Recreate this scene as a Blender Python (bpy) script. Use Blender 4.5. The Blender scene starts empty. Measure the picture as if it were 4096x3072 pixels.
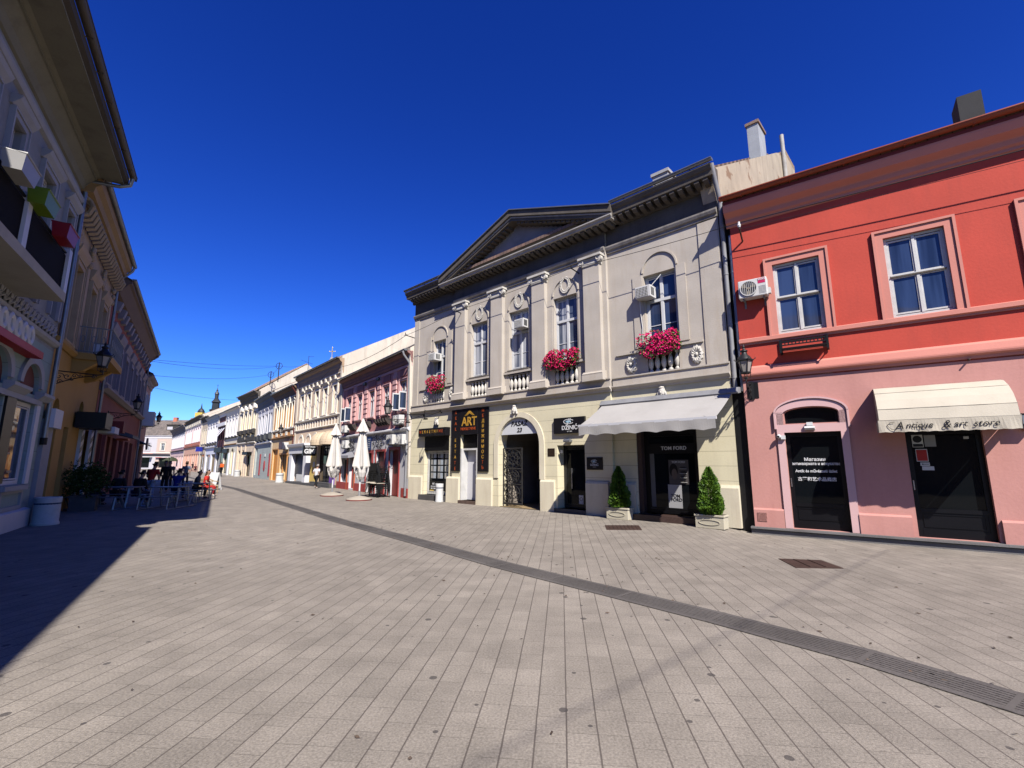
import bpy, bmesh, math, random
from math import sin, cos, pi, radians as R, sqrt, atan2
from mathutils import Vector, Matrix

S = bpy.context.scene
COL = S.collection
rnd = random.Random(7)

# ------------------------------------------------------------------ camera
cam = bpy.data.cameras.new('camera')
cam.sensor_width = 36.0
cam.lens = 36.0 * 1850.0 / 4096.0
cam.clip_start, cam.clip_end = 0.1, 2000
co = bpy.data.objects.new('camera', cam); COL.objects.link(co)
co.location = (0, 0, 1.7)
co.rotation_euler = (R(90 + 9.632), 0, 0)
S.camera = co

# ------------------------------------------------------------------ sky + sun + exposure
SUN_AZ, SUN_EL = 164.0, 45.5            # azimuth clockwise from +Y
SKY_STRENGTH = 0.044
w = bpy.data.worlds.new('World'); S.world = w; w.use_nodes = True
nt = w.node_tree; bg = nt.nodes['Background']
sky = nt.nodes.new('ShaderNodeTexSky'); sky.sky_type = 'NISHITA'; sky.sun_disc = False
sky.sun_elevation = R(SUN_EL); sky.sun_rotation = R(SUN_AZ)
sky.altitude = 100; sky.air_density = 1.0; sky.dust_density = 0.25; sky.ozone_density = 5.0
hs = nt.nodes.new('ShaderNodeHueSaturation'); hs.inputs['Saturation'].default_value = 1.25; hs.inputs['Hue'].default_value = 0.52
nt.links.new(sky.outputs[0], hs.inputs['Color']); tint = nt.nodes.new('ShaderNodeVectorMath'); tint.operation = 'MULTIPLY'; tint.inputs[1].default_value = (0.9, 0.80, 1.45)
gam = nt.nodes.new('ShaderNodeGamma'); gam.inputs['Gamma'].default_value = 1.3      # deeper, more saturated zenith as the phone camera renders it
t2 = nt.nodes.new('ShaderNodeVectorMath'); t2.operation = 'MULTIPLY'; t2.inputs[1].default_value = (0.76, 1.22, 0.71)
nt.links.new(hs.outputs[0], tint.inputs[0]); nt.links.new(tint.outputs[0], gam.inputs[0]); nt.links.new(gam.outputs[0], t2.inputs[0]); nt.links.new(t2.outputs[0], bg.inputs[0])
bg.inputs[1].default_value = SKY_STRENGTH
sl = bpy.data.lights.new('sun', 'SUN'); sl.energy = 5.0; sl.angle = R(0.5); sl.color = (1.0, 0.945, 0.87)
so = bpy.data.objects.new('sun', sl); COL.objects.link(so)
sd = Vector((sin(R(SUN_AZ)) * cos(R(SUN_EL)), cos(R(SUN_AZ)) * cos(R(SUN_EL)), sin(R(SUN_EL))))
so.rotation_euler = (-sd).to_track_quat('-Z', 'Y').to_euler(); so.location = (0, -20, 40)
S.view_settings.view_transform = 'Standard'; S.view_settings.look = 'None'
S.view_settings.exposure = 1.05; S.view_settings.gamma = 1.0
S.cycles.max_bounces = 5; S.cycles.diffuse_bounces = 1; S.cycles.glossy_bounces = 3; S.cycles.transparent_max_bounces = 6
S.cycles.caustics_reflective = False; S.cycles.caustics_refractive = False
S.cycles.use_denoising = True

# ------------------------------------------------------------------ materials
MATS = {}
ALB = 0.60          # scales base colours down, so bounce light weakens and shade stays deep
def nodes(m):
    m.use_nodes = True
    return m.node_tree, m.node_tree.nodes['Principled BSDF']
def mat(name, rgb, rough=0.8, var=0.12, scale=1.6, bump=0.15, spec=0.3, metal=0.0, dirt=0.0, dirtcol=(0.08, 0.07, 0.06), streak=False, emit=0, grooves=0, peel=None):
    """procedural surface: broad + fine noise in colour, optional streaky dirt, horizontal joint grooves, peeled patches"""
    if name in MATS: return MATS[name]
    m = bpy.data.materials.new(name); nt, b = nodes(m); N = nt.nodes.new; Lk = nt.links.new
    b.inputs['Roughness'].default_value = rough; b.inputs['Metallic'].default_value = metal
    b.inputs['Specular IOR Level'].default_value = spec
    tc = N('ShaderNodeTexCoord')
    n1 = N('ShaderNodeTexNoise'); n1.inputs['Scale'].default_value = scale; n1.inputs['Detail'].default_value = 6
    Lk(tc.outputs['Object'], n1.inputs['Vector'])
    n2 = N('ShaderNodeTexNoise'); n2.inputs['Scale'].default_value = scale * 22; n2.inputs['Detail'].default_value = 3
    Lk(tc.outputs['Object'], n2.inputs['Vector'])
    ad = N('ShaderNodeMath'); ad.operation = 'MULTIPLY_ADD'; ad.inputs[1].default_value = 0.35; Lk(n2.outputs[0], ad.inputs[0]); Lk(n1.outputs[0], ad.inputs[2])
    mr = N('ShaderNodeMapRange'); mr.inputs[1].default_value = 0.4; mr.inputs[2].default_value = 0.95
    mr.inputs[3].default_value = 1 - var; mr.inputs[4].default_value = 1 + var; Lk(ad.outputs[0], mr.inputs[0])
    mx = N('ShaderNodeVectorMath'); mx.operation = 'SCALE'; mx.inputs[0].default_value = tuple(c * ALB for c in rgb); Lk(mr.outputs[0], mx.inputs['Scale'])
    col = mx.outputs[0]
    def mixin(colr, fac_socket, amt, base):
        q = N('ShaderNodeMix'); q.data_type = 'RGBA'; q.inputs['B'].default_value = (*[c * ALB for c in colr], 1)
        f = N('ShaderNodeMath'); f.operation = 'MULTIPLY'; f.inputs[1].default_value = amt; f.use_clamp = True
        Lk(fac_socket, f.inputs[0]); Lk(f.outputs[0], q.inputs['Factor']); Lk(base, q.inputs['A']); return q.outputs['Result']
    if dirt > 0:
        mp = N('ShaderNodeMapping'); mp.inputs['Scale'].default_value = (1.6, 1.6, 0.22) if streak else (0.7, 0.7, 0.7)
        Lk(tc.outputs['Object'], mp.inputs[0])
        n3 = N('ShaderNodeTexNoise'); n3.inputs['Scale'].default_value = 2.3; n3.inputs['Detail'].default_value = 8; n3.inputs['Roughness'].default_value = 0.65
        Lk(mp.outputs[0], n3.inputs['Vector'])
        r3 = N('ShaderNodeMapRange'); r3.inputs[1].default_value = 0.5; r3.inputs[2].default_value = 0.75; Lk(n3.outputs[0], r3.inputs[0])
        col = mixin(dirtcol, r3.outputs[0], dirt, col)
    if peel:
        n4 = N('ShaderNodeTexNoise'); n4.inputs['Scale'].default_value = 0.9; n4.inputs['Detail'].default_value = 9; Lk(tc.outputs['Object'], n4.inputs['Vector'])
        r4 = N('ShaderNodeMapRange'); r4.inputs[1].default_value = 0.62; r4.inputs[2].default_value = 0.645; Lk(n4.outputs[0], r4.inputs[0])
        col = mixin(peel, r4.outputs[0], 0.9, col)
    bsrc = n2.outputs[0]
    if grooves:
        sp = N('ShaderNodeSeparateXYZ'); Lk(tc.outputs['Object'], sp.inputs[0])
        dv = N('ShaderNodeMath'); dv.operation = 'DIVIDE'; dv.inputs[1].default_value = grooves; Lk(sp.outputs[2], dv.inputs[0])
        fr = N('ShaderNodeMath'); fr.operation = 'FRACT'; Lk(dv.outputs[0], fr.inputs[0])
        lt = N('ShaderNodeMath'); lt.operation = 'LESS_THAN'; lt.inputs[1].default_value = 0.012 / grooves; Lk(fr.outputs[0], lt.inputs[0])
        col = mixin(tuple(c * 0.4 for c in rgb), lt.outputs[0], 0.8, col)
    Lk(col, b.inputs['Base Color'])
    if bump:
        bp = N('ShaderNodeBump'); bp.inputs['Strength'].default_value = bump; bp.inputs['Distance'].default_value = 0.02
        Lk(bsrc, bp.inputs['Height']); Lk(bp.outputs[0], b.inputs['Normal'])
    if emit:
        b.inputs['Emission Color'].default_value = (*rgb, 1); b.inputs['Emission Strength'].default_value = emit
    MATS[name] = m; return m
def glass(name, rgb, curtain=None, rough=0.04, cscale=6.0, spec=.5):
    if name in MATS: return MATS[name]
    m = bpy.data.materials.new(name); nt, b = nodes(m); N = nt.nodes.new; Lk = nt.links.new
    b.inputs['Roughness'].default_value = rough; b.inputs['Specular IOR Level'].default_value = spec; b.inputs['Base Color'].default_value = (*rgb, 1)
    tc = N('ShaderNodeTexCoord')
    if curtain:
        mp = N('ShaderNodeMapping'); mp.inputs['Scale'].default_value = (1, 1, 0.06); Lk(tc.outputs['Object'], mp.inputs[0])
        n = N('ShaderNodeTexNoise'); n.inputs['Scale'].default_value = cscale; n.inputs['Detail'].default_value = 4; Lk(mp.outputs[0], n.inputs['Vector'])
        r = N('ShaderNodeMapRange'); r.inputs[1].default_value = 0.4; r.inputs[2].default_value = 0.62; Lk(n.outputs[0], r.inputs[0])
        q = N('ShaderNodeMix'); q.data_type = 'RGBA'; q.inputs['A'].default_value = (*rgb, 1); q.inputs['B'].default_value = (*curtain, 1)
        Lk(r.outputs[0], q.inputs['Factor']); Lk(q.outputs['Result'], b.inputs['Base Color'])
    n2 = N('ShaderNodeTexNoise'); n2.inputs['Scale'].default_value = 1.7; Lk(tc.outputs['Object'], n2.inputs['Vector'])
    bp = N('ShaderNodeBump'); bp.inputs['Strength'].default_value = 0.04; bp.inputs['Distance'].default_value = 0.05; Lk(n2.outputs[0], bp.inputs['Height']); Lk(bp.outputs[0], b.inputs['Normal'])
    MATS[name] = m; return m
def tiles(name, c1, c2):
    if name in MATS: return MATS[name]
    m = bpy.data.materials.new(name); nt, b = nodes(m); N = nt.nodes.new; Lk = nt.links.new
    b.inputs['Roughness'].default_value = 0.85
    tc = N('ShaderNodeTexCoord'); br = N('ShaderNodeTexBrick'); br.inputs['Scale'].default_value = 1; br.inputs['Brick Width'].default_value = 0.2; br.inputs['Row Height'].default_value = 0.24
    br.inputs['Mortar Size'].default_value = 0.012; br.inputs['Color1'].default_value = (*c1, 1); br.inputs['Color2'].default_value = (*c2, 1); br.inputs['Mortar'].default_value = (c1[0] * .25, c1[1] * .25, c1[2] * .25, 1)
    Lk(tc.outputs['Object'], br.inputs['Vector'])
    n = N('ShaderNodeTexNoise'); n.inputs['Scale'].default_value = 1.3; n.inputs['Detail'].default_value = 8; Lk(tc.outputs['Object'], n.inputs['Vector'])
    q = N('ShaderNodeMix'); q.data_type = 'RGBA'; q.blend_type = 'MULTIPLY'; q.inputs['Factor'].default_value = 0.7
    r = N('ShaderNodeMapRange'); r.inputs[1].default_value = .3; r.inputs[2].default_value = .7; r.inputs[3].default_value = .45; r.inputs[4].default_value = 1.3; Lk(n.outputs[0], r.inputs[0])
    Lk(br.outputs[0], q.inputs['A']); Lk(r.outputs[0], q.inputs['B']); Lk(q.outputs['Result'], b.inputs['Base Color'])
    bp = N('ShaderNodeBump'); bp.inputs['Strength'].default_value = .6; bp.inputs['Distance'].default_value = .03; Lk(br.outputs['Fac'], bp.inputs['Height']); bp.invert = True; Lk(bp.outputs[0], b.inputs['Normal'])
    MATS[name] = m; return m
def leafmat(name, c1, c2, trans=0.25):
    if name in MATS: return MATS[name]
    m = bpy.data.materials.new(name); nt, b = nodes(m); N = nt.nodes.new; Lk = nt.links.new
    b.inputs['Roughness'].default_value = 0.55; b.inputs['Specular IOR Level'].default_value = 0.25
    tc = N('ShaderNodeTexCoord'); n = N('ShaderNodeTexNoise'); n.inputs['Scale'].default_value = 9; n.inputs['Detail'].default_value = 3; Lk(tc.outputs['Object'], n.inputs['Vector'])
    r = N('ShaderNodeMapRange'); r.inputs[1].default_value = .35; r.inputs[2].default_value = .65; Lk(n.outputs[0], r.inputs[0])
    q = N('ShaderNodeMix'); q.data_type = 'RGBA'; q.inputs['A'].default_value = (*c1, 1); q.inputs['B'].default_value = (*c2, 1); Lk(r.outputs[0], q.inputs['Factor']); Lk(q.outputs['Result'], b.inputs['Base Color'])
    t = N('ShaderNodeBsdfTranslucent'); Lk(q.outputs['Result'], t.inputs[0]); ms = N('ShaderNodeMixShader'); ms.inputs[0].default_value = trans
    Lk(b.outputs[0], ms.inputs[1]); Lk(t.outputs[0], ms.inputs[2]); Lk(ms.outputs[0], nt.nodes['Material Output'].inputs[0])
    MATS[name] = m; return m

white = mat('white_paint', (.78, .78, .77), .45, .06, 3, .05, dirt=.15)
oldwhite = mat('old_white_paint', (.72, .71, .68), .55, .1, 4, .2, dirt=.4, dirtcol=(.3, .27, .22))
black = mat('black_metal', (.008, .008, .009), .5, .2, 3, .05, .25)
blackp = mat('black_paint', (.006, .006, .008), .4, .2, 1, .03, .22)
zinc = mat('zinc_sheet', (.33, .35, .37), .42, .12, 3, .06, metal=.7)
zincd = mat('grey_pipe_paint', (.30, .30, .31), .5, .15, 3, .1, dirt=.4)
gl_dark = glass('window_glass_dark', (.012, .018, .030), (.03, .045, .085))
gl_blue = glass('window_glass_blue_curtain', (.012, .02, .045), (.03, .05, .11), cscale=4)
gl_pale = glass('window_glass_curtain_reflection', (.06, .075, .11), (.34, .35, .37), cscale=5)  # pale bands: curtains, plus white reflections put into the colour
gl_shop = glass('shop_glass', (.004, .005, .006), spec=.16)
concrete = mat('concrete_white', (.66, .66, .64), .7, .1, 4, .3, dirt=.25)
tile_r = tiles('roof_tiles_brown', (.20, .12, .085), (.13, .085, .065))
tile_o = tiles('roof_tiles_tan', (.30, .20, .13), (.22, .14, .09))
tile_g = tiles('roof_tiles_grey', (.15, .12, .10), (.10, .085, .075))
textw = mat('white_lettering', (.8, .8, .8), .5, .02, 3, 0)
textb = mat('black_lettering', (.008, .008, .01), .5, .02, 3, 0)
gold = mat('gold_lettering', (.62, .34, .05), .35, .25, 2, 0, .5)
goldr = mat('copper_red_lettering', (.50, .09, .02), .35, .3, 2, 0, .5)
papr = mat('paper', (.75, .75, .73), .7, .05, 5, 0)

# ------------------------------------------------------------------ mesh + object helpers
TMP = bpy.data.scenes.new('tmp')
class MB:
    def __init__(s): s.v = []; s.f = []
    def add(s, vs, fs):
        n = len(s.v); s.v += [tuple(v) for v in vs]; s.f += [tuple(i + n for i in f) for f in fs]; return s
    def quad(s, a, b, c, d): return s.add([a, b, c, d], [(0, 1, 2, 3)])
    def poly(s, pts): return s.add(pts, [tuple(range(len(pts)))])
    def box(s, x0, x1, y0, y1, z0, z1):
        return s.add([(x0, y0, z0), (x1, y0, z0), (x1, y1, z0), (x0, y1, z0), (x0, y0, z1), (x1, y0, z1), (x1, y1, z1), (x0, y1, z1)],
                     [(0, 3, 2, 1), (4, 5, 6, 7), (0, 1, 5, 4), (1, 2, 6, 5), (2, 3, 7, 6), (3, 0, 4, 7)])
    def B(s, s0, s1, z0, z1, o0, o1): return s.box(s0, s1, -o1, -o0, z0, z1)      # facade coords: along, up, outward
    def ext(s, pts, vec):
        n = len(pts); v = Vector(vec); q = [Vector(p) for p in pts]
        return s.add([*q, *[p + v for p in q]], [tuple(range(n - 1, -1, -1)), tuple(range(n, 2 * n))] + [(i, (i + 1) % n, n + (i + 1) % n, n + i) for i in range(n)])
    def prof(s, oz, s0, s1): return s.ext([(s0, -o, z) for o, z in oz], (s1 - s0, 0, 0))   # (outward,z) section run along s
    def sz(s, pts, o0, o1): return s.ext([(a, -o0, b) for a, b in pts], (0, -(o1 - o0), 0))  # (s,z) outline given thickness
    def tube(s, pts, r, n=8, closed=False, r1=None):
        P = [Vector(p) for p in pts]; m = len(P); base = len(s.v); up = Vector((0, 0, 1))
        u = None
        for i, p in enumerate(P):
            a = P[(i - 1) % m] if (closed or i > 0) else P[i]; b = P[(i + 1) % m] if (closed or i < m - 1) else P[i]
            t = (b - a).normalized()
            if u is None: u = t.cross(up) if abs(t.z) < .95 else t.cross(Vector((1, 0, 0)))
            u = (u - t * u.dot(t)).normalized(); vv = t.cross(u)
            rr = r if r1 is None else r + (r1 - r) * i / max(1, m - 1)
            s.v += [tuple(p + (u * cos(2 * pi * k / n) + vv * sin(2 * pi * k / n)) * rr) for k in range(n)]
        for i in range(m if closed else m - 1):
            j = (i + 1) % m
            s.f += [(base + i * n + k, base + i * n + (k + 1) % n, base + j * n + (k + 1) % n, base + j * n + k) for k in range(n)]
        if not closed:
            s.f.append(tuple(base + k for k in range(n - 1, -1, -1))); s.f.append(tuple(base + (m - 1) * n + k for k in range(n)))
        return s
    def lathe(s, prof, n=16, c=(0, 0, 0), a0=0, axis='z', sx=1, sy=1):
        base = len(s.v)
        for r, z in prof:
            for k in range(n):
                a = a0 + 2 * pi * k / n
                p = (r * cos(a) * sx, r * sin(a) * sy, z) if axis == 'z' else (r * cos(a) * sx, z, r * sin(a) * sy)
                s.v.append((c[0] + p[0], c[1] + p[1], c[2] + p[2]))
        for i in range(len(prof) - 1):
            s.f += [(base + i * n + k, base + i * n + (k + 1) % n, base + (i + 1) * n + (k + 1) % n, base + (i + 1) * n + k) for k in range(n)]
        s.f.append(tuple(base + k for k in range(n - 1, -1, -1))); s.f.append(tuple(base + (len(prof) - 1) * n + k for k in range(n)))
        return s
    def ell(s, c, rx, ry, rz, n=12, m=8):
        return s.lathe([(max(.001, sin(pi * i / m)), -cos(pi * i / m) * rz) for i in range(m + 1)], n, c, sx=rx, sy=ry)
    def obj(s, name, mt, parent=None, smooth=False, bevel=0):
        me = bpy.data.meshes.new(name); me.from_pydata(s.v, [], s.f); me.update()
        bm = bmesh.new(); bm.from_mesh(me); bmesh.ops.recalc_face_normals(bm, faces=bm.faces); bm.to_mesh(me); bm.free()
        o = bpy.data.objects.new(name, me); COL.objects.link(o); me.materials.append(mt)
        if parent is not None: o.parent = parent
        if smooth:
            for p in me.polygons: p.use_smooth = True
            if smooth != 2: me.set_sharp_from_angle(angle=R(40))
        if bevel:
            b = o.modifiers.new('bevel', 'BEVEL'); b.width = bevel; b.segments = 2; b.limit_method = 'ANGLE'
        return o
class Fr:
    """facade frame: origin, direction along the facade; outward normal is local -y"""
    k = 1.0; z0 = 0.0
    def __init__(s, A, D):
        s.A = Vector((A[0], A[1])); s.D = Vector((D[0], D[1])).normalized(); s.N = Vector((s.D.y, -s.D.x)); s.rot = atan2(s.D.y, s.D.x)
    def w(s, a, o=0, z=0): p = s.A + s.D * a * s.k + s.N * o * s.k; return Vector((p.x, p.y, s.z0 + z * s.k))
def fr2(A, B): return Fr(A, (B[0] - A[0], B[1] - A[1]))
def props(o, label, cat, group=None, kind=None):
    if label: o['label'] = label
    if cat: o['category'] = cat
    if group: o['group'] = group
    if kind: o['kind'] = kind
    return o
def thing(name, label, cat, loc=(0, 0, 0), rz=0, group=None):
    o = bpy.data.objects.new(name, None); COL.objects.link(o); o.empty_display_size = .2
    o.location = loc; o.rotation_euler = (0, 0, rz); return props(o, label, cat, group)
def fthing(name, label, cat, F, s=0, o=0, z=0, group=None): 
    t = thing(name, label, cat, F.w(s, o, z), F.rot, group); t.scale = (F.k, F.k, F.k); return t
def copy_tree(root, loc, rz, label=None, group=None):
    def cp(o, par):
        c = o.copy(); COL.objects.link(c)
        if par is not None: c.parent = par
        for ch in list(o.children): cp(ch, c)
        return c
    r = cp(root, None); r.location = loc; r.rotation_euler = (0, 0, rz)
    if label: r['label'] = label
    if group: r['group'] = group
    return r
def text(body, size, mt, parent, loc, rot=(pi / 2, 0, 0), align='CENTER', ext=.004, shear=0, sx=1, space=1, name='lettering', off=0):
    c = bpy.data.curves.new(name, 'FONT'); c.body = body; c.size = size; c.align_x = align; c.align_y = 'CENTER'; c.extrude = ext; c.shear = shear; c.space_character = space; c.offset = off
    c.resolution_u = 3; c.materials.append(mt)
    q = bpy.data.objects.new(name, c); TMP.collection.objects.link(q); vl = TMP.view_layers[0]; vl.update(); dg = vl.depsgraph
    me = bpy.data.meshes.new_from_object(q.evaluated_get(dg), depsgraph=dg); me.name = name; bpy.data.objects.remove(q); me.materials.clear(); me.materials.append(mt)
    o = bpy.data.objects.new(name, me); COL.objects.link(o); o.parent = parent; o.location = loc; o.rotation_euler = rot; o.scale = (sx, 1, 1); return o
def wall(mb, s0, s1, z0, z1, holes=(), depth=.25, o=0, back=True):
    """wall face with real openings: holes = (a,b,c,d[,rise]); rise adds a round/segmental arch above d"""
    xs = sorted({s0, s1, *[h[0] for h in holes], *[h[1] for h in holes]}); zs = sorted({z0, z1, *[h[2] for h in holes], *[h[3] for h in holes], *[h[3] + h[4] for h in holes if len(h) > 4]})
    xs = [x for x in xs if s0 - 1e-6 <= x <= s1 + 1e-6]; zs = [z for z in zs if z0 - 1e-6 <= z <= z1 + 1e-6]
    y = -o
    for i in range(len(xs) - 1):
        for j in range(len(zs) - 1):
            cx, cz = (xs[i] + xs[i + 1]) / 2, (zs[j] + zs[j + 1]) / 2
            if any(h[0] < cx < h[1] and h[2] < cz < h[3] + (h[4] if len(h) > 4 else 0) for h in holes): continue
            mb.quad((xs[i], y, zs[j]), (xs[i + 1], y, zs[j]), (xs[i + 1], y, zs[j + 1]), (xs[i], y, zs[j + 1]))
    for h in holes:
        a, b, c, d = h[:4]; e = y + depth
        out = [(a, c), (a, d)]
        if len(h) > 4:
            n = 16; mid, rx = (a + b) / 2, (b - a) / 2
            arc = [(mid - rx * cos(pi * k / n), d + h[4] * sin(pi * k / n)) for k in range(n + 1)]
            for k in range(n // 2):
                p, q = arc[k], arc[k + 1]; mb.poly([(a, y, d + h[4]), (p[0], y, p[1]), (q[0], y, q[1])])
                p, q = arc[n - k], arc[n - k - 1]; mb.poly([(b, y, d + h[4]), (p[0], y, p[1]), (q[0], y, q[1])])
            out += arc[1:-1]
        out += [(b, d), (b, c)]
        for k in range(len(out)):
            p, q = out[k], out[(k + 1) % len(out)]
            mb.quad((p[0], y, p[1]), (q[0], y, q[1]), (q[0], e, q[1]), (p[0], e, p[1]))
    return mb
def pieces(name, mt, par, boxes, bevel=0): return [MB().B(*b).obj(name, mt, par, bevel=bevel) for b in boxes]
def arcpts(cx, cz, rx, rz, n=20, a0=0, a1=pi): return [(cx + rx * cos(a0 + (a1 - a0) * k / n), cz + rz * sin(a0 + (a1 - a0) * k / n)) for k in range(n + 1)]
def ring(mb, cx, cz, r0x, r0z, r1x, r1z, o0, o1, n=20, a0=0, a1=pi):
    A = arcpts(cx, cz, r0x, r0z, n, a0, a1); Bq = arcpts(cx, cz, r1x, r1z, n, a0, a1)
    for k in range(n): mb.sz([A[k], A[k + 1], Bq[k + 1], Bq[k]], o0, o1)
    return mb
def window(par, s0, s1, z0, z1, o=-.13, nv=2, trans=(), fw=.05, fm=None, gm=None, name='window', bars=(), thick=.06):
    mb = MB(); fm = fm or white; gm = gm or gl_dark
    mb.B(s0, s0 + fw, z0, z1, o - .05, o); mb.B(s1 - fw, s1, z0, z1, o - .05, o); mb.B(s0 + fw, s1 - fw, z0, z0 + fw, o - .05, o); mb.B(s0 + fw, s1 - fw, z1 - fw, z1, o - .05, o)
    zz = sorted([z0 + fw, *[z0 + (z1 - z0) * t for t in trans], z1 - fw]); xx = [s0 + fw + (s1 - s0 - 2 * fw) * k / nv for k in range(nv + 1)]
    for t in trans: z = z0 + (z1 - z0) * t; mb.B(s0 + fw, s1 - fw, z - thick / 2, z + thick / 2, o - .04, o + .015)
    for k in range(1, nv): mb.B(xx[k] - thick / 2, xx[k] + thick / 2, z0 + fw, z1 - fw, o - .045, o + .008)
    e = .035
    for i in range(nv):                                     # sash rails round every light
        for j in range(len(zz) - 1):
            a, b, c, d = xx[i] + (0.02 if i else 0), xx[i + 1] - (0.02 if i < nv - 1 else 0), zz[j] + .02, zz[j + 1] - .02
            mb.B(a, a + e, c, d, o - .035, o - .012); mb.B(b - e, b, c, d, o - .035, o - .012); mb.B(a + e, b - e, c, c + e, o - .035, o - .012); mb.B(a + e, b - e, d - e, d, o - .035, o - .012)
            for t in (bars if j == 0 else ()): z = c + (d - c) * t; mb.B(a + e, b - e, z - .012, z + .012, o - .03, o - .014)
    f = mb.obj(name, fm, par)
    MB().B(s0 + .01, s1 - .01, z0 + .01, z1 - .01, o - .045, o - .03).obj('pane', gm, f)
    return f
def surround(par, s0, s1, z0, z1, w_, mt, o=.04, inner=True, sill=True, head=0):
    mb = MB(); mb.B(s0 - w_, s0, z0, z1 + w_, 0, o); mb.B(s1, s1 + w_, z0, z1 + w_, 0, o); mb.B(s0, s1, z1, z1 + w_, 0, o)
    if inner: mb.B(s0 - w_, s0 - w_ + .04, z0, z1 + w_, o, o + .03); mb.B(s1 + w_ - .04, s1 + w_, z0, z1 + w_, o, o + .03); mb.B(s0 - w_ + .04, s1 + w_ - .04, z1 + w_ - .04, z1 + w_, o, o + .03)
    if sill: mb.prof([(0, z0 - .14), (.07, z0 - .12), (.13, z0 - .05), (.13, z0), (0, z0)], s0 - w_ - .05, s1 + w_ + .05)
    if head: mb.prof([(0, z1 + w_), (.05, z1 + w_), (.16, z1 + w_ + head * .6), (.2, z1 + w_ + head), (0, z1 + w_ + head)], s0 - w_ - .08, s1 + w_ + .08)
    return mb.obj('window_surround', mt, par)
def gutter(par, s0, s1, o, z, mt, r=.075):
    mb = MB(); n = 10; pts = [(o + r * sin(pi * k / n - pi / 2) * 1, z - r * cos(pi * k / n - pi / 2)) for k in range(n + 1)]
    for k in range(n): mb.quad((s0, -pts[k][0], pts[k][1]), (s1, -pts[k][0], pts[k][1]), (s1, -pts[k + 1][0], pts[k + 1][1]), (s0, -pts[k + 1][0], pts[k + 1][1]))
    x = s0 + .5
    while x < s1: mb.B(x, x + .03, z - r - .006, z - r + .006, o - r, o + r * .6); x += 1.1
    mb.B(s0, s1, z - .012, z + .012, o + r - .006, o + r + .012); mb.B(s0 - .01, s0, z - r, z, o - r, o + r); mb.B(s1, s1 + .01, z - r, z, o - r, o + r)
    return mb.obj('gutter', mt, par, smooth=True)
def downpipe(par, s, z0, z1, mt, o=.09, r=.05, neck=None):
    pts = [(s, -o, z0), (s, -o, z1)]
    if neck: pts += [(s, -o - .02, z1 + .1), (s, -neck[0] + .05, neck[1] - .22), (s, -neck[0], neck[1] - .05)]
    mb = MB().tube(pts, r, 10); z = z0 + .4
    while z < z1: mb.lathe([(r + .004, -.02), (r + .01, -.02), (r + .01, .02), (r + .004, .02)], 10, (s, -o, z)); z += 1.5
    return mb.obj('downpipe', mt, par, smooth=True)
def roof(par, s0, s1, zE, mt, over=.45, slope=.55, depth=6.5, back=True, t=.12):
    zr = zE + slope * (depth + over); mb = MB()
    mb.ext([(s0, -over, zE), (s0, depth, zr), (s0, depth, zr + t), (s0, -over, zE + t)], (s1 - s0, 0, 0))
    if back: mb.ext([(s0, depth, zr), (s0, 2 * depth, zE), (s0, 2 * depth, zE + t), (s0, depth, zr + t)], (s1 - s0, 0, 0))
    return mb.obj('roof', mt, par)
def body(mb, s0, s1, z1, depth=6.5, slope=.55, o=0):
    """side and back walls with gables"""
    zr = z1 + slope * depth
    for s in (s0, s1): mb.poly([(s, -o, 0), (s, 2 * depth, 0), (s, 2 * depth, z1), (s, depth, zr), (s, -o, z1)])
    mb.quad((s0, 2 * depth, 0), (s1, 2 * depth, 0), (s1, 2 * depth, z1), (s0, 2 * depth, z1)); return mb
def chimney(par, s, o, z0, z1, a, b, mt, capm=None):
    c = MB().B(s - a / 2, s + a / 2, z0, z1 - .12, o - b / 2, o + b / 2).obj('chimney', mt, par)
    MB().B(s - a / 2 - .05, s + a / 2 + .05, z1 - .12, z1, o - b / 2 - .05, o + b / 2 + .05).obj('chimney_cap', capm or mt, c); return c

# ------------------------------------------------------------------ facade frames
FG = fr2((-4.968, 22.915), (5.9956, 12.6382)); FR = Fr((6.215, 12.308), (.80774, -.58954)); FR.k = 1.05; FR.z0 = -.085       # the red house is a touch larger and its kerb lies lower
PT = [(-5.03, 22.92), (-11.87, 32.01), (-18.78, 40.23), (-24.06, 46.71), (-29.8, 54.22), (-34.36, 59.12)]
FL1 = Fr((-12.567, 11.803), (-.5317, .8469)); FL2 = Fr((-13.48, 13.18), (-.5592, .8290))


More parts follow.
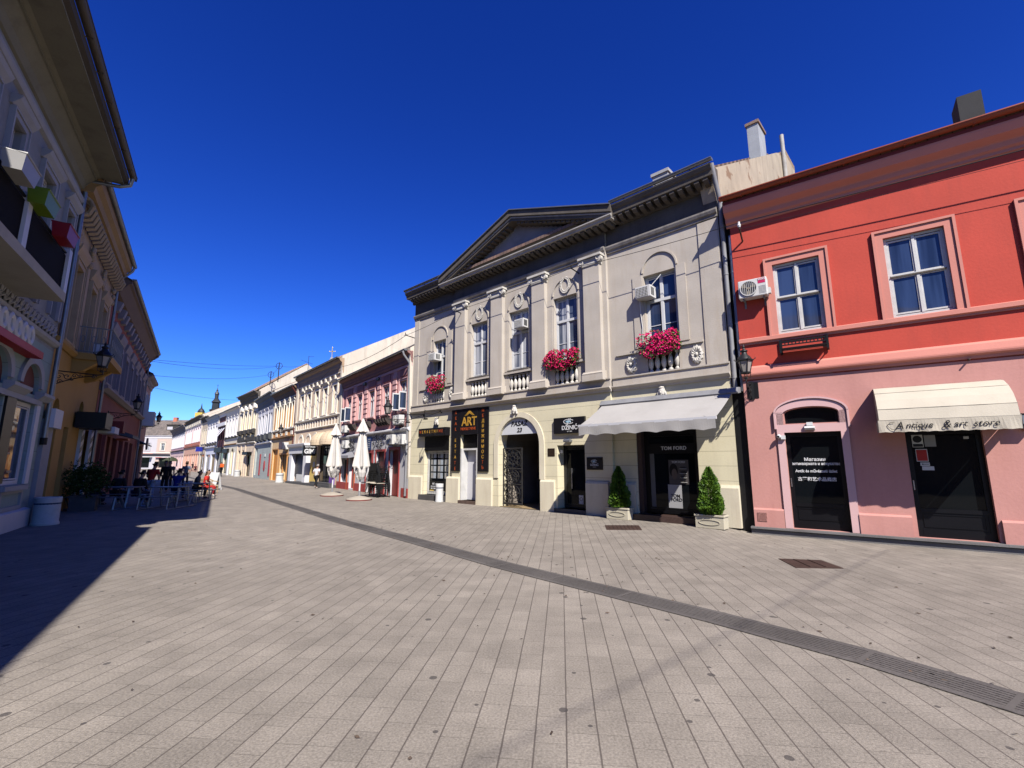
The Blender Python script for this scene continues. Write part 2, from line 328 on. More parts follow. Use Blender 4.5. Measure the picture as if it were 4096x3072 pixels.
# ------------------------------------------------------------------ paving (setting)
def paving_mat():
    m = bpy.data.materials.new('concrete_pavers'); nt, b = nodes(m); N = nt.nodes.new; Lk = nt.links.new
    b.inputs['Roughness'].default_value = .78; b.inputs['Specular IOR Level'].default_value = .25
    g = N('ShaderNodeNewGeometry'); mp = N('ShaderNodeMapping'); mp.inputs['Rotation'].default_value = (0, 0, R(-84)); Lk(g.outputs['Position'], mp.inputs[0])
    br = N('ShaderNodeTexBrick'); br.inputs['Scale'].default_value = 1; br.inputs['Brick Width'].default_value = .30; br.inputs['Row Height'].default_value = .198
    br.inputs['Mortar Size'].default_value = .003; br.inputs['Mortar Smooth'].default_value = .3; br.offset = .41; br.offset_frequency = 3
    base = Vector((.205, .181, .152))
    br.inputs['Color1'].default_value = (*(base * .91), 1); br.inputs['Color2'].default_value = (*(base * 1.06), 1); br.inputs['Mortar'].default_value = (*(base * .6), 1)
    Lk(mp.outputs[0], br.inputs['Vector'])
    sp = N('ShaderNodeSeparateXYZ'); Lk(mp.outputs[0], sp.inputs[0])
    wn = N('ShaderNodeTexNoise'); wn.inputs['Scale'].default_value = 5; wn.inputs['Detail'].default_value = 2; Lk(g.outputs['Position'], wn.inputs['Vector'])
    wob = N('ShaderNodeMath'); wob.operation = 'MULTIPLY_ADD'; wob.inputs[1].default_value = .008; Lk(wn.outputs[0], wob.inputs[0]); Lk(sp.outputs[1], wob.inputs[2])
    dv = N('ShaderNodeMath'); dv.operation = 'DIVIDE'; dv.inputs[1].default_value = .198; Lk(wob.outputs[0], dv.inputs[0])
    pp = N('ShaderNodeMath'); pp.operation = 'PINGPONG'; pp.inputs[1].default_value = .5; Lk(dv.outputs[0], pp.inputs[0])
    jr = N('ShaderNodeMapRange'); jr.inputs[1].default_value = .014; jr.inputs[2].default_value = .03; jr.inputs[3].default_value = 1; jr.inputs[4].default_value = 0; Lk(pp.outputs[0], jr.inputs[0])
    def mul(a, sock):
        q = N('ShaderNodeMix'); q.data_type = 'RGBA'; q.blend_type = 'MULTIPLY'; q.inputs['Factor'].default_value = 1; Lk(a, q.inputs['A']); Lk(sock, q.inputs['B']); return q.outputs['Result']
    def noise(sc, lo, hi, a, bb, det=6, rough=.6):
        n = N('ShaderNodeTexNoise'); n.inputs['Scale'].default_value = sc; n.inputs['Detail'].default_value = det; n.inputs['Roughness'].default_value = rough; Lk(g.outputs['Position'], n.inputs['Vector'])
        r = N('ShaderNodeMapRange'); r.inputs[1].default_value = lo; r.inputs[2].default_value = hi; r.inputs[3].default_value = a; r.inputs[4].default_value = bb; Lk(n.outputs[0], r.inputs[0]); return r.outputs[0]
    col = mul(br.outputs[0], noise(.22, .3, .7, .84, 1.13)); col = mul(col, noise(1.9, .3, .72, .80, 1.12)); col = mul(col, noise(60, .3, .7, .70, 1.28, 3)); fine = noise(160, .3, .7, 0, 1, 2)
    q = N('ShaderNodeMix'); q.data_type = 'RGBA'; q.inputs['B'].default_value = (.062, .05, .043, 1); jm = N('ShaderNodeMath'); jm.operation = 'MULTIPLY'; jm.inputs[1].default_value = .82
    Lk(jr.outputs[0], jm.inputs[0]); Lk(jm.outputs[0], q.inputs['Factor']); Lk(col, q.inputs['A']); col = q.outputs['Result']
    for sc, rad, keep in ((1.7, .060, .5), (3.1, .10, .28), (.8, .030, .6), (6.0, .12, .1)):       # trodden gum spots
        v = N('ShaderNodeTexVoronoi'); v.inputs['Scale'].default_value = sc; Lk(g.outputs['Position'], v.inputs['Vector'])
        l1 = N('ShaderNodeMath'); l1.operation = 'LESS_THAN'; l1.inputs[1].default_value = rad; Lk(v.outputs['Distance'], l1.inputs[0])
        sx = N('ShaderNodeSeparateColor'); Lk(v.outputs['Color'], sx.inputs[0]); l2 = N('ShaderNodeMath'); l2.operation = 'LESS_THAN'; l2.inputs[1].default_value = keep; Lk(sx.outputs[0], l2.inputs[0])
        mm = N('ShaderNodeMath'); mm.operation = 'MULTIPLY'; Lk(l1.outputs[0], mm.inputs[0]); Lk(l2.outputs[0], mm.inputs[1])
        m2 = N('ShaderNodeMath'); m2.operation = 'MULTIPLY'; m2.inputs[1].default_value = .8; Lk(mm.outputs[0], m2.inputs[0])
        q = N('ShaderNodeMix'); q.data_type = 'RGBA'; q.inputs['B'].default_value = (.045, .04, .038, 1); Lk(m2.outputs[0], q.inputs['Factor']); Lk(col, q.inputs['A']); col = q.outputs['Result']
    Lk(col, b.inputs['Base Color'])
    h = N('ShaderNodeMath'); h.operation = 'MULTIPLY_ADD'; h.inputs[1].default_value = -1.5; Lk(jr.outputs[0], h.inputs[0]); Lk(fine, h.inputs[2])
    bp = N('ShaderNodeBump'); bp.inputs['Strength'].default_value = .35; bp.inputs['Distance'].default_value = .006; Lk(h.outputs[0], bp.inputs['Height']); Lk(bp.outputs[0], b.inputs['Normal'])
    return m
def ground_z(x, y):
    p = Vector((x, y)) - FR.A; s, o = p.dot(FR.D), p.dot(FR.N); sm = lambda t: max(0, min(1, t)) ** 2 * (3 - 2 * max(0, min(1, t)))
    return -.085 * sm((3.0 - o) / 2.6) * sm((s + .9) / .9)
gx = [-600, -100, -30, 0] + [3 + .3 * k for k in range(60)] + [40, 100, 600]; gy = [-300, -60, -20] + [-8 + .3 * k for k in range(75)] + [20, 40, 100, 900]
g_ = MB(); g_.v = [(x, y, ground_z(x, y)) for y in gy for x in gx]; n_ = len(gx)
g_.f = [(j * n_ + i, j * n_ + i + 1, (j + 1) * n_ + i + 1, (j + 1) * n_ + i) for j in range(len(gy) - 1) for i in range(n_ - 1)]
props(g_.obj('pavement', paving_mat()), 'grey concrete paver street sloping off between the house rows', None, None, 'structure')
# slotted drain of dark stone: base sheet + long ribs with slots between them
U = [(7.2, -1.6), (3.8, 3.77), (3.31, 4.57), (2.43, 5.64), (0, 8.3), (-1.93, 10.69), (-4.75, 14.06), (-11.04, 22.15), (-17.87, 31.1), (-23.62, 37.91), (-33.2, 49.8), (-51, 72), (-70, 95)]
DIR = [Vector((U[min(i + 1, len(U) - 1)][0] - U[max(i - 1, 0)][0], U[min(i + 1, len(U) - 1)][1] - U[max(i - 1, 0)][1])).normalized() for i in range(len(U))]
def stripv(t): return [Vector((u[0] - d.y * t * 1.0, u[1] + d.x * t)) for u, d in zip(U, DIR)]
def ribbon(mb, t0, t1, z0, z1):
    a, b = stripv(t0), stripv(t1)
    for i in range(len(U) - 1):
        p = [a[i], a[i + 1], b[i + 1], b[i]]
        mb.add([(q.x, q.y, z0) for q in p] + [(q.x, q.y, z1) for q in p], [(4, 5, 6, 7), (0, 1, 5, 4), (2, 3, 7, 6), (1, 2, 6, 5), (3, 0, 4, 7)])
dm = mat('drain_stone', (.12, .108, .10), .8, .3, 1.1, .5, dirt=.3, dirtcol=(.18, .165, .15)); ds = mat('drain_slot', (.02, .018, .017), .9)
mb = MB(); ribbon(mb, 0, .44, .003, .004); dr = props(mb.obj('drain_channel', ds), 'dark slotted drain strip running diagonally along the paving', None, None, 'structure')
mb = MB(); ribbon(mb, 0, .075, .004, .010); ribbon(mb, .365, .44, .004, .010)
for k in range(6): ribbon(mb, .085 + k * .047, .085 + k * .047 + .034, .004, .009)
mb.obj('drain_ribs', dm, dr)
mb = MB(); a, b = stripv(0), stripv(.44)
for i in range(1, 8):
    L_ = (a[i + 1] - a[i]).length; n = max(1, int(L_ / .95))
    for k in range(n):
        p, q = a[i].lerp(a[i + 1], k / n), b[i].lerp(b[i + 1], k / n); d = DIR[i] * .022
        mb.add([(p.x - d.x, p.y - d.y, .0115), (p.x + d.x, p.y + d.y, .0115), (q.x + d.x, q.y + d.y, .0115), (q.x - d.x, q.y - d.y, .0115)], [(0, 1, 2, 3)])
mb.obj('drain_joints', mat('drain_joint_cement', (.125, .112, .103), .85), dr)
rust = mat('rusty_iron', (.075, .042, .032), .7, .3, 5, .6, metal=.2, dirt=.4, dirtcol=(.12, .075, .055))
for nm, lab, q in (('manhole_cover', 'rusty ribbed iron cover in the paving before the clipped shrub under the white awning', [(2.54, 13.13), (3.46, 13.1), (3.32, 12.26), (2.42, 12.28)]),
                   ('manhole_cover', 'larger plain rusty iron cover in the paving before the pink shop', [(4.76, 8.67), (5.43, 8.53), (5.38, 7.9), (4.64, 7.95)])):
    c = Vector((sum(p[0] for p in q) / 4, sum(p[1] for p in q) / 4)); t = thing(nm, lab, 'manhole cover', (c.x, c.y, 0), 0, 'rusty covers in the paving')
    rel = [(p[0] - c.x, p[1] - c.y) for p in q]
    mb = MB(); mb.ext([(x, y, .001) for x, y in rel], (0, 0, .009))
    mb.obj('plate', rust, t)
    mb = MB(); n = 9 if q[0][0] < 3 else 3
    for k in range(1, n):
        f = k / n; p0 = Vector(rel[0]).lerp(Vector(rel[1]), f); p1 = Vector(rel[3]).lerp(Vector(rel[2]), f)
        p0, p1 = p0.lerp(p1, .06), p1.lerp(p0, .06); mb.tube([(p0.x, p0.y, .012), (p1.x, p1.y, .012)], .011, 5)
    mb.obj('raised_ribs', rust, t)

# ------------------------------------------------------------------ facade frames
rl = random.Random(21); lt = MB()                                   # dry leaves and scraps blown over the paving
for k in range(260):
    x, y = rl.uniform(-9, 9), 2.2 + 20 * rl.random() ** 1.4
    if k % 3 == 0: q = rl.random(); x, y = U[1][0] + (U[6][0] - U[1][0]) * q + rl.gauss(0, .35), U[1][1] + (U[6][1] - U[1][1]) * q + rl.gauss(0, .35)
    a, l, w_ = rl.uniform(0, 6.28), rl.uniform(.012, .034), rl.uniform(.006, .014); z = ground_z(x, y) + .006; ca, sa = cos(a), sin(a)
    lt.add([(x - l * ca, y - l * sa, z + .004), (x + w_ * sa, y - w_ * ca, z + .012), (x + l * ca, y + l * sa, z + .006), (x - w_ * sa, y + w_ * ca, z)], [(0, 1, 2, 3)])
props(lt.obj('leaf_litter', mat('dry_leaf', (.10, .07, .05), .8, .8, 3, 0)), 'scattered small dry leaves and scraps on the paving', 'leaf litter', None, 'stuff')
# ------------------------------------------------------------------ grey palazzo
stone = mat('grey_render', (.62, .555, .47), .85, .12, 1.2, .14, dirt=.55, dirtcol=(.52, .42, .31), streak=True)
soot_shade = mat('sooty_cornice_shaded_niche', (.135, .115, .095), .88, .25, 1.2, .3, dirt=.6, dirtcol=(.06, .05, .045), streak=True)
relief = mat('carved_stone', (.72, .68, .60), .8, .1, 3, .2, dirt=.45, dirtcol=(.28, .23, .17))
cream_g = mat('cream_ground_render', (.86, .78, .54),   .85, .09, 1.1, .12, dirt=.38, dirtcol=(.66, .58, .42), streak=True, grooves=.40)
cream_p = mat('cream_plinth', (.84, .76, .57),  .85, .09, 1.3, .12, dirt=.5, dirtcol=(.6, .5, .37), streak=True)
GP = fthing('grey_palazzo', 'grey two-storey house with a triangular pediment, pilasters and passage arch', 'building', FG)
Wn = [(1.62, 2.53, 7.48), (4.45, 5.48, 7.72), (6.76, 7.82, 7.74), (9.06, 10.12, 7.75), (12.66, 13.71, 7.66)]
mb = MB(); holes = [(a, b, 5.32, c) for a, b, c in Wn] + [(a + .02, b - .02, 4.48, 5.14) for a, b, c in Wn]
wall(mb, 0, 3.3, 4.0, 9.6, [h for h in holes if h[1] < 3.3]); wall(mb, 3.3, 11.35, 4.0, 9.6, [h for h in holes if 3.3 < h[0] < 11.35], o=.12, depth=.3); wall(mb, 11.35, 15.1, 4.0, 9.6, [h for h in holes if h[0] > 11.35])
mb.quad((3.3, 0, 4), (3.3, -.12, 4), (3.3, -.12, 9.6), (3.3, 0, 9.6)); mb.quad((11.35, 0, 4), (11.35, -.12, 4), (11.35, -.12, 9.6), (11.35, 0, 9.6))
mb.obj('wall', stone, GP)
for a, b, c in Wn: MB().B(a + .005, b - .005, 4.41, 5.2, -.42, -.2).obj('balustrade_niche', soot_shade, GP)  # niche back: grime and the recess's shade, both put in as dark colour
mb = MB(); body(mb, 0.02, 15.08, 10.2, 9, .59, -.02); mb.obj('gable_wall', mat('old_gable_plaster', (.50, .42, .31), .9, .16, 1.4, .35, dirt=.5, dirtcol=(.22, .18, .14), streak=True, peel=(.28, .17, .10)), GP)
for x0, x1, z0, z1 in ((.03, .42, 4.46, 8.8), (14.5, 15.07, 4.46, 8.8), (1.1, 1.42, 5.3, 7.75), (2.72, 3.0, 5.3, 7.75), (12.28, 12.62, 5.3, 7.72), (13.76, 14.05, 5.3, 7.72)): MB().B(x0, x1, z0, z1, 0, .03).obj('raised_panel', stone, GP)     # flat raised panels of the wings
mb = MB()
for x0, x1 in ((.62, 1.5), (2.6, 3.25), (11.6, 12.6), (13.8, 14.44)): MB().B(x0, x1, 5.16, 5.24, 0, .06).obj('ledge', stone, GP)
for a, b, c in Wn[1:4]: MB().B(a - .3, a - .05, 5.3, 7.75, .12, .14).B(b + .05, b + .3, 5.3, 7.75, .12, .14).B(a - .32, b + .32, 5.17, 5.25, .12, .2).obj('window_panel', stone, GP)
for i, (a, b, c) in enumerate(Wn):
    oo = .12 if 0 < i < 4 else 0; cx = (a + b) / 2 + .03
    wn = window(GP, a, b, 5.34, c, oo - .16, 2, (.63,), .06, white, gl_pale if i in (1, 2, 3) else gl_blue if i == 4 else gl_dark, bars=(.42,), thick=.09)
    mb = MB(); mb.B(a - .03, b + .03, 5.24, 5.32, oo - .16, oo + .08); mb.obj('sill', soot_shade, wn)
    mb = MB(); ring(mb, cx, c + .10, .55, .56, .60, .61, oo, oo + .045, 28); mb.obj('lunette_arch', stone, GP)
    bal = MB(); bal.B(a - .02, b + .02, 5.10, 5.17, oo - .14, oo + .05); bo = bal.obj('balustrade', soot_shade, GP)
    for k in range(5):
        x = a + (b - a) * (k + .5) / 5
        MB().lathe([(.075, 4.48), (.075, 4.52), (.03, 4.56), (.07, 4.65), (.088, 4.74), (.07, 4.86), (.03, 4.98), (.06, 5.03), (.06, 5.10)], 10, (x, -(oo - .05), 0)).obj('baluster', relief, bo, smooth=True)
    if 0 < i < 4:
        mb = MB(); zc = c + .42
        for k in range(26):
            an = pi / 2 + .35 + (2 * pi - .7) * k / 25; rr = 1.0
            x, z = cx + .19 * cos(an), zc + .27 * sin(an); dx, dz = -.19 * sin(an), .27 * cos(an); l = sqrt(dx * dx + dz * dz); dx /= l; dz /= l
            for sgn in (-1, 1): mb.ell((x + sgn * dz * .03 + dx * .02, -(oo + .03), z - sgn * dx * .03 + dz * .02), .03, .022, .034, 6, 4)
        mb.obj('laurel_wreath', relief, GP, smooth=True)
    else:
        for x in ((a - .55, b + .52) if i == 4 else (a - .5, b + .55)):
            mb = MB(); z = 4.82; n = 13
            for k in range(n):
                an = 2 * pi * k / n; u = Vector((cos(an), sin(an))); p = Vector((-u.y, u.x)); r_ = .235
                pt = lambda f, g, o: (x + (u.x * f + p.x * g) * r_ * .82, -o, z + (u.y * f + p.y * g) * r_ * 1.2)
                mb.add([pt(.15, 0, .03), pt(.8, -.22, .065), pt(1.0, 0, .045), pt(.8, .22, .065), pt(.6, 0, .085)], [(0, 1, 4), (1, 2, 4), (2, 3, 4), (3, 0, 4)])
                mb.add([pt(.15, 0, .0), pt(.8, -.25, .0), pt(1.0, 0, .0), pt(.8, .25, .0), pt(.8, -.22, .065), pt(1, 0, .045), pt(.8, .22, .065), pt(.15, 0, .03)], [(0, 1, 4, 7), (1, 2, 5, 4), (2, 3, 6, 5), (3, 0, 7, 6)])
            mb.ell((x, -.05, z), .045, .05, .06, 10, 6); mb.obj('rosette', relief, GP)
for a, b in ((3.56, 4.2), (5.86, 6.52), (8.13, 8.76), (10.52, 11.18)):      # ionic pilasters
    p = MB().B(a, b, 4.72, 8.5, .12, .3).obj('pilaster', stone, GP)
    MB().B(a - .08, b + .08, 4.4, 4.6, .12, .4).prof([(.12, 4.6), (.39, 4.6), (.40, 4.65), (.34, 4.69), (.33, 4.72), (.12, 4.72)], a - .07, b + .07).obj('base', stone, p)
    mb = MB().prof([(.12, 8.5), (.33, 8.5), (.35, 8.56), (.33, 8.62), (.12, 8.62)], a - .02, b + .02).B(a - .14, b + .14, 8.76, 8.84, .12, .42).B(a - .05, b + .05, 8.62, 8.76, .12, .34)
    for x, sg in ((a - .03, -1), (b + .03, 1)):
        sp = [(x + sg * (.115 - .011 * k * .8) * cos(k * .62 + 1.0) * 1, -.37, 8.66 + (.115 - .0095 * k) * sin(k * .62 + 1.0)) for k in range(12)]
        mb.tube(sp, .025, 6, r1=.012); mb.lathe([(.115, -.14), (.115, .0)], 14, (x, -.23, 8.66), axis='y')
    mb.tube([(a, -.36, 8.74), ((a + b) / 2, -.355, 8.70), (b, -.36, 8.74)], .022, 6)
    mb.obj('capital', relief, p, smooth=True)
mb = MB()                                                                # entablature
for s0, s1, o in ((0, 3.3, 0), (3.3, 11.35, .12), (11.35, 15.1, 0)):
    mb.prof([(o, 8.84), (o + .05, 8.84), (o + .05, 8.92), (o + .1, 8.95), (o + .13, 9.03), (o + .13, 9.08), (o, 9.12)], s0 if o else s0, s1)
mb.obj('architrave', mat('grimy_architrave', (.33, .30, .265), .85, .2, 1.5, .2, dirt=.7, dirtcol=(.07, .06, .055), streak=True), GP)
mb = MB()
for s0, s1, o in ((0, 3.3, .02), (3.3, 11.35, .14), (11.35, 15.1, .02)): mb.B(s0, s1, 9.1, 9.72, 0, o)
mb.obj('frieze', soot_shade, GP)
mb = MB(); cor = [(0, 9.72), (.1, 9.72), (.12, 9.8), (.12, 9.92), (.50, 9.92), (.52, 10.06), (.57, 10.1), (.62, 10.2), (.62, 10.24), (0, 10.3)]
def cprof(o): return [(0 if p[0] == 0 else p[0] + o, p[1]) for p in cor]
MB().prof(cprof(0), -.12, 2.75).obj('cornice', soot_shade, GP); MB().prof(cprof(0), 11.9, 15.2).obj('cornice', soot_shade, GP)
mb = MB()
for k in range(60):
    x = .12 + k * .255
    if x > 15: break
    if 2.8 < x < 11.85: continue
    mb.prof([(.1, 9.74), (.36, 9.76), (.47, 9.84), (.47, 9.92), (.1, 9.92)], x, x + .14)
for k in range(34): x = 3.0 + k * .262; mb.prof([(.14, 9.62), (.42, 9.64), (.52, 9.71), (.52, 9.77), (.14, 9.77)], x, x + .15)
mb.obj('modillions', soot_shade, GP)
# pediment
lit = mat('pediment_edge', (.50, .47, .43), .8, .12, 2, .1, dirt=.5, dirtcol=(.15, .13, .12), streak=True)  # paler edge colour stands for sunlight caught on these mouldings
PL_, PRt, PA, zl, za = 2.72, 11.93, 7.3, 9.80, 11.42
pd = MB().prof([(.1, 9.77), (.60, 9.77), (.62, 9.83), (.68, 9.87), (.68, 9.91), (.1, 9.95)], PL_, PRt).obj('pediment', lit, GP)
MB().sz([(PL_ + .1, 9.86), (PRt - .1, 9.86), (PA, za + .12)], -.1, .14).obj('tympanum', mat('tympanum_render', (.40, .36, .325), .88, .15, 1.2, .15, dirt=.4, dirtcol=(.1, .09, .08)), pd)
mb = MB(); mq = MB(); ml = MB(); md = MB()
for xe in (PL_, PRt):
    def rk(t, dz): return (xe + (PA - xe) * t, zl + (za - zl) * t + dz)
    def slab(b, d0, d1, o0, o1, t0=0): b.sz([rk(t0, d0), rk(1, d0), rk(1, d1), rk(t0, d1)], o0, o1)
    slab(mb, .0, .18, .1, .58); slab(mb, .18, .42, .0, .68); slab(ml, .11, .165, .58, .605); slab(mq, .42, .46, -.2, .74)
    for k in range(17):
        t = .16 + k * .048; p = rk(t, -.1); md.B(p[0] - .08, p[0] + .08, p[1] + .02, p[1] + .17, .14, .5)
mb.obj('raking_cornice', soot_shade, pd); ml.obj('raking_edge', lit, pd); mq.obj('flashing', zinc, pd); md.obj('raking_modillions', soot_shade, pd)
MB().ext([(PL_ + .3, .2, 9.95), (PRt - .3, .2, 9.95), (PA, .2, za + .3)], (0, 5, 0)).obj('pediment_roof', tile_r, GP)
gutter(GP, -.15, 2.78, .6, 10.36, zinc); gutter(GP, 11.88, 15.25, .6, 10.36, zinc)
roof(GP, -.05, 14.7, 10.22, tile_r, .4, .59, 9)
mb = MB()                                                               # string course between storeys
for s0, s1, o in ((0, 3.22, 0), (3.22, 11.42, .13), (11.42, 15.12, 0)):
    mb.prof([(o, 4.0), (o + .04, 4.0), (o + .06, 4.06), (o + .12, 4.1), (o + .16, 4.13), (o + .16, 4.16), (o + .06, 4.18), (o + .06, 4.4), (o + .1, 4.42), (o + .1, 4.46), (o, 4.48)], s0, s1)
mb.obj('string_course', stone, GP)
# ground floor
GO = [(1.12, 2.95, .24, 2.9), (3.86, 4.92, .13, 2.95), (6.17, 8.3, 0, 2.36, 1.06), (9.1, 10.28, .13, 2.3), (12.15, 14.05, .15, 2.68)]
mb = MB(); wall(mb, 0, 3.3, 0, 4.02, [h for h in GO if h[1] < 3.3], .3); wall(mb, 3.3, 11.35, 0, 4.02, [h for h in GO if 3.3 < h[0] < 11.35], .45, .1); wall(mb, 11.35, 15.1, 0, 4.02, [h for h in GO if h[0] > 11.35], .35)
mb.quad((3.3, 0, 0), (3.3, -.1, 0), (3.3, -.1, 4.02), (3.3, 0, 4.02)); mb.quad((11.35, 0, 0), (11.35, -.1, 0), (11.35, -.1, 4.02), (11.35, 0, 4.02))
mb.obj('ground_floor_wall', cream_g, GP)
for s0, s1, o in ((.02, 1.05, 0), (3.02, 3.84, .1), (4.95, 5.85, .1), (8.37, 9.0, .1), (10.33, 11.2, .1), (11.5, 12.1, 0), (14.1, 15.1, 0)): MB().prof([(o - .1, 0), (o + .09, 0), (o + .09, 1.02), (o + .05, 1.09), (o - .1, 1.1)], s0, s1).obj('plinth', cream_p, GP)
mb = MB(); ring(mb, 7.235, 2.36, 1.07, 1.07, 1.3, 1.27, .1, .14, 28); mb.B(5.93, 6.165, 1.1, 2.36, .1, .14).B(8.305, 8.54, 1.1, 2.36, .1, .14); mb.obj('arch_surround', cream_p, GP)
def mask(x, z, o):
    mb = MB(); mb.ell((x, -o - .05, z), .11, .1, .16, 14, 10)
    mb.ell((x, -o - .15, z - .01), .018, .03, .035, 8, 6); mb.ell((x, -o - .125, z - .075), .035, .02, .012, 8, 5); mb.ell((x, -o - .11, z - .125), .04, .03, .03, 8, 5)
    for sg in (-1, 1):
        mb.ell((x + sg * .045, -o - .125, z + .035), .024, .018, .012, 8, 5); mb.ell((x + sg * .05, -o - .11, z - .05), .03, .025, .035, 8, 5)
        for k in range(7): mb.ell((x + sg * (.05 + .012 * k + (.02 if k > 2 else 0)), -o - .07 + .01 * (k % 2), z + .13 - .045 * k + (-.0 if k else .01)), .04, .045, .038, 7, 5)
    mb.ell((x, -o - .06, z + .14), .07, .08, .05, 8, 6); return mb.obj('mask_head', relief, GP, smooth=True)
mask(2.04, 3.58, 0); mask(7.08, 3.72, .1); mask(13.12, 3.8, .02)
# shop window with property cards
mb = MB(); mb.B(1.12, 2.95, 2.24, 2.9, -.2, -.02)
for k in range(9): mb.B(1.13, 2.94, 2.26 + .07 * k, 2.31 + .07 * k, -.02, 0)
sh = mb.obj('roller_shutter', black, GP)
swm = window(GP, 1.14, 2.93, .26, 2.24, -.2, 1, (), .09, oldwhite, gl_shop, 'shop_window')
card = mat('listing_card', (.45, .5, .55), .4, .3, 30, 0); cardp = glass('listing_photo', (.05, .06, .06), (.35, .33, .3), .2, 14)
for i in range(3):
    for j in range(4):
        x, z = 1.38 + i * .51, .98 + j * .31
        c = MB().B(x, x + .38, z, z + .25, -.225, -.222).obj('listing_card', card, swm)
        MB().B(x + .01, x + .2, z + .01, z + .24, -.222, -.220).obj('photo', cardp, c)
c = MB().B(1.28, 2.6, .36, .86, -.225, -.222).obj('banner', black, swm)
text('ART nekretnine', .13, textw, c, (1.86, .219, .72), sx=.85); text('+381 21 511 22', .09, textw, c, (1.62, .219, .60), sx=.8); text('+381 21 609 24', .09, textw, c, (1.62, .219, .51), sx=.8)
MB().B(1.34, 1.62, .385, .45, -.222, -.22).obj('yellow_tab', mat('yellow_tab', (.7, .45, .02), .5), c)
MB().B(2.62, 2.82, .36, .86, -.225, -.222).obj('poster', mat('red_white_poster', (.7, .3, .3), .5, .8, 5), swm)
MB().B(.95, 2.98, 0, .24, -.3, .16).obj('shop_step', mat('dark_stone_step', (.10, .095, .095), .6, .2, 3, .2), GP)
# white door
dj = MB().B(3.86, 3.93, .13, 2.3, -.4, .1).B(4.85, 4.92, .13, 2.3, -.4, .1).B(3.93, 4.85, 2.22, 2.3, -.3, .0)
dj.obj('door_frame', oldwhite, GP)
dr_ = MB().B(3.93, 4.85, .14, 2.22, -.3, -.25).obj('door', mat('white_door', (.72, .71, .74), .4, .03, 2, .03), GP)
mb = MB()
for x, z, a, b in ((4.5, 1.55, .2, .36), (4.66, 1.3, .16, .22), (4.56, .98, .22, .36)): mb.B(x - a / 2, x + a / 2, z - b / 2, z + b / 2, -.25, -.243)
mb.obj('notice_frame', black, dr_); mb = MB()
for x, z, a, b in ((4.5, 1.55, .14, .3), (4.66, 1.3, .1, .16), (4.56, .98, .16, .3)): mb.B(x - a / 2, x + a / 2, z - b / 2, z + b / 2, -.243, -.241)
mb.obj('notice', papr, dr_)
mb = MB().B(3.87, 4.91, 2.3, 2.94, -.25, -.05)
for k in range(9): mb.B(3.88, 4.9, 2.32 + .068 * k, 2.37 + .068 * k, -.05, -.03)
mb.obj('roller_shutter', black, GP); MB().B(3.84, 4.94, 0, .13, -.45, .2).obj('door_step', mat('brick_step', (.13, .085, .065), .8, .25, 6, .3), GP)
# passage
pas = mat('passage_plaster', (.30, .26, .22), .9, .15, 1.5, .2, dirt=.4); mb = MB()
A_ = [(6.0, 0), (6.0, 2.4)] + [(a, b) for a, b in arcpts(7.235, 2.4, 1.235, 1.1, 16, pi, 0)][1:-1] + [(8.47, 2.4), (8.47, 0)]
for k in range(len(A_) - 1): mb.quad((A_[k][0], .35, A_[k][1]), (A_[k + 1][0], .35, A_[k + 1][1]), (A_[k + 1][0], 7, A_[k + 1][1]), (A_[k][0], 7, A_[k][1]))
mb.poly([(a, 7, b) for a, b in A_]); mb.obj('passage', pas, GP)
MB().quad((6.0, .0, .006), (8.47, .0, .006), (8.47, 7, .006), (6.0, 7, .006)).obj('passage_floor', mat('brick_floor', (.33, .24, .13), .85, .3, 9, .4), GP)
mb = MB(); mb.sz([(6.12, 2.78), (8.35, 2.78)] + arcpts(7.235, 2.37, 1.06, 1.06, 24, .4, pi - .4), -.02, .04)
lun = mb.obj('passage_sign', mat('sign_white', (.74, .75, .76), .5, .06, 3, .03), GP)
text('PASAŽ', .255, textb, lun, (7.22, -.045, 3.18), shear=.2, sx=1.12, off=.006); text('23', .235, textb, lun, (7.24, -.045, 2.93), shear=.2, sx=1.1, off=.006)
# wrought gate leaf, swung inwards
gl = MB(); W_, H_ = 1.0, 2.25; hx = (6.2, .14); ga = R(2)
def gp(x, z, y=0): return (hx[0] + x * cos(ga) - y * sin(ga), hx[1] + x * sin(ga) + y * cos(ga), z)
for x in (0.02, W_ - .02): gl.tube([gp(x, .1), gp(x, H_)], .025, 6)
for z in (.1, .14, .86, 1.46, H_): gl.tube([gp(0, z), gp(W_, z)], .024, 6)
for z0, z1 in ((.16, .86), (.86, 1.46), (1.46, H_)):
    cz, h = (z0 + z1) / 2, (z1 - z0) / 2 - .03
    for cx_, rr in ((.5, h), (.5, h * .6), (.5, h * .25)): gl.tube([gp(cx_ + rr * 1.25 * cos(a) * .95, cz + rr * sin(a)) for a in [2 * pi * k / 18 for k in range(18)]], .013, 5, closed=True)
    for k in range(8):
        a = 2 * pi * k / 8; c0 = (.5 + h * .62 * cos(a) * 1.2, cz + h * .62 * sin(a)); rr = h * .24
        gl.tube([gp(c0[0] + rr * (1 - q / 14) * cos(a + q * .75), c0[1] + rr * (1 - q / 14) * sin(a + q * .75)) for q in range(12)], .011, 5)
        gl.tube([gp(.5 + h * .25 * cos(a), cz + h * .25 * sin(a)), gp(.5 + h * 1.05 * cos(a) * 1.15, cz + h * 1.05 * sin(a))], .009, 5)
    for sx_ in (.09, W_ - .09):
        for sz_ in (-1, 1): gl.tube([gp(sx_ + .06 * (1 - q / 12) * cos(q * .8), cz + sz_ * h * .72 + .08 * (1 - q / 12) * sin(q * .8)) for q in range(11)], .010, 5)
gl.B(6.15, 6.2, .0, 2.2, -.42, -.34)
gate = gl.obj('iron_gate', mat('wrought_iron', (.05, .047, .045), .5, .25, 5, .1, metal=.4), GP)
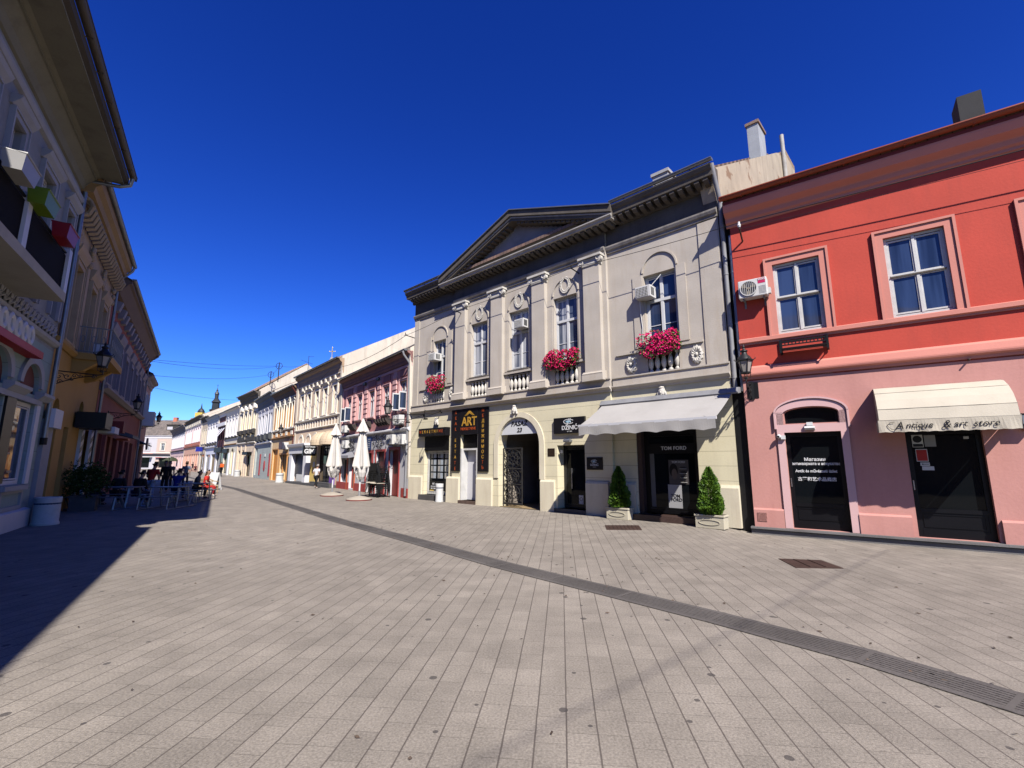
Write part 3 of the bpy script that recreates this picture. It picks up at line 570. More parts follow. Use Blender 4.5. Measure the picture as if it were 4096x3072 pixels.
for z0, z1, m_ in ((1.3, 2.3, mat('passage_poster', (.26, .19, .15), .7, .3, 4, 0)), (1.02, 1.28, mat('navy_band', (.02, .02, .07), .6)), (.28, 1.0, mat('passage_poster_grey', (.30, .27, .25), .7, .3, 4, 0))):
    p = MB().box(6.0, 6.02, 2.5, 3.3, z0, z1).obj('poster', m_, GP)
    if z1 - z0 > .5: MB().ell((6.025, 2.9, (z0 + z1) / 2 - .08), .006, .2, .34, 12, 8).ell((6.025, 2.9, (z0 + z1) / 2 + .32), .006, .09, .11, 10, 6).obj('poster_figure', blackp, p)
# opticians' door and display window
dk = mat('dark_aluminium', (.016, .017, .019), .35, .1, 3, 0, .5)
d4 = window(GP, 9.1, 10.28, .13, 2.3, -.28, 1, (), .09, dk, gl_shop, 'shop_door')
mb = MB().B(9.1, 9.42, .2, 2.25, -.34, -.30); MB().B(9.46, 9.5, .8, 1.5, -.26, -.22).obj('handle', mat('steel', (.6, .6, .62), .25, .05, 3, 0, metal=.9), d4)
MB().B(9.72, 9.9, .28, .58, -.305, -.300).obj('sticker', papr, d4); mb = MB(); ring(mb, 9.81, .45, .05, .05, .065, .065, -.30, -.297, 16, 0, 2 * pi); mb.obj('sticker_ring', textb, d4)
MB().B(9.12, 9.22, 2.02, 2.14, -.10, -.06).obj('sticker', papr, d4)
MB().B(9.02, 10.33, 0, .13, -.4, .22).obj('door_step', mat('dark_stone_step', (.1, .1, .1)), GP)
gran = mat('brown_granite', (.085, .052, .045), .35, .3, 25, .05, dirt=.2)
sw = window(GP, 12.3, 14.02, .2, 2.66, -.22, 1, (.78,), .12, blackp, gl_shop, 'display_window', thick=.3)
text('TOM FORD', .15, textw, sw, (13.27, .17, 2.12), off=.003, space=1.03)
mb = MB().B(13.0, 13.42, .34, 1.05, -.245, -.240); pc = mb.obj('poster', mat('white_card', (.45, .45, .46), .6, .03, 2, 0), sw); text('TOM', .13, textb, pc, (13.22, .238, .72), off=.002); text('FORD', .13, textb, pc, (13.25, .238, .61), off=.002)
pc = MB().B(13.05, 13.66, 1.07, 1.78, -.252, -.247).obj('poster', mat('dim_poster', (.10, .09, .09), .5, .2, 6, 0), sw); text('TOM FORD', .085, textw, pc, (13.36, .245, 1.71), sx=.95)
mb = MB().sz(arcpts(13.2, 1.47, .13, .2, 20, 0, 2 * pi), -.247, -.245); mb.obj('portrait_hair', blackp, pc); mb = MB().sz(arcpts(13.22, 1.36, .085, .16, 16, 0, 2 * pi), -.245, -.2435); mb.obj('portrait_face', mat('portrait_face', (.16, .12, .10), .6), pc)
mb = MB()
for k in range(4): mb.B(13.4, 13.6, 1.12 + k * .13, 1.128 + k * .13, -.25, -.2)
mb.obj('glass_shelf', papr, sw); mb = MB()
for k in range(4):
    for dx in (-.04, .04): ring(mb, 13.5 + dx, 1.16 + k * .13, .02, .016, .034, .026, -.225, -.215, 10, 0, 2 * pi)
mb.obj('sunglasses', black, sw)
MB().B(12.4, 12.6, .32, 2.0, -.252, -.247).obj('side_panel', mat('side_panel', (.16, .16, .17), .4), sw)
pieces('granite_jamb', gran, GP, [(12.15, 12.3, .15, 2.68, -.35, -.03), (14.02, 14.05, .15, 2.68, -.35, -.03)]); MB().B(12.0, 14.1, 0, .17, -.35, .3).obj('shop_step', gran, GP)
# black strip between the houses
MB().B(15.1, 15.42, -.1, 3.75, -.4, -.03).obj('black_downpipe_box', mat('black_cladding', (.008, .008, .009), .6, .2, 2, .1), GP)
MB().B(15.1, 15.45, 3.75, 9.5, -1.2, -.5).obj('gap_wall', soot_shade, GP)
downpipe(GP, 15.2, 3.6, 9.2, zincd, .0, .065, (.5, 10.3)); downpipe(GP, 15.4, 3.6, 8.1, zinc, .02, .055)
chimney(GP, 14.88, -6.35, 12, 15.55, .42, 1.0, mat('grey_chimney_render', (.42, .44, .46), .85, .15, 2, .25, dirt=.4, dirtcol=(.2, .2, .2)), mat('brick_cap', (.3, .2, .14), .9, .3, 8, .5, dirt=.4, dirtcol=(.5, .5, .5)))
chimney(GP, 12.5, -2.4, 11, 12.55, .6, .6, mat('pale_chimney', (.45, .45, .44), .85, .15, 2, .25))
MB().tube([(15.2, 9.6, 13.5), (15.2, 9.6, 16.9)], .09, 12).obj('vent_pipe', mat('weathered_pipe', (.46, .44, .40), .7, .15, 3, .2, dirt=.4), GP, smooth=True)
MB().ext([(14.72, -.35, 10.2), (14.72, 8.6, 15.5), (14.72, 10.6, 16.5), (14.72, 12.4, 16.5), (14.72, 12.4, 8.5), (14.72, .3, 8.5)], (.39, 0, 0)).obj('gable_parapet', MATS['old_gable_plaster'], GP); MB().B(14.6, 15.09, 15.0, 16.85, -12.6, -10.8).obj('chimney', mat('old_brick', (.36, .26, .16), .9, .35, 9, .6, dirt=.5), GP)

# ------------------------------------------------------------------ red corner house
redw = mat('red_render', (.63, .082, .052), .82, .12, .9, .12, dirt=.5, dirtcol=(.46, .07, .05), streak=True)
salm = mat('salmon_trim', (.74, .29, .225), .8, .05, 1.2, .08, dirt=.12, dirtcol=(.6, .25, .18))
pinkg = mat('pink_ground_render', (.65, .315, .27), .82, .11, .8, .12, dirt=.5, dirtcol=(.56, .25, .21), streak=True)
palep = mat('pale_pink_trim', (.78, .50, .49), .8, .05, 1.2, .06, dirt=.1, dirtcol=(.6, .45, .42))
RD = fthing('red_house', 'red and pink two-storey house with an antique shop on the ground floor', 'building', FR)
RW = [(.92, 1.92, 4.86, 6.68), (3.15, 4.18, 4.86, 6.73), (5.44, 6.46, 4.86, 6.75), (7.7, 8.7, 4.86, 6.75)]
mb = MB(); wall(mb, .02, 11, 3.75, 8.6, RW, .16); body(mb, .02, 11, 8.6, 6, .5, -.02); mb.obj('wall', redw, RD)
for i, (a, b, c, d) in enumerate(RW[:3]):
    f = window(RD, a, b, c, d, -.05, 2, (.51,), .055, oldwhite, gl_blue, thick=.05)
    MB().B(a + .05, b - .05, (c + d) / 2 - .01, (c + d) / 2 + .02, -.04, -.025).obj('weathered_rail', soot_shade, f)
    mb = MB(); s_ = .19
    for x0, x1 in ((a - s_, a), (b, b + s_)): mb.B(x0, x1, c - .03, d + s_, 0, .035)
    mb.B(a, b, d, d + s_, 0, .035); mb.B(a - s_, a - s_ + .05, c - .03, d + s_, .035, .065).B(b + s_ - .05, b + s_, c - .03, d + s_, .035, .065).B(a - s_ + .05, b + s_ - .05, d + s_ - .05, d + s_, .035, .065)
    mb.obj('window_surround', salm, RD)
MB().prof([(0, 4.68), (.03, 4.68), (.03, 4.72), (.08, 4.74), (.08, 4.83), (0, 4.86)], .02, 11).obj('sill_course', salm, RD)
MB().prof([(0, 3.78), (.04, 3.78), (.05, 3.84), (.11, 3.87), (.12, 3.9), (.12, 3.93), (.09, 4.06), (0, 4.12)], .02, 11).obj('string_course', salm, RD)
MB().prof([(0, 7.98), (.04, 8.0), (.04, 8.06), (.10, 8.10), (.12, 8.20), (.14, 8.22), (.30, 8.30), (.34, 8.40), (.36, 8.46), (.36, 8.5), (0, 8.56)], -.06, 11).obj('cornice', salm, RD)
MB().prof([(.0, 8.5), (.37, 8.5), (.37, 8.58), (0, 8.6)], -.06, 11).obj('eaves_board', mat('dark_red_board', (.22, .03, .025), .7, .1, 2, .1), RD)
gutter(RD, -.1, 11, .44, 8.68, mat('orange_red_gutter', (.36, .075, .03), .45, .15, 2, .05, dirt=.3), .085)
roof(RD, -.05, 11, 8.56, tiles('roof_tiles_red', (.26, .11, .07), (.16, .09, .06)), .35, .5, 6)
MB().B(5.08, 5.52, 9.2, 10.68, -2.5, -1.8).obj('chimney', mat('black_chimney', (.03, .03, .032), .8, .2, 3, .3), RD)
GOr = [(.83, 1.95, .18, 2.41), (3.06, 4.24, .18, 2.38), (6.2, 7.4, .18, 2.38)]
trm = (.86, 1.93, 2.62, 2.86, .14)
mb = MB(); wall(mb, .02, 11, 0, 3.78, GOr + [trm], .24); mb.obj('ground_floor_wall', pinkg, RD)
mb = MB(); mb.B(.68, .83, .18, 2.9, 0, .04).B(1.95, 2.1, .18, 2.9, 0, .04).B(.83, 1.95, 2.41, 2.6, 0, .04)      # segmental surround of the transom door
ring(mb, 1.39, 2.86, .56, .155, .71, .33, 0, .04, 20); mb.B(.69, .83, 2.6, 2.86, 0, .04).B(1.95, 2.09, 2.6, 2.86, 0, .04)
ring(mb, 1.39, 2.88, .71, .32, .75, .36, 0, .07, 20); mb.B(.64, .68, 2.5, 2.9, 0, .07).B(2.1, 2.14, 2.5, 2.9, 0, .07)
mb.obj('door_surround', palep, RD)
MB().sz([(.86, 2.62), (1.93, 2.62)] + arcpts(1.395, 2.86, .535, .14, 16), -.16, -.12).obj('transom_window', blackp, RD)
mb = MB(); mb.sz([(.92, 2.67), (1.87, 2.67)] + arcpts(1.395, 2.84, .475, .12, 16), -.125, -.115); mb.obj('transom_pane', gl_shop, RD)
for (a, b, c, d), nm in zip(GOr[:2], ('shop_door', 'shop_door')):
    mb = MB(); mb.B(a, a + .09, c, d, -.2, -.14).B(b - .09, b, c, d, -.2, -.14).B(a + .09, b - .09, d - .1, d, -.2, -.14).B(a + .09, b - .09, c, c + .5, -.2, -.15)
    mb.B(a + .09, b - .09, c + .5, c + .58, -.2, -.13).B(a + .09, b - .09, c, c + .16, -.15, -.135)
    for x0, x1, z0, z1 in ((a + .12, b - .12, c + .2, c + .22), (a + .12, b - .12, c + .45, c + .47), (a + .12, a + .14, c + .22, c + .45), (b - .14, b - .12, c + .22, c + .45)): mb.B(x0, x1, z0, z1, -.15, -.138)
    dd = mb.obj(nm, blackp, RD); MB().B(a + .08, b - .08, c + .57, d - .09, -.185, -.17).obj('pane', gl_shop, dd)
    MB().B(a + .03, a + .05, c + .95, c + 1.15, -.14, -.10).obj('handle', mat('steel', (.6, .6, .62), .25, .05, 3, 0, metal=.9), dd)
    if a < 2:
        text('Магазин', .105, textw, dd, (1.38, .163, 1.77), off=.002); text('антиквариата и искусства', .088, textw, dd, (1.39, .163, 1.67), sx=.86, off=.002)
        text('Antik és művészeti üzlet', .092, textw, dd, (1.38, .163, 1.5), sx=.9, off=.002); text('古董和艺术品商店', .096, textw, dd, (1.385, .163, 1.31), off=.002)
    else:
        for x, z, w_, h_, m_ in ((3.26, 2.15, .18, .26, papr), (3.46, 2.15, .18, .24, mat('grey_paper', (.36, .36, .36), .7)), (3.3, 1.85, .19, .26, papr), (3.33, 1.665, .15, .07, papr), (3.37, 1.58, .19, .08, papr), (4.02, 2.2, .08, .05, papr)):
            p = MB().B(x - w_ / 2, x + w_ / 2, z - h_ / 2, z + h_ / 2, -.168, -.165).obj('notice', m_, dd)
            if w_ == .18 and m_ is papr: MB().sz(arcpts(x, z + .04, .075, .075, 20, 0, 2 * pi), -.165, -.1635).obj('notice_disc', textb, p); MB().B(x - .08, x + .08, z - .12, z - .06, -.165, -.1635).obj('notice_text', textb, p)
            if w_ == .19 and h_ > .2: MB().B(x - .085, x + .085, z - .115, z + .115, -.165, -.1635).obj('notice_red', mat('red_notice', (.5, .03, .025), .6, .2, 8, 0), p)
            if w_ == .15: MB().sz([(x - .06, z), (x - .03, z + .02), (x - .03, z + .006), (x + .06, z + .006), (x + .06, z - .006), (x - .03, z - .006), (x - .03, z - .02)], -.165, -.1635).obj('notice_arrow', textb, p)
for s0, s1 in ((.03, .67), (2.1, 2.98), (4.3, 6.15), (7.5, 11)): MB().prof([(0, .17), (.06, .17), (.06, .57), (.04, .6), (0, .61)], s0, s1).obj('plinth', pinkg, RD); MB().B(.1, .3, .3, .5, .06, .07).obj('hatch', pinkg, RD)
stp = mat('grey_stone_step', (.20, .19, .185), .75, .2, 2, .3, dirt=.4)
MB().B(-.05, 11, .13, .175, -.3, .16).B(-.05, 11, 0, .11, -.3, .1).B(-.05, 11, .11, .13, -.3, .06).obj('stone_step', stp, RD)

# ------------------------------------------------------------------ awnings
canv = mat('white_canvas', (.46, .44, .415), .85, .08, 1.2, .12, dirt=.35, dirtcol=(.36, .34, .31)); canvc = mat('cream_canvas', (.62, .56, .445), .8, .09, 2, .15, dirt=.3, dirtcol=(.48, .43, .33))
AW = fthing('shop_awning', 'cream curved awning lettered in black script over the antique shop door', 'awning', FR, 0, 0, 0)
P_ = [(.02, 3.31), (.24, 3.27), (.5, 3.14), (.71, 2.97), (.85, 2.77), (.92, 2.54)]
mb = MB(); ns = 24
for k in range(len(P_) - 1):
    for i in range(ns):
        q = lambda kk, ii: (2.62 + 2.0 * ii / ns, -P_[kk][0] + .002 * sin(ii * .9 + kk), P_[kk][1] + .002 * sin(ii * .6 + kk * 2)); mb.quad(q(k, i), q(k, i + 1), q(k + 1, i + 1), q(k + 1, i))
for s in (2.62, 4.62): mb.poly([(s, 0, 3.31)] + [(s, -o, z) for o, z in P_] + [(s, 0, 2.54)])
o = mb.obj('canopy', canvc, AW, smooth=True)
mb = MB(); n = 40
for i in range(n):
    q = lambda ii, z, d=0: (2.60 + 2.03 * ii / n, -.925 - .012 * sin(ii * .9) * (2.54 - z) / .24, z); mb.quad(q(i, 2.54), q(i + 1, 2.54), q(i + 1, 2.30 + .006 * sin(i * 1.7)), q(i, 2.30 + .006 * sin((i - 1) * 1.7)))
for s in (2.60, 4.63): mb.quad((s, -.925, 2.54), (s, -.05, 2.54), (s, -.05, 2.34), (s, -.925, 2.3))
v_ = mb.obj('valance', canvc, AW)
mb = MB()
for oz in (P_[2], P_[4], P_[5]): mb.tube([(2.61, -oz[0] - .006, oz[1] + .004), (4.63, -oz[0] - .003, oz[1] + .002)], .0045, 6)
mb.obj('seams', canvc, AW)
for wd, x, sz_ in (('A', 2.86, .21), ('ntique', 3.02, .175), ('&', 3.56, .21), ('art', 3.72, .175), ('store', 3.99, .175)): text(wd, sz_, textb, v_, (x, -.943, 2.42), shear=.32, sx=.88, ext=.001, align='LEFT', space=1.04)
fl = MB()
for pts in ([(2.76, 2.40), (2.74, 2.44), (2.79, 2.49), (2.86, 2.50)], [(2.76, 2.40), (2.80, 2.355), (2.88, 2.345)]): fl.tube([(a, -.943, b) for a, b in pts], .0045, 5)
fl.obj('flourish', textb, v_)
AW2 = fthing('shop_awning', 'large white folding awning with scalloped edge over the display window', 'awning', FG)
mb = MB(); ns = 26; O1 = 1.6
for i in range(ns):
    for k in range(6):
        q = lambda ii, kk: (11.12 + 4.06 * ii / ns, -(.16 + (O1 - .16) * kk / 6), 3.60 - .80 * kk / 6 - .03 * sin(pi * kk / 6) - .004 * sin(ii * .7)); mb.quad(q(i, k), q(i + 1, k), q(i + 1, k + 1), q(i, k + 1))
mb.obj('canopy', canv, AW2)
mb = MB(); ns = 66
for i in range(ns):
    q = lambda ii, z: (11.12 + 4.06 * ii / ns, -O1 - .03 - .012 * sin(ii * .55) * (2.8 - z) * 3, z); zb = lambda ii: 2.50 + .045 * abs(sin(pi * ii / 66 * 6.5)) - .01
    mb.quad(q(i, 2.78), q(i + 1, 2.78), q(i + 1, zb(i + 1)), q(i, zb(i)))
mb.obj('valance', canv, AW2)
MB().B(11.1, 15.2, 2.76, 2.83, O1 - .03, O1 + .03).obj('front_bar', mat('white_aluminium', (.7, .7, .72), .35, .03, 3, 0), AW2)
MB().prof([(0, 3.58), (.3, 3.52), (.32, 3.56), (.22, 3.70), (0, 3.72)], 11.05, 15.35).obj('cassette', zincd, AW2)
mb = MB()
for s in (11.3, 15.0): mb.tube([(s, -.12, 3.5), (s + (.9 if s < 13 else -.9), -.8, 3.1), (s, -O1, 2.79)], .028, 6)
mb.obj('folding_arm', zincd, AW2)

# ------------------------------------------------------------------ signs on the palazzo
SB = mat('sign_black', (.012, .011, .013), .35, .15, 2, .02, .4)
def sign(name, label, s0, s1, z0, z1, o0, o1, F=FG, m=None):
    t = fthing(name, label, 'sign', F, s0, 0, 0); MB().B(0, s1 - s0, z0, z1, o0, o1).obj('board', m or SB, t, bevel=.006); return t
t = sign('shop_sign', 'long black box sign with gilt NEKRETNINE letters over the property window', .95, 3.0, 2.90, 3.27, 0, .26)
for i, ch in enumerate('NEKRETNINE'): text(ch, .2, goldr if i in (0, 8, 9) else gold, t, (.16 + i * .182, -.265, 3.10), sx=.9)
t = sign('shop_sign', 'black square sign with a gold ART logo and roof over the white door', 3.87, 4.98, 2.88, 3.99, .1, .16)
text('ART', .52, gold, t, (.58, -.165, 3.42), sx=.98, off=.01); text('NEKRETNINE', .165, goldr, t, (.52, -.165, 3.12), sx=1.0)
mb = MB()
for k in range(4): mb.sz([(.28 - .0 + k * .02, 3.68), (.6, 3.92 - k * .035), (.92 - k * .02, 3.68), (.86 - k * .02, 3.68), (.6, 3.885 - k * .035), (.34 + k * .02, 3.68)], .16, .165)
mb.obj('logo', gold, t)
t = sign('shop_sign', 'tall narrow black sign reading REAL ESTATE downward left of the white door', 3.28, 3.86, 1.33, 3.99, .1, .15)
for i, ch in enumerate('REAL ESTATE'):
    if ch != ' ': text(ch, .2, (goldr, goldr, goldr, goldr, 0, gold, gold, gold, gold, goldr, goldr)[i], t, (.28, -.155, 3.86 - i * .242))
t = sign('shop_sign', 'tall narrow black sign reading НЕДВИЖИМОСТЬ right of the white door', 5.0, 5.62, 1.33, 3.97, .1, .15)
for i, ch in enumerate('НЕДВИЖИМОСТЬ'): text(ch, .195, goldr if i < 2 or i > 9 else gold, t, (.3, -.155, 3.83 - i * .212))
def eye_logo(t, x, z, k, y):
    mb = MB(); ring(mb, x, z, .22 * k, .075 * k, .25 * k, .1 * k, y, y + .004, 20, .4, 2 * pi - .5); mb.obj('logo_ring', textw, t)
    MB().sz(arcpts(x - .01, z, .13 * k, .045 * k, 18, 0, 2 * pi), y, y + .003).obj('logo_lens', mat('pale_blue', (.35, .6, .75), .5), t)
    mb = MB().tube([(x + .02 * k, -y - .004, z + .12 * k), (x - .03 * k, -y - .004, z), (x - .05 * k, -y - .004, z - .13 * k)], .009 * k, 5).tube([(x + .09 * k, -y - .004, z + .13 * k), (x + .06 * k, -y - .004, z + .02 * k), (x + .1 * k, -y - .004, z - .05 * k)], .009 * k, 5); mb.obj('logo_strokes', textw, t)
t = sign('shop_sign', 'black box sign with white DŽINIĆ lettering and eye logo beside the awning', 9.04, 10.36, 2.70, 3.26, .1, .2)
text('DŽINIĆ', .205, textw, t, (.70, -.205, 2.89), sx=.98, off=.003); text('OPTIKA', .05, textw, t, (.70, -.205, 2.765), space=1.3); eye_logo(t, .66, 3.11, .9, .2)
t = sign('shop_sign', 'small black DŽINIĆ plate on the pier right of the opticians\' door', 10.36, 10.98, 1.46, 1.87, .1, .13)
text('DŽINIĆ', .095, textw, t, (.31, -.135, 1.62), off=.001); text('OPTIKA', .03, textw, t, (.31, -.135, 1.55), space=1.3); eye_logo(t, .3, 1.74, .5, .13)
t = sign('wall_plaque', 'small dark metal plaque on the cream wall right of the passage arch', 8.68, 9.0, 1.92, 2.2, .1, .115, m=mat('bronze_plaque', (.05, .03, .022), .4, .3, 9, .3, metal=.5))
mb = MB(); [mb.B(.05, .27, 1.97 + k * .05, 1.985 + k * .05, .115, .118) for k in range(4)]; mb.obj('relief_lines', mat('bronze_worn', (.13, .09, .06), .4, metal=.5), t)

# ------------------------------------------------------------------ flood lamps on brackets, small wall fittings
def bracket_lamp(s, z, label, F=FG):
    t = fthing('bracket_floodlight', label, 'floodlight', F, s, 0, z, 'floodlights on bars over the property sign')
    MB().tube([(0, 0, 0), (.0, -.95, -.06)], .016, 6).tube([(0, 0, .0), (0, -.95, -.36)], .014, 6).tube([(0, -.95, -.02), (0, -.95, -.42)], .016, 6).B(-.04, .04, -.1, .1, 0, .03).obj('bracket', black, t)
    MB().B(-.09, .09, -.46, -.4, .84, .96).obj('lamp_head', black, t); return t
bracket_lamp(1.0, 3.98, 'left black floodlight on a bar over the NEKRETNINE sign'); bracket_lamp(2.35, 4.05, 'right black floodlight on a bar over the NEKRETNINE sign')
t = fthing('floodlight', 'small white floodlight above the opticians\' door', 'floodlight', FG, 9.65, .1, 2.45)
MB().prof([(0, .02), (.16, .05), (.2, .0), (.18, -.06), (.02, -.03)], -.13, .13).obj('lamp_head', zinc, t); MB().B(-.03, .03, -.04, .06, 0, .06).obj('mount', zincd, t)
t = fthing('floodlight', 'small white floodlight on the lintel over the pink shop\'s black door', 'floodlight', FR, 1.37, .04, 2.53)
MB().B(-.06, .06, .02, .1, 0, .1).obj('mount', white, t); MB().prof([(0, -.04), (.2, -.0), (.24, -.04), (.2, -.08), (0, -.07)], -.1, .1).obj('lamp_head', white, t)
t = fthing('security_camera', 'white dome camera beside the black shop door of the pink house', 'camera', FR, .72, .04, 2.30)
MB().B(.04, .13, -.05, .04, 0, .07).obj('junction_box', white, t); MB().ell((0, -.07, .02), .05, .06, .05).obj('camera_body', white, t, smooth=True); MB().ell((-.005, -.12, .015), .025, .02, .025).obj('lens', black, t, smooth=True)
t = fthing('wall_lamp', 'black box wall lamp right of the cream awning', 'wall lamp', FR, 4.82, 0, 2.5)
MB().B(-.1, .14, -.12, .12, .08, .2).obj('lamp_box', black, t); MB().B(-.06, .1, -.08, .08, .2, .205).obj('lens', zinc, t); MB().B(-.02, .06, -.2, .0, 0, .08).obj('arm', salm, t)
t = fthing('iron_peg', 'short rusty peg in the pink wall above the cream awning', 'peg', FR, 4.22, 0, 3.76); MB().tube([(0, 0, 0), (0, -.12, .01)], .018, 6).obj('peg', rust, t)
t = fthing('wire_hook', 'dark wire hook with white insulator high on the red wall', 'wire hook', FR, .3, 0, 7.62)
MB().tube([(0, 0, -.1), (0, -.35, .12), (0, -.36, .22)], .022, 6).obj('hook', rust, t); MB().lathe([(.03, .15), (.045, .2), (.03, .24), (.03, .3)], 8, (0, -.36, 0)).obj('insulator', white, t)
RK = fthing('flower_rack', 'empty black iron flower rack under the red house\'s left window', 'flower rack', FR, .95, .03, 4.36)
mb = MB()
for s in (0, .95): mb.B(s - .025, s + .025, -.05, .32, 0, .03).tube([(s, 0, -.03), (s, -.26, -.03), (s, -.26, .24)], .016, 6).B(s - .02, s + .02, -.05, .26, .24, .27)
mb.obj('brackets', black, RK); mb = MB().B(0, .95, .05, .07, .0, .27)
mb.B(0, .95, .12, .15, .25, .265).B(0, .95, .21, .24, .25, .265)
for k in range(13): x = .03 + .89 * k / 12; mb.B(x - .012, x + .012, .15, .21, .25, .265)
for k in range(3): mb.tube([(0, -.26, -.02 + .025 * k), (.95, -.26, -.02 + .025 * k)], .006, 5)
mb.obj('guard', black, RK)

# ------------------------------------------------------------------ air conditioners
acw = mat('ac_white', (.74, .73, .70), .45, .04, 3, .03, dirt=.2, dirtcol=(.45, .42, .36)); acg = mat('ac_grille', (.10, .10, .10), .5, .1, 4, 0); fanm = mat('ac_fan', (.30, .26, .19), .6, .1, 4, 0)
def split_ac(label, F, s, o, z, w_=.62, h_=.46, d=.26, group='split air conditioner units on the facades', logo=False):
    t = fthing('air_conditioner', label, 'air conditioner', F, s, o, z, group)
    c = MB().B(0, w_, 0, h_, .05, .05 + d).obj('casing', acw, t, bevel=.02)
    MB().lathe([(.19 * h_ / .46, 0), (.19 * h_ / .46, .012)], 24, (w_ * .37, -.05 - d - .012, h_ / 2), axis='y').obj('fan_opening', acg, t)
    mb = MB(); cx, cz, r_ = w_ * .37, h_ / 2, .175 * h_ / .46
    for k in range(3):
        a = k * 2.094 + .5; mb.sz([(cx + .03 * cos(a), cz + .03 * sin(a)), (cx + r_ * cos(a - .45), cz + r_ * sin(a - .45)), (cx + r_ * cos(a + .1), cz + r_ * sin(a + .1)), (cx + r_ * .9 * cos(a + .35), cz + r_ * .9 * sin(a + .35))], .05 + d + .013, .05 + d + .02)
    mb.lathe([(.035, 0), (.035, .02)], 10, (cx, -.05 - d - .03, cz), axis='y'); mb.obj('fan', fanm, t)
    mb = MB()
    for k in range(9): x = cx - r_ + 2 * r_ * k / 8; h2 = sqrt(max(.0004, r_ * r_ - (x - cx) ** 2)); mb.B(x - .004, x + .004, cz - h2, cz + h2, .05 + d + .022, .05 + d + .03)
    ring(mb, cx, cz, r_, r_, r_ + .02, r_ + .02, .05 + d + .01, .05 + d + .03, 24, 0, 2 * pi); mb.obj('fan_guard', acw, t)
    mb = MB()
    for k in range(7): mb.B(w_ * .72, w_ * .96, .06 + k * .03, .07 + k * .03, .05 + d, .05 + d + .006)
    mb.obj('louvres', mat('ac_shadow_line', (.5, .49, .47), .5), t)
    MB().B(.08, .12, -.04, 0, 0, d).B(w_ - .12, w_ - .08, -.04, 0, 0, d).B(.08, .12, -.2, 0, 0, .02).B(w_ - .12, w_ - .08, -.2, 0, 0, .02).obj('brackets', zincd, t)
    MB().B(w_, w_ + .06, .05, .2, .1, .22).obj('valve_cover', acw, t)
    if logo:
        l = MB().B(w_ * .7, w_ * .95, h_ - .15, h_ - .02, .05 + d, .05 + d + .004).obj('brand_label', mat('magenta_label', (.62, .03, .12), .4), t); text('VIVAX', .06, textw, l, (w_ * .825, -.06 - d, h_ - .055), shear=.2, ext=.001, off=.002)
    return t
split_ac('white air conditioner with a magenta label left of the red house\'s window', FR, .14, .0, 5.85, .66, .47, .26, None, True)
def box_ac(label, s, o, z, w_, h_, dpt, F=FG):
    t = fthing('window_air_conditioner', label, 'air conditioner', F, s, o, z, 'window air conditioners of the grey palazzo')
    MB().B(0, w_, 0, h_, -.1, dpt).obj('casing', acw, t, bevel=.012); MB().B(.03, w_ - .08, .03, h_ - .05, dpt, dpt + .004).obj('grille_back', acg, t)
    mb = MB()
    for k in range(9): x = .03 + (w_ - .11) * k / 8; mb.B(x - .005, x + .005, .03, h_ - .05, dpt + .004, dpt + .012)
    for k in range(7): z_ = .03 + (h_ - .08) * k / 6; mb.B(.03, w_ - .08, z_ - .005, z_ + .005, dpt + .005, dpt + .011)
    mb.obj('grille', acw, t); mb = MB()
    for k in range(3): mb.quad((w_ + .003, .02 - dpt * .25 * k - .06, .06), (w_ + .003, .02 - dpt * .25 * k - .12, .06), (w_ + .003, .02 - dpt * .25 * k - .12, h_ - .06), (w_ + .003, .02 - dpt * .25 * k - .06, h_ - .06))
    mb.obj('side_vents', acg, t); return t
box_ac('white box air conditioner in the palazzo\'s leftmost upper window', 1.62, 0, 6.46, .52, .36, .32); box_ac('white box air conditioner in the pediment window between plain ones', 7.25, .1, 6.92, .5, .36, .25)
t = box_ac('white box air conditioner tilted in the palazzo\'s right wing window', 12.5, 0, 6.85, .52, .38, .3); MB().tube([(.45, -.2, .3), (.75, .05, .75)], .012, 5).obj('stay', acw, t)
MB().tube([(.05, -.1, 0), (.04, -.06, -.4), (.08, -.05, -.9), (.06, -.05, -1.4)], .013, 5).obj('drain_hose', acw, t)

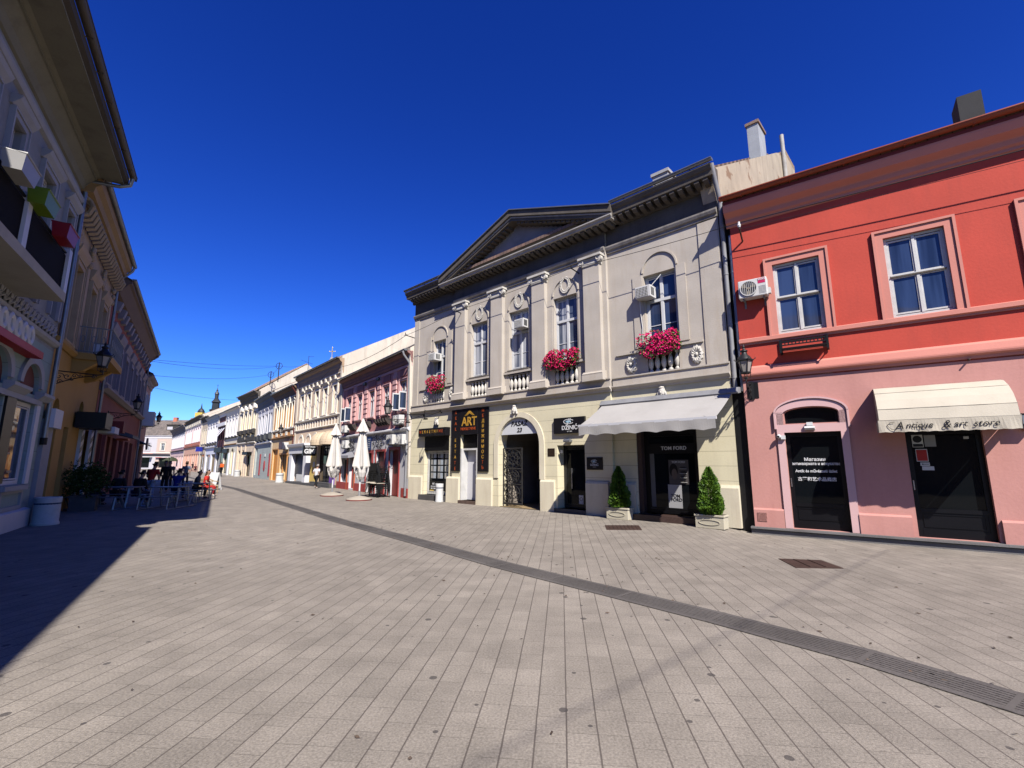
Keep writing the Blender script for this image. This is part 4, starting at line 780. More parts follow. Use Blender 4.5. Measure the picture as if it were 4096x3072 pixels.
# ------------------------------------------------------------------ flowers and shrubs
petal = [leafmat('magenta_petals', (.58, .008, .10), (.72, .02, .19), .3), leafmat('crimson_petals', (.50, .008, .07), (.66, .012, .15), .3)]; leafg = leafmat('window_box_leaves', (.05, .10, .015), (.14, .20, .03)); boxm = mat('dark_window_box', (.025, .02, .018), .8, .2, 3, .2)
def blooms(label, s0, s1, z0, z1, o, n, seed, zbox=None):
    rr = random.Random(seed); t = fthing('flower_box', label, 'flower box', FG, s0, o, z0, 'magenta petunia boxes on the palazzo windows'); W_, H_ = s1 - s0, z1 - z0
    MB().B(.15, W_ - .15, .06, .2, .02, .16).obj('trough', boxm, t)
    fm, lm = MB(), MB()
    lump = [(rr.uniform(.08, .92) * W_, rr.uniform(.12, .78) * H_, rr.uniform(.15, .25)) for _ in range(20)]
    def spot():
        cx, cz, r_ = rr.choice(lump); a, b = rr.uniform(0, 2 * pi), rr.uniform(-1, 1); q = r_ * rr.uniform(.75, 1.05)
        return cx + q * cos(a) * sqrt(1 - b * b) * 1.25, -.14 - abs(q * sin(a)) * sqrt(1 - b * b) * .9, cz + q * b
    for k in range(n):
        x, y, z = spot(); d = Vector((rr.gauss(0, .5), -1 + rr.gauss(0, .3), rr.gauss(.35, .4))).normalized(); u = d.cross(Vector((.1, .2, 1))).normalized(); v = d.cross(u); s = rr.uniform(.024, .040); p = Vector((x, y - .02, z))
        pts = [p + (u * cos(2 * pi * i / 10) + v * sin(2 * pi * i / 10)) * s * (1 if i % 2 else .68) for i in range(10)]
        fm.add(pts + [p - d * s * .5], [(i, (i + 1) % 10, 10) for i in range(10)])
    for k in range(int(n * 1.5)):
        x, y, z = spot(); y += .03; d = Vector((rr.gauss(0, 1), rr.gauss(-.6, .6), rr.gauss(0, 1))).normalized(); u = d.cross(Vector((.3, .1, 1))).normalized(); v = d.cross(u); s = rr.uniform(.02, .04); p = Vector((x, y, z))
        lm.add([p + u * s * 1.5, p + v * s * .6, p - u * s * 1.5, p - v * s * .6], [(0, 1, 2, 3)])
    lm.obj('leaves', leafg, t); fm.obj('blossoms', petal[seed % 2], t); return t
blooms('smallest magenta petunia box on the palazzo\'s leftmost window balustrade', 1.45, 2.7, 4.98, 5.76, .02, 560, 3)
blooms('magenta petunia box on the balustrade beside the pediment\'s right pilaster', 8.85, 10.2, 4.98, 5.74, .14, 820, 5)
blooms('widest magenta petunia box, under the right wing window above the white awning', 12.45, 13.95, 4.98, 5.75, .02, 1000, 6)
leafc = leafmat('cypress_leaves', (.025, .065, .010), (.095, .175, .015), .2); potm = mat('cream_planter', (.60, .55, .42), .85, .08, 3, .2, dirt=.35, dirtcol=(.40, .34, .24)); trunk = mat('bark', (.09, .06, .04), .9, .2, 6, .4)
def conifer_mesh(seed, h=1.22, r=.35, n=6500):
    rr = random.Random(seed); mb = MB(); lumps = [(rr.uniform(0, 2 * pi), rr.uniform(0, 1), rr.uniform(-.2, .2)) for _ in range(60)]
    for k in range(n):
        f = rr.random() ** 1.25; a = rr.uniform(0, 2 * pi); R_ = r * (1.03 - .78 * f ** 1.35) * (1 - .35 * max(0, .14 - f) / .14) * min(1, (1.02 - f) * 5) ** .6
        b = 0
        for la, lf, lb in lumps:
            da = abs((a - la + pi) % (2 * pi) - pi); b += lb * math.exp(-(da / .45) ** 2 - ((f - lf) / .07) ** 2)
        q = R_ * (1 + b) * (rr.random() ** .35); x, y, z = q * cos(a), q * sin(a), f * h
        d = Vector((cos(a) * .8 + rr.gauss(0, .4), sin(a) * .8 + rr.gauss(0, .4), .6 + rr.gauss(0, .4))).normalized(); u = d.cross(Vector((-sin(a), cos(a), .3 * rr.gauss(0, 1)))).normalized(); s = rr.uniform(.022, .045); p = Vector((x, y, z))
        mb.add([p - d * s, p + u * s * .5, p + d * s * 1.2, p - u * s * .5], [(0, 1, 2, 3)])
    return mb
def planter(label, s, o, lab2, seed):
    t = fthing('stone_planter', label, 'planter', FG, s, o, 0, 'cream stone planters of the opticians'); w_ = .74
    mb = MB().B(-w_ / 2, w_ / 2, .0, .30, -.17, .17).B(-w_ / 2 - .02, w_ / 2 + .02, .30, .35, -.19, .19); mb.obj('trough', potm, t, bevel=.01)
    mb = MB(); ring(mb, 0, .16, .26, .055, .28, .075, .17, .185, 24, 0, 2 * pi); mb.obj('oval_moulding', potm, t); MB().B(-w_ / 2 + .03, w_ / 2 - .03, .35, .355, -.15, .15).obj('soil', mat('soil', (.05, .035, .025), .95), t)
    c = fthing('conifer_shrub', lab2, 'shrub', FG, s, o, .35, 'conical cypresses by the display window')
    conifer_mesh(seed).obj('foliage', leafc, c); MB().tube([(0, 0, 0), (.01, .01, .9)], .03, 6, r1=.012).obj('trunk', trunk, c)
planter('cream oblong planter in the shade under the white awning', 11.72, .42, 'conical clipped cypress in shade under the white awning', 11)
planter('cream oblong planter in the sun by the black strip', 14.5, .5, 'bright green conical cypress in the sun right of the display window', 12)

# ------------------------------------------------------------------ litter bins (white concrete tubs)
def bin_(label, loc, r=.2, h=.74):
    t = thing('litter_bin', label, 'litter bin', loc, 0, 'round white litter bins along the street')
    MB().lathe([(r * 1.04, 0), (r * 1.05, .05), (r * .97, .08), (r * .97, h * .74), (r * .94, h * .745), (r * .94, h * .79), (r, h * .8), (r, h * .97), (r * .93, h), (r * .7, h), (r * .68, h * .93), (.001, h * .93)], 24, a0=.1).obj('drum', concrete, t, smooth=True)
    MB().lathe([(r * .965, h * .735), (r * .965, h * .8)], 24).obj('dark_band', mat('blue_grey_band', (.05, .07, .14), .6), t); return t
p = FG.w(2.72, .3); bin_('slim white litter bin beside the property window step', (p.x, p.y, 0), .17, .78)
bin_('broad white litter bin with a blue band at the left foreground facade', (-12.95, 13.28, 0), .29, .75)
bin_('white litter bin before the orange house, nearest the white restaurant front', (-20.0, 40.6, 0), .31, .8); bin_('small far white litter bin before the pale yellow house', (-34.0, 58.3, 0), .33, .8)

# ------------------------------------------------------------------ street lanterns on scroll brackets
lanm = mat('lantern_iron', (.022, .022, .023), .5, .2, 4, .1, .4, metal=.3); lang = glass('lantern_glass', (.22, .20, .18), rough=.25)
def lantern(label, F, s, z, arm=1.1, k_=.92):
    t = fthing('wall_lantern', label, 'wall lantern', F, s, 0, z, 'ornate black lanterns on scroll brackets'); t.scale = (k_ * F.k, k_ * F.k, k_ * F.k)
    MB().B(-.07, .07, -.45, .12, 0, .035).obj('wall_plate', lanm, t)
    mb = MB().tube([(0, 0, .05), (0, -arm, .0)], .02, 6).tube([(0, 0, -.42)] + [(0, -arm * (k / 10), -.42 * (1 - (k / 10)) ** 1.7 - .03) for k in range(1, 10)], .017, 6)
    def scroll(cy, cz, r_, d, n=14): mb.tube([(0, -(cy + r_ * (1 - q / n) * cos(d * q * .62)), cz + r_ * (1 - q / n) * sin(d * q * .62)) for q in range(n)], .013, 5)
    scroll(.14, -.13, .13, 1); scroll(.34, -.12, .11, -1); scroll(.17, -.31, .08, 1); scroll(.52, -.08, .08, 1); scroll(.66, -.06, .06, -1); scroll(arm - .12, -.07, .075, 1); scroll(.45, -.2, .05, -1)
    mb.tube([(0, -arm + .02, 0), (0, -arm - .1, .04), (0, -arm - .08, .14)], .018, 6); mb.obj('bracket', lanm, t)
    c = (0, -arm - .06, .0); mb = MB()
    for k in range(4): a = k * pi / 2 + .4; mb.tube([(c[0], c[1], .13), (c[0] + .12 * cos(a), c[1] + .12 * sin(a), .16), (c[0] + .135 * cos(a), c[1] + .135 * sin(a), .28)], .011, 5)
    mb.lathe([(.05, .1), (.06, .14), (.03, .18)], 10, c); mb.lathe([(.135, .27), (.15, .29), (.15, .32), (.12, .33)], 6, c)
    for k in range(6): a = k * pi / 3; mb.tube([(c[0] + .125 * cos(a), c[1] + .125 * sin(a), .32), (c[0] + .215 * cos(a), c[1] + .215 * sin(a), .66)], .013, 5)
    mb.lathe([(.215, .65), (.255, .67), (.255, .70), (.2, .715)], 6, c)
    for k in range(6): a = k * pi / 3; mb.tube([(c[0] + .24 * cos(a), c[1] + .24 * sin(a), .69), (c[0] + .30 * cos(a), c[1] + .30 * sin(a), .72), (c[0] + .29 * cos(a), c[1] + .29 * sin(a), .76)], .012, 5)
    mb.obj('lantern_frame', lanm, t)
    MB().lathe([(.115, .33), (.20, .66)], 6, c).obj('lantern_glass', lang, t)
    MB().lathe([(.21, .71), (.16, .80), (.10, .86), (.075, .93), (.105, .97), (.10, 1.0), (.045, 1.03), (.03, 1.07), (.045, 1.10), (.018, 1.14), (.004, 1.2)], 12, c).obj('cap', lanm, t, smooth=True); return t
L0_ = lantern('ornate black lantern on the black strip between grey and red houses', FR, .2, 3.62, .72, .8); MB().B(-.12, .2, -.4, .1, -.02, .02).obj('back_board', black, L0_)
def lan_copy(label, F, s, z): return copy_tree(LAN, F.w(s, 0, z), F.rot, label)
LAN = lantern('large dark lantern before the ochre balcony at the left', FL2, .62, 4.40, 1.12)
lan_copy('dark lantern farther down the shaded left row, over the red shopfronts', FL2, 11.5, 4.1); lan_copy('small black lantern silhouetted against the far roofs at the left', FL2, 27.2, 4.6)

# ------------------------------------------------------------------ houses farther down the right side
def cornice_(par, s0, s1, z, mt, k=1.0, h=.7):
    return MB().prof([(0, z - h), (.06, z - h), (.1, z - h * .8), (.1, z - h * .62), (.2 * k, z - h * .5), (.22 * k, z - h * .3), (.42 * k, z - h * .18), (.5 * k, z - .04), (.5 * k, z), (0, z + .02)], s0, s1).obj('cornice', mt, par)
gabm = mat('gable_plaster', (0.750, 0.675, 0.562), .9, .14, 1.0, .3, dirt=.5, dirtcol=(.30, .26, .21), streak=True)
def house(name, label, A, B, H, wm, holes, groundm=None, zg=0, slope=.55, depth=6.5, rt=None, cm=None, ck=1, chh=.7, o=0, gut=zinc, wdepth=.2):
    ck = ck * .72
    F = fr2(A, B); L = (Vector(B) - Vector(A)).length; T = fthing(name, label, 'building', F)
    up = [h for h in holes if h[2] >= zg]; dn = [h for h in holes if h[2] < zg]
    mb = MB(); wall(mb, 0.005, L - .005, zg, H, up, wdepth, o); mb.obj('wall', wm, T); MB().quad((.005, 2 * depth, 0), (L - .005, 2 * depth, 0), (L - .005, 2 * depth, H), (.005, 2 * depth, H)).obj('back_wall', wm, T)
    zr = H + slope * depth
    for s in (.01, L - .26): MB().ext([(s, .01, 0), (s, 2 * depth, 0), (s, 2 * depth, H + .3), (s, depth, zr + .38), (s, -.15, H + .3 - .15 * slope)], (.25, 0, 0)).obj('gable_wall', gabm, T)
    if zg: wall(MB_ := MB(), 0.005, L - .005, 0, zg, dn, .3, o + .01); MB_.obj('ground_floor_wall', groundm or wm, T)
    cornice_(T, -.02, L + .02, H + .03, cm or wm, ck, chh); gutter(T, 0, L, .5 * ck + .08, H + .1, gut); roof(T, .27, L - .27, H + .02, rt or tile_r, .5 * ck, slope, depth)
    return T, F, L
def belt(T, s0, s1, z, mt, h=.2, o=.1): return MB().prof([(0, z), (o * .4, z), (o, z + h * .4), (o, z + h * .7), (.03, z + h), (0, z + h)], s0, s1).obj('string_course', mt, T)
def bays(T, xs, w_, z0, z1, sm, fm=white, gm=None, trans=(.62,), sw=.14, head=0, so=.04, inner=False, o=-.1):
    for x in xs:
        window(T, x - w_ / 2, x + w_ / 2, z0, z1, o, 2, trans, .05, fm, gm or gl_dark)
        if sm: surround(T, x - w_ / 2, x + w_ / 2, z0, z1, sw, sm, so, inner, True, head)
def shopbay(T, s0, s1, z0, z1, fm, gm=None, o=-.15, name='shop_window', nv=1): return window(T, s0, s1, z0, z1, o, nv, (), .07, fm, gm or gl_shop, name)
# pink house
pinkw = mat('old_pink_render', (0.700, 0.325, 0.306), .85, .12, 1.1, .15, dirt=.4, dirtcol=(.36, .2, .19), streak=True); pinkl = mat('light_pink_trim', (0.850, 0.500, 0.475), .8, .1, 1.5, .1, dirt=.3, dirtcol=(.45, .28, .27)); greyw = mat('light_grey_trim', (0.750, 0.737, 0.750), .8, .08, 2, .1, dirt=.3)
redt = mat('red_shop_trim', (.46, .07, .06), .6, .12, 3, .1, dirt=.2)
pw = [1.8, 3.85, 5.95, 8.15, 10.45]; ph = [(x - .42, x + .42, 4.33, 5.9) for x in pw]; pg = [(.8, 2.0, .45, 2.0), (2.5, 3.45, .1, 2.2), (5.55, 6.4, .0, 2.25), (7.05, 8.3, .0, 2.3), (9.0, 10.2, 0, 2.35)]
PK, FP, Lp = house('pink_house', 'pink two-storey house with a red base left of the grey palazzo', PT[1], PT[0], 7.25, pinkw, ph + pg, greyw, 3.35, .62, 6, tile_g, mat('dark_pink_cornice', (.30, .155, .14), .85, .2, 1.5, .2, dirt=.5, dirtcol=(.12, .08, .07)), .9, .55)
for i, x in enumerate(pw):
    window(PK, x - .42, x + .42, 4.33, 5.9, -.06, 2, (.66,), .05, white, gl_dark)
    surround(PK, x - .42, x + .42, 4.33, 5.9, .13, pinkl, .05, True, True)
    MB().B(x - .5, x + .5, 6.15, 6.5, 0, .05).obj('panel', mat('dusky_pink_panel', (.40, .19, .19), .85, .1, 1, .1), PK)
    if i in (0, 4):                                        # opened sashes
        for sg in (-1, 1):
            q = MB(); x0 = x + sg * .42; q.B(-.03, .0, 4.36, 5.25, .0, .42).B(-.03, 0, 4.33, 4.40, 0, .42); 
            l = MB().B(x0 - .015, x0 + .015, 4.36, 4.42, .02, .44).B(x0 - .015, x0 + .015, 5.2, 5.26, .02, .44).B(x0 - .015, x0 + .015, 4.42, 5.2, .02, .07).B(x0 - .015, x0 + .015, 4.42, 5.2, .39, .44).obj('open_sash', white, PK); MB().B(x0 - .005, x0 + .005, 4.42, 5.2, .07, .39).obj('pane', gl_dark, l)
mb = MB()
for x in (2.82, 4.9, 7.05, 9.3):
    mb = MB().B(x - .2, x + .2, 4.25, 6.7, 0, .03)
    for k in range(7): mb.B(x - .24, x + .24, 4.35 + k * .3, 4.55 + k * .3, 0, .07)
    mb.obj('banded_pilaster', pinkl, PK)
pieces('corner_strip', pinkl, PK, [(11.0, 11.36, 3.4, 6.7, 0, .05), (0.02, .5, 3.4, 6.7, 0, .05)])
belt(PK, 0, Lp, 3.25, greyw, .22, .16); MB().B(0, Lp, 6.55, 6.68, 0, .05).obj('frieze_band', pinkl, PK)
mb = MB()
for x in (4.9, 7.05):
    for dx in (-.09, .09): mb.lathe([(.09, -.1), (.1, 0)], 10, (x + dx, -.1, 6.45), axis='y')
mb.obj('round_vents', black, PK); dcon = mat('dirty_consoles', (.07, .055, .05), .9, .3, 4, .3)
for x0, x1 in ((2.5, 3.4), (4.9, 6.0), (7.0, 8.9)):
    mb = MB()
    for k in range(5): xx = x0 + (x1 - x0) * (k + .5) / 5; mb.prof([(0, 3.72), (.1, 3.75), (.28, 3.95), (.32, 4.08), (0, 4.1)], xx - .1, xx + .1)
    mb.obj('console_row', dcon, PK)
for s0, s1 in ((0, 2.5), (3.45, 5.5), (10.6, Lp)): MB().B(s0 + .02, s1, 0, .45, 0, .05).obj('red_plinth', redt, PK)
MB().B(5.42, 5.55, .0, 2.4, 0, .05).B(6.4, 6.6, 0, 2.4, 0, .05).B(5.55, 6.4, 2.25, 2.4, 0, .05).B(6.95, 7.05, 0, 2.42, 0, .05).B(8.3, 8.42, 0, 2.42, 0, .05).B(7.05, 8.3, 2.3, 2.42, 0, .05).B(8.9, 9.0, 0, 2.5, 0, .05).B(10.2, 10.3, 0, 2.5, 0, .05).B(9, 10.2, 2.35, 2.5, 0, .05).obj('red_door_surround', redt, PK)
MB().B(5.55, 6.4, 0, 2.25, -.2, -.14).obj('door', mat('dark_red_door', (.06, .015, .012), .5, .2, 3, .1), PK); MB().B(7.05, 8.3, 0, 2.3, -.2, -.14).obj('door', mat('maroon_door', (.11, .02, .018), .5, .2, 3, .1), PK)
MB().B(9.0, 10.2, 0, 2.35, -.22, -.16).obj('door', mat('red_door', (.30, .04, .03), .5, .2, 3, .1), PK); shopbay(PK, .8, 2.0, .45, 2.0, greyw); shopbay(PK, 2.5, 3.45, .1, 2.2, redt, name='shop_door')
pieces('orange_jamb', mat('orange_paint', (.62, .14, .05), .6, .08, 3, .05), PK, [(2.05, 2.2, .0, 2.3, 0, .06), (.6, .78, .45, 2.3, 0, .06), (3.5, 3.62, 0, 2.3, 0, .06)])
for s0, s1 in ((.4, 1.75), (1.9, 3.3)): MB().prof([(0, 2.05), (.4, 1.98), (.4, 2.14), (0, 2.42)], s0, s1).obj('grey_shop_hood', mat('grey_hood', (.34, .34, .37), .7, .08, 2, .05), PK)
downpipe(PK, 11.25, .1, 6.6, zincd, .1, .055, (.5, 7.3)); chimney(PK, 9.8, -5, 9.5, 11.7, .9, .7, mat('pale_chimney', (.45, .45, .44)), soot_shade); chimney(PK, 3.2, -5.2, 9.6, 11.9, 1.0, .7, MATS['pale_chimney'], soot_shade)
mb = MB(); rr = random.Random(4)
for x0, x1 in ((2.2, 3.5), (6.7, 8.6)):
    for k in range(70): x, z = rr.uniform(x0, x1), rr.uniform(2.45, 3.2); a = rr.uniform(0, 6.28); l = rr.uniform(.08, .22); mb.tube([(x, -.1, z), (x + l * .5 * cos(a), -.16, z + l * .5 * sin(a)), (x + l * cos(a + .6), -.12, z + l * sin(a + .6))], .012, 4)
mb.obj('wrought_grille', black, PK)
t = fthing('shop_sign', 'dark blue sign with white lines over the maroon door of the pink house', 'sign', FP, 5.3, 0, 2.42); MB().B(0, 1.0, 0, .7, .06, .1).obj('board', mat('blue_sign', (.012, .02, .11), .4, .08, 3, 0), t)
mb = MB(); [mb.B(.56, .9, .14 + k * .115, .165 + k * .115, .1, .104) for k in range(5)]; mb.B(.08, .34, .3, .32, .1, .104); mb.obj('white_lines', textw, t)
split_ac('white air conditioner high on the pink house, nearest the cream house', FP, 1.35, 0, 3.62, .8, .46, .3); split_ac('white air conditioner under the first one, above the grey hoods', FP, 1.7, 0, 2.6, .8, .5, .3)
split_ac('white air conditioner left of a pair over the chair stacks', FP, 9.2, 0, 2.62, .8, .5, .3); split_ac('white air conditioner right of a pair, beside the pink house\'s downpipe', FP, 10.45, 0, 2.58, .78, .5, .3); split_ac('white air conditioner behind the lantern over the chair stacks', FP, 9.95, 0, 3.6, .8, .48, .3)
lan_copy('grey lantern on the pink house above the stacked chairs', FP, 11.1, 3.78)
# cream house with the restaurant
crm = mat('cream_render', (.93, .72, .52), .85, .06, 1, .1, dirt=.15, dirtcol=(.5, .38, .27)); crml = mat('light_cream_trim', (.95, .87, .74), .8, .05, 1.5, .08, dirt=.15, dirtcol=(.6, .5, .38))
cw = [1.5, 3.35, 5.35, 7.3, 9.35]; cg = [(.9, 3.9, .35, 2.42), (6.3, 9.3, .25, 3.0)]
CR, FC, Lc = house('cream_house', 'cream two-storey house with the restaurant sign, left of the pink house', PT[2], PT[1], 8.95, crm, [(x - .4, x + .4, 5.2, 7.25) for x in cw] + cg, crm, 4.3, .55, 6.5, tile_o, mat('tan_cornice', (.52, .36, .23), .85, .08, 1.2, .1, dirt=.2), 1.0, 1.0)
bays(CR, cw, .8, 5.2, 7.25, crml, white, glass('window_glass_blind', (.55, .52, .48), (.62, .60, .56), .3), (.7,), .18, .2, .06)
belt(CR, 0, Lc, 4.95, crml, .2, .12); belt(CR, 0, Lc, 4.28, crml, .14, .1)
mb = MB(); k = .3
while k < Lc: mb.B(k, k + .09, 4.42, 4.95, 0, .05); k += .62
mb.obj('panel_strips', crml, CR); mb = MB()
for x in cw + [2.42, 4.35, 6.3, 8.3]: mb.prof([(0, 7.55), (.1, 7.6), (.16, 7.95), (0, 8.0)], x - .12, x + .12)
mb.B(0, Lc, 8.0, 8.08, 0, .1); mb.obj('brackets', crml, CR)
mb = MB()
for x in (1.9, 3.85, 5.6): ring(mb, x, 3.28, .52, .55, .68, .72, 0, .06, 18)
mb.obj('blind_arches', crml, CR)
sf = MB().B(.05, .8, .15, 2.45, 0, .35).B(4.0, 4.75, .15, 2.45, 0, .35).prof([(0, 2.42), (.4, 2.42), (.42, 2.9), (.55, 2.98), (.6, 3.15), (.6, 3.2), (0, 3.22)], 0, 4.85).obj('white_shopfront', mat('white_timber_shopfront', (0.900, 0.887, 0.925), .5, .05, 2, .05), CR)
mb = MB().B(.8, 4.0, .2, 2.42, -.1, 0)
for k in range(22): mb.prof([(0, .62 + k * .08), (.05, .62 + k * .08), (.015, .68 + k * .08), (0, .69 + k * .08)], .82, 3.98)
mb.obj('roller_shutter', mat('dark_shutter', (.045, .045, .05), .45, .1, 2, .05), CR); MB().B(1.6, 3.2, .2, .75, .02, .1).obj('white_box', white, CR)
MB().B(4.9, 6.2, .15, 2.3, 0, .06).obj('yellow_panel', mat('yellow_paint', (0.900, 0.650, 0.200), .7, .06, 2, .05), CR); MB().B(5.7, 6.05, 1.35, 1.75, .06, .1).obj('meter_box', papr, CR)
shopbay(CR, 6.3, 9.3, .25, 3.0, black, None, -.2, nv=2); MB().B(9.4, 10.3, .2, 1.1, 0, .08).obj('purple_panel', mat('purple_paint', (.22, .10, .45), .6), CR); MB().B(0, 10.7, 0, .18, -.1, .5).B(6, 10.2, .18, .3, -.1, .35).obj('dark_step', MATS['dark_stone_step'], CR)
t = fthing('restaurant_sign', 'black sign with white restaurant lettering standing out from the cream house', 'sign', FC, 6.0, 0, 0); MB().B(-.08, .08, 2.2, 2.98, .02, 1.0).obj('board', SB, t)
text('RESTORAN', .15, textw, t, (.085, -.5, 2.86), (pi / 2, 0, pi / 2), sx=.95, off=.003); text('GIMI', .46, textw, t, (.085, -.5, 2.52), (pi / 2, 0, pi / 2), sx=.88, off=.02)
def dome_awning(label, s0, s1, z0, z1, o, F):
    t = fthing('dome_awning', label, 'awning', F, 0, 0, 0, 'beige dome awnings of the cream house'); mb = MB(); cx, rx, n, m = (s0 + s1) / 2, (s1 - s0) / 2, 14, 7
    g = lambda i, j: (cx - rx * cos(pi * i / n) * cos(pi / 2 * j / m), -o * sin(pi * i / n) * cos(pi / 2 * j / m), z0 + .2 + (z1 - z0 - .2) * sin(pi / 2 * j / m))
    for i in range(n):
        for j in range(m): mb.quad(g(i, j), g(i + 1, j), g(i + 1, j + 1), g(i, j + 1))
        a, b = g(i, 0), g(i + 1, 0); mb.quad((a[0], a[1], z0), (b[0], b[1], z0), b, a)
    mb.obj('canopy', mat('beige_awning', (.68, .54, .38), .8, .05, 2, .1), t); r_ = MB()
    for i in range(0, n + 1, 2): r_.tube([tuple(c * 1.003 for c in g(i, j)) for j in range(m + 1)], .015, 4)
    r_.obj('ribs', MATS['beige_awning'], t)
dome_awning('beige dome awning nearest the restaurant sign', 6.5, 8.45, 2.95, 3.95, .9, FC); dome_awning('beige dome awning behind the left folded parasol', 8.5, 10.4, 2.95, 3.95, .9, FC)
# orange house
org = mat('orange_render', (0.850, 0.413, 0.138), .85, .08, 1, .1, dirt=.15, dirtcol=(.5, .25, .09)); orgl = mat('pale_orange_ground', (0.875, 0.613, 0.338), .85, .06, 1, .1, dirt=.15, dirtcol=(.55, .38, .2), grooves=.5); orgw = mat('cream_white_trim', (0.950, 0.900, 0.775), .75, .05, 2, .08)
ow = [1.75, 3.55, 5.4, 7.25]; T, F, L = house('orange_house', 'orange two-storey house with white window heads and a lantern', PT[3], PT[2], 8.35, org, [(x - .38, x + .38, 4.85, 7.1) for x in ow] + [(.9, 3.0, .02, 2.9), (3.8, 5.0, .1, 2.4), (5.2, 6.5, .2, 2.4)], orgl, 4.0, .55, 6.5, tile_g, mat('dark_brown_cornice', (.20, .13, .09), .85, .15, 2, .2), 1.1, .8)
bays(T, ow, .76, 4.85, 7.1, orgw, white, gl_pale, (.68,), .07, .25, .1); belt(T, 0, L, 4.62, orgw, .2, .12); belt(T, 0, L, 3.9, mat('brown_band', (.35, .19, .09), .85), .2, .16)
mb = MB(); [mb.B(x - .3, x + .3, 4.15, 4.5, 0, .06) for x in ow]; [mb.lathe([(.09, 7.0), (.12, 7.3), (.14, 7.5), (.1, 7.6)], 8, (x + d, -.12, 0)) for x in ow for d in (-.75,)]; mb.B(.0, L, 7.55, 7.62, 0, .12); mb.obj('white_ornaments', orgw, T)
MB().B(.9, 3.0, .02, 2.9, -.5, -.1).obj('orange_door', mat('orange_paint_door', (0.775, 0.300, 0.037), .6, .1, 2, .05), T); MB().B(.8, .9, 0, 3.0, 0, .08).B(3, 3.1, 0, 3, 0, .08).B(.9, 3, 2.9, 3.0, 0, .08).B(3.7, 6.6, 2.4, 2.55, 0, .1).B(3.7, 3.8, 0, 2.4, 0, .1).B(5.0, 5.2, 0, 2.4, 0, .1).B(6.5, 6.6, 0, 2.4, 0, .1).obj('timber_surround', mat('orange_brown_trim', (.55, .27, .09), .7), T)
shopbay(T, 3.8, 5.0, .1, 2.4, white, name='shop_door'); MB().B(5.2, 6.5, .2, 2.4, -.25, -.2).obj('ochre_shutter', mat('ochre_panel', (0.775, 0.562, 0.125), .7), T); MB().B(7.0, 8.2, .2, 2.2, 0, .1).obj('dark_kiosk_panel', mat('kiosk_dark', (.10, .11, .12), .5, .2, 3), T)
t = fthing('box_sign', 'maroon box sign on the orange house beside the white restaurant front', 'sign', F, 5.3, 0, 2.85); MB().B(0, 1.3, 0, .65, .05, .55).obj('box', mat('maroon_sign', (.10, .03, .03), .5), t); MB().B(1.3, 1.32, .02, .63, .05, .55).obj('side', white, t)
downpipe(T, 8.2, .1, 7.6, mat('dark_red_pipe', (.12, .03, .025), .5), .1, .06, (.5, 8.4)); lan_copy('lantern on the orange house above the maroon box sign', F, 8.0, 3.95)
# grey green house
grn = mat('grey_green_render', (0.525, 0.575, 0.537), .85, .06, 1, .1, dirt=.15, grooves=.55); grb = mat('blue_grey_render', (0.450, 0.500, 0.562), .85, .08, 1, .1, dirt=.2); lav = mat('lavender_white_trim', (.86, .84, .86), .7, .05, 2, .06)
gw = [1.6, 3.7, 5.8, 8.3]; T, F, L = house('grey_green_house', 'grey-green house with red vertical banners on the ground floor', PT[4], PT[3], 8.75, grb, [(x - .42, x + .42, 4.8, 6.8) for x in gw] + [(.5, 1.5, .3, 3.3)], grn, 3.7, .55, 6.5, tile_g, mat('slate_cornice', (.17, .19, .21), .85, .1, 2, .1), 1.3, 1.3)
bays(T, gw, .84, 4.8, 6.8, lav, white, gl_dark, (.5,), .35, .35, .08); belt(T, 0, L, 3.65, lav, .2, .2); MB().B(0, L, 3.45, 3.65, 0, .04).obj('dark_band', grb, T)
MB().B(0, L, 6.9, 7.3, 0, .05).obj('frieze', lav, T); dcs = mat('dark_consoles', (.08, .085, .09), .9, .3, 4)
for x in gw: MB().prof([(0, 3.95), (.3, 4.1), (.35, 4.6), (0, 4.65)], x - .7, x + .7).obj('window_console', dcs, T); MB().B(.5, 1.5, .3, 3.3, -.3, -.2).obj('pale_door', grn, T)
for i, x in enumerate((3.8, 9.0)): MB().B(x - .32, x + .32, .35, 2.6, .02, .05).obj('red_banner', mat('red_banner', (.55, .045, .04), .6, .15, 3, 0), T)
MB().sz(arcpts(6.4, 1.35, .4, .55, 18, 0, 2 * pi), .02, .05).obj('red_emblem', MATS['red_banner'], T); MB().B(6.1, 6.7, 2.3, 2.6, .02, .06).obj('small_sign', papr, T)
# street line beyond
dl = Vector((sin(R(-40.8)), cos(R(-40.8))))
def SP(d): return (-34.36 + dl.x * d, 59.12 + dl.y * d)
yel = mat('pale_yellow_render', (0.900, 0.725, 0.413), .85, .07, 1, .1, dirt=.15); yelc = mat('yellow_cream_rusticated', (0.900, 0.725, 0.525), .85, .05, 1, .1, dirt=.1, grooves=.42); dkc = mat('dark_consoles2', (.06, .055, .05), .9, .3, 4)
yw = [1.2, 3.2, 5.2, 7.3]; T, F, L = house('yellow_house', 'pale yellow house with rusticated ground floor and triangular window gables', SP(1.96), PT[4], 10.0, yel, [(x - .42, x + .42, 5.75, 7.8) for x in yw] + [(.6, 1.7, .1, 3.2), (2.6, 3.5, .1, 3.2), (5.0, 7.0, .1, 2.6)], yelc, 4.0, .72, 5.1, tile_o, soot_shade, 1.6, 1.0)
bays(T, yw, .84, 5.75, 7.8, crml, white, gl_pale, (.65,), .2, .2, .08); mb = MB()
for x in yw: mb.sz([(x - .7, 8.15), (x + .7, 8.15), (x, 8.75)], 0, .3)
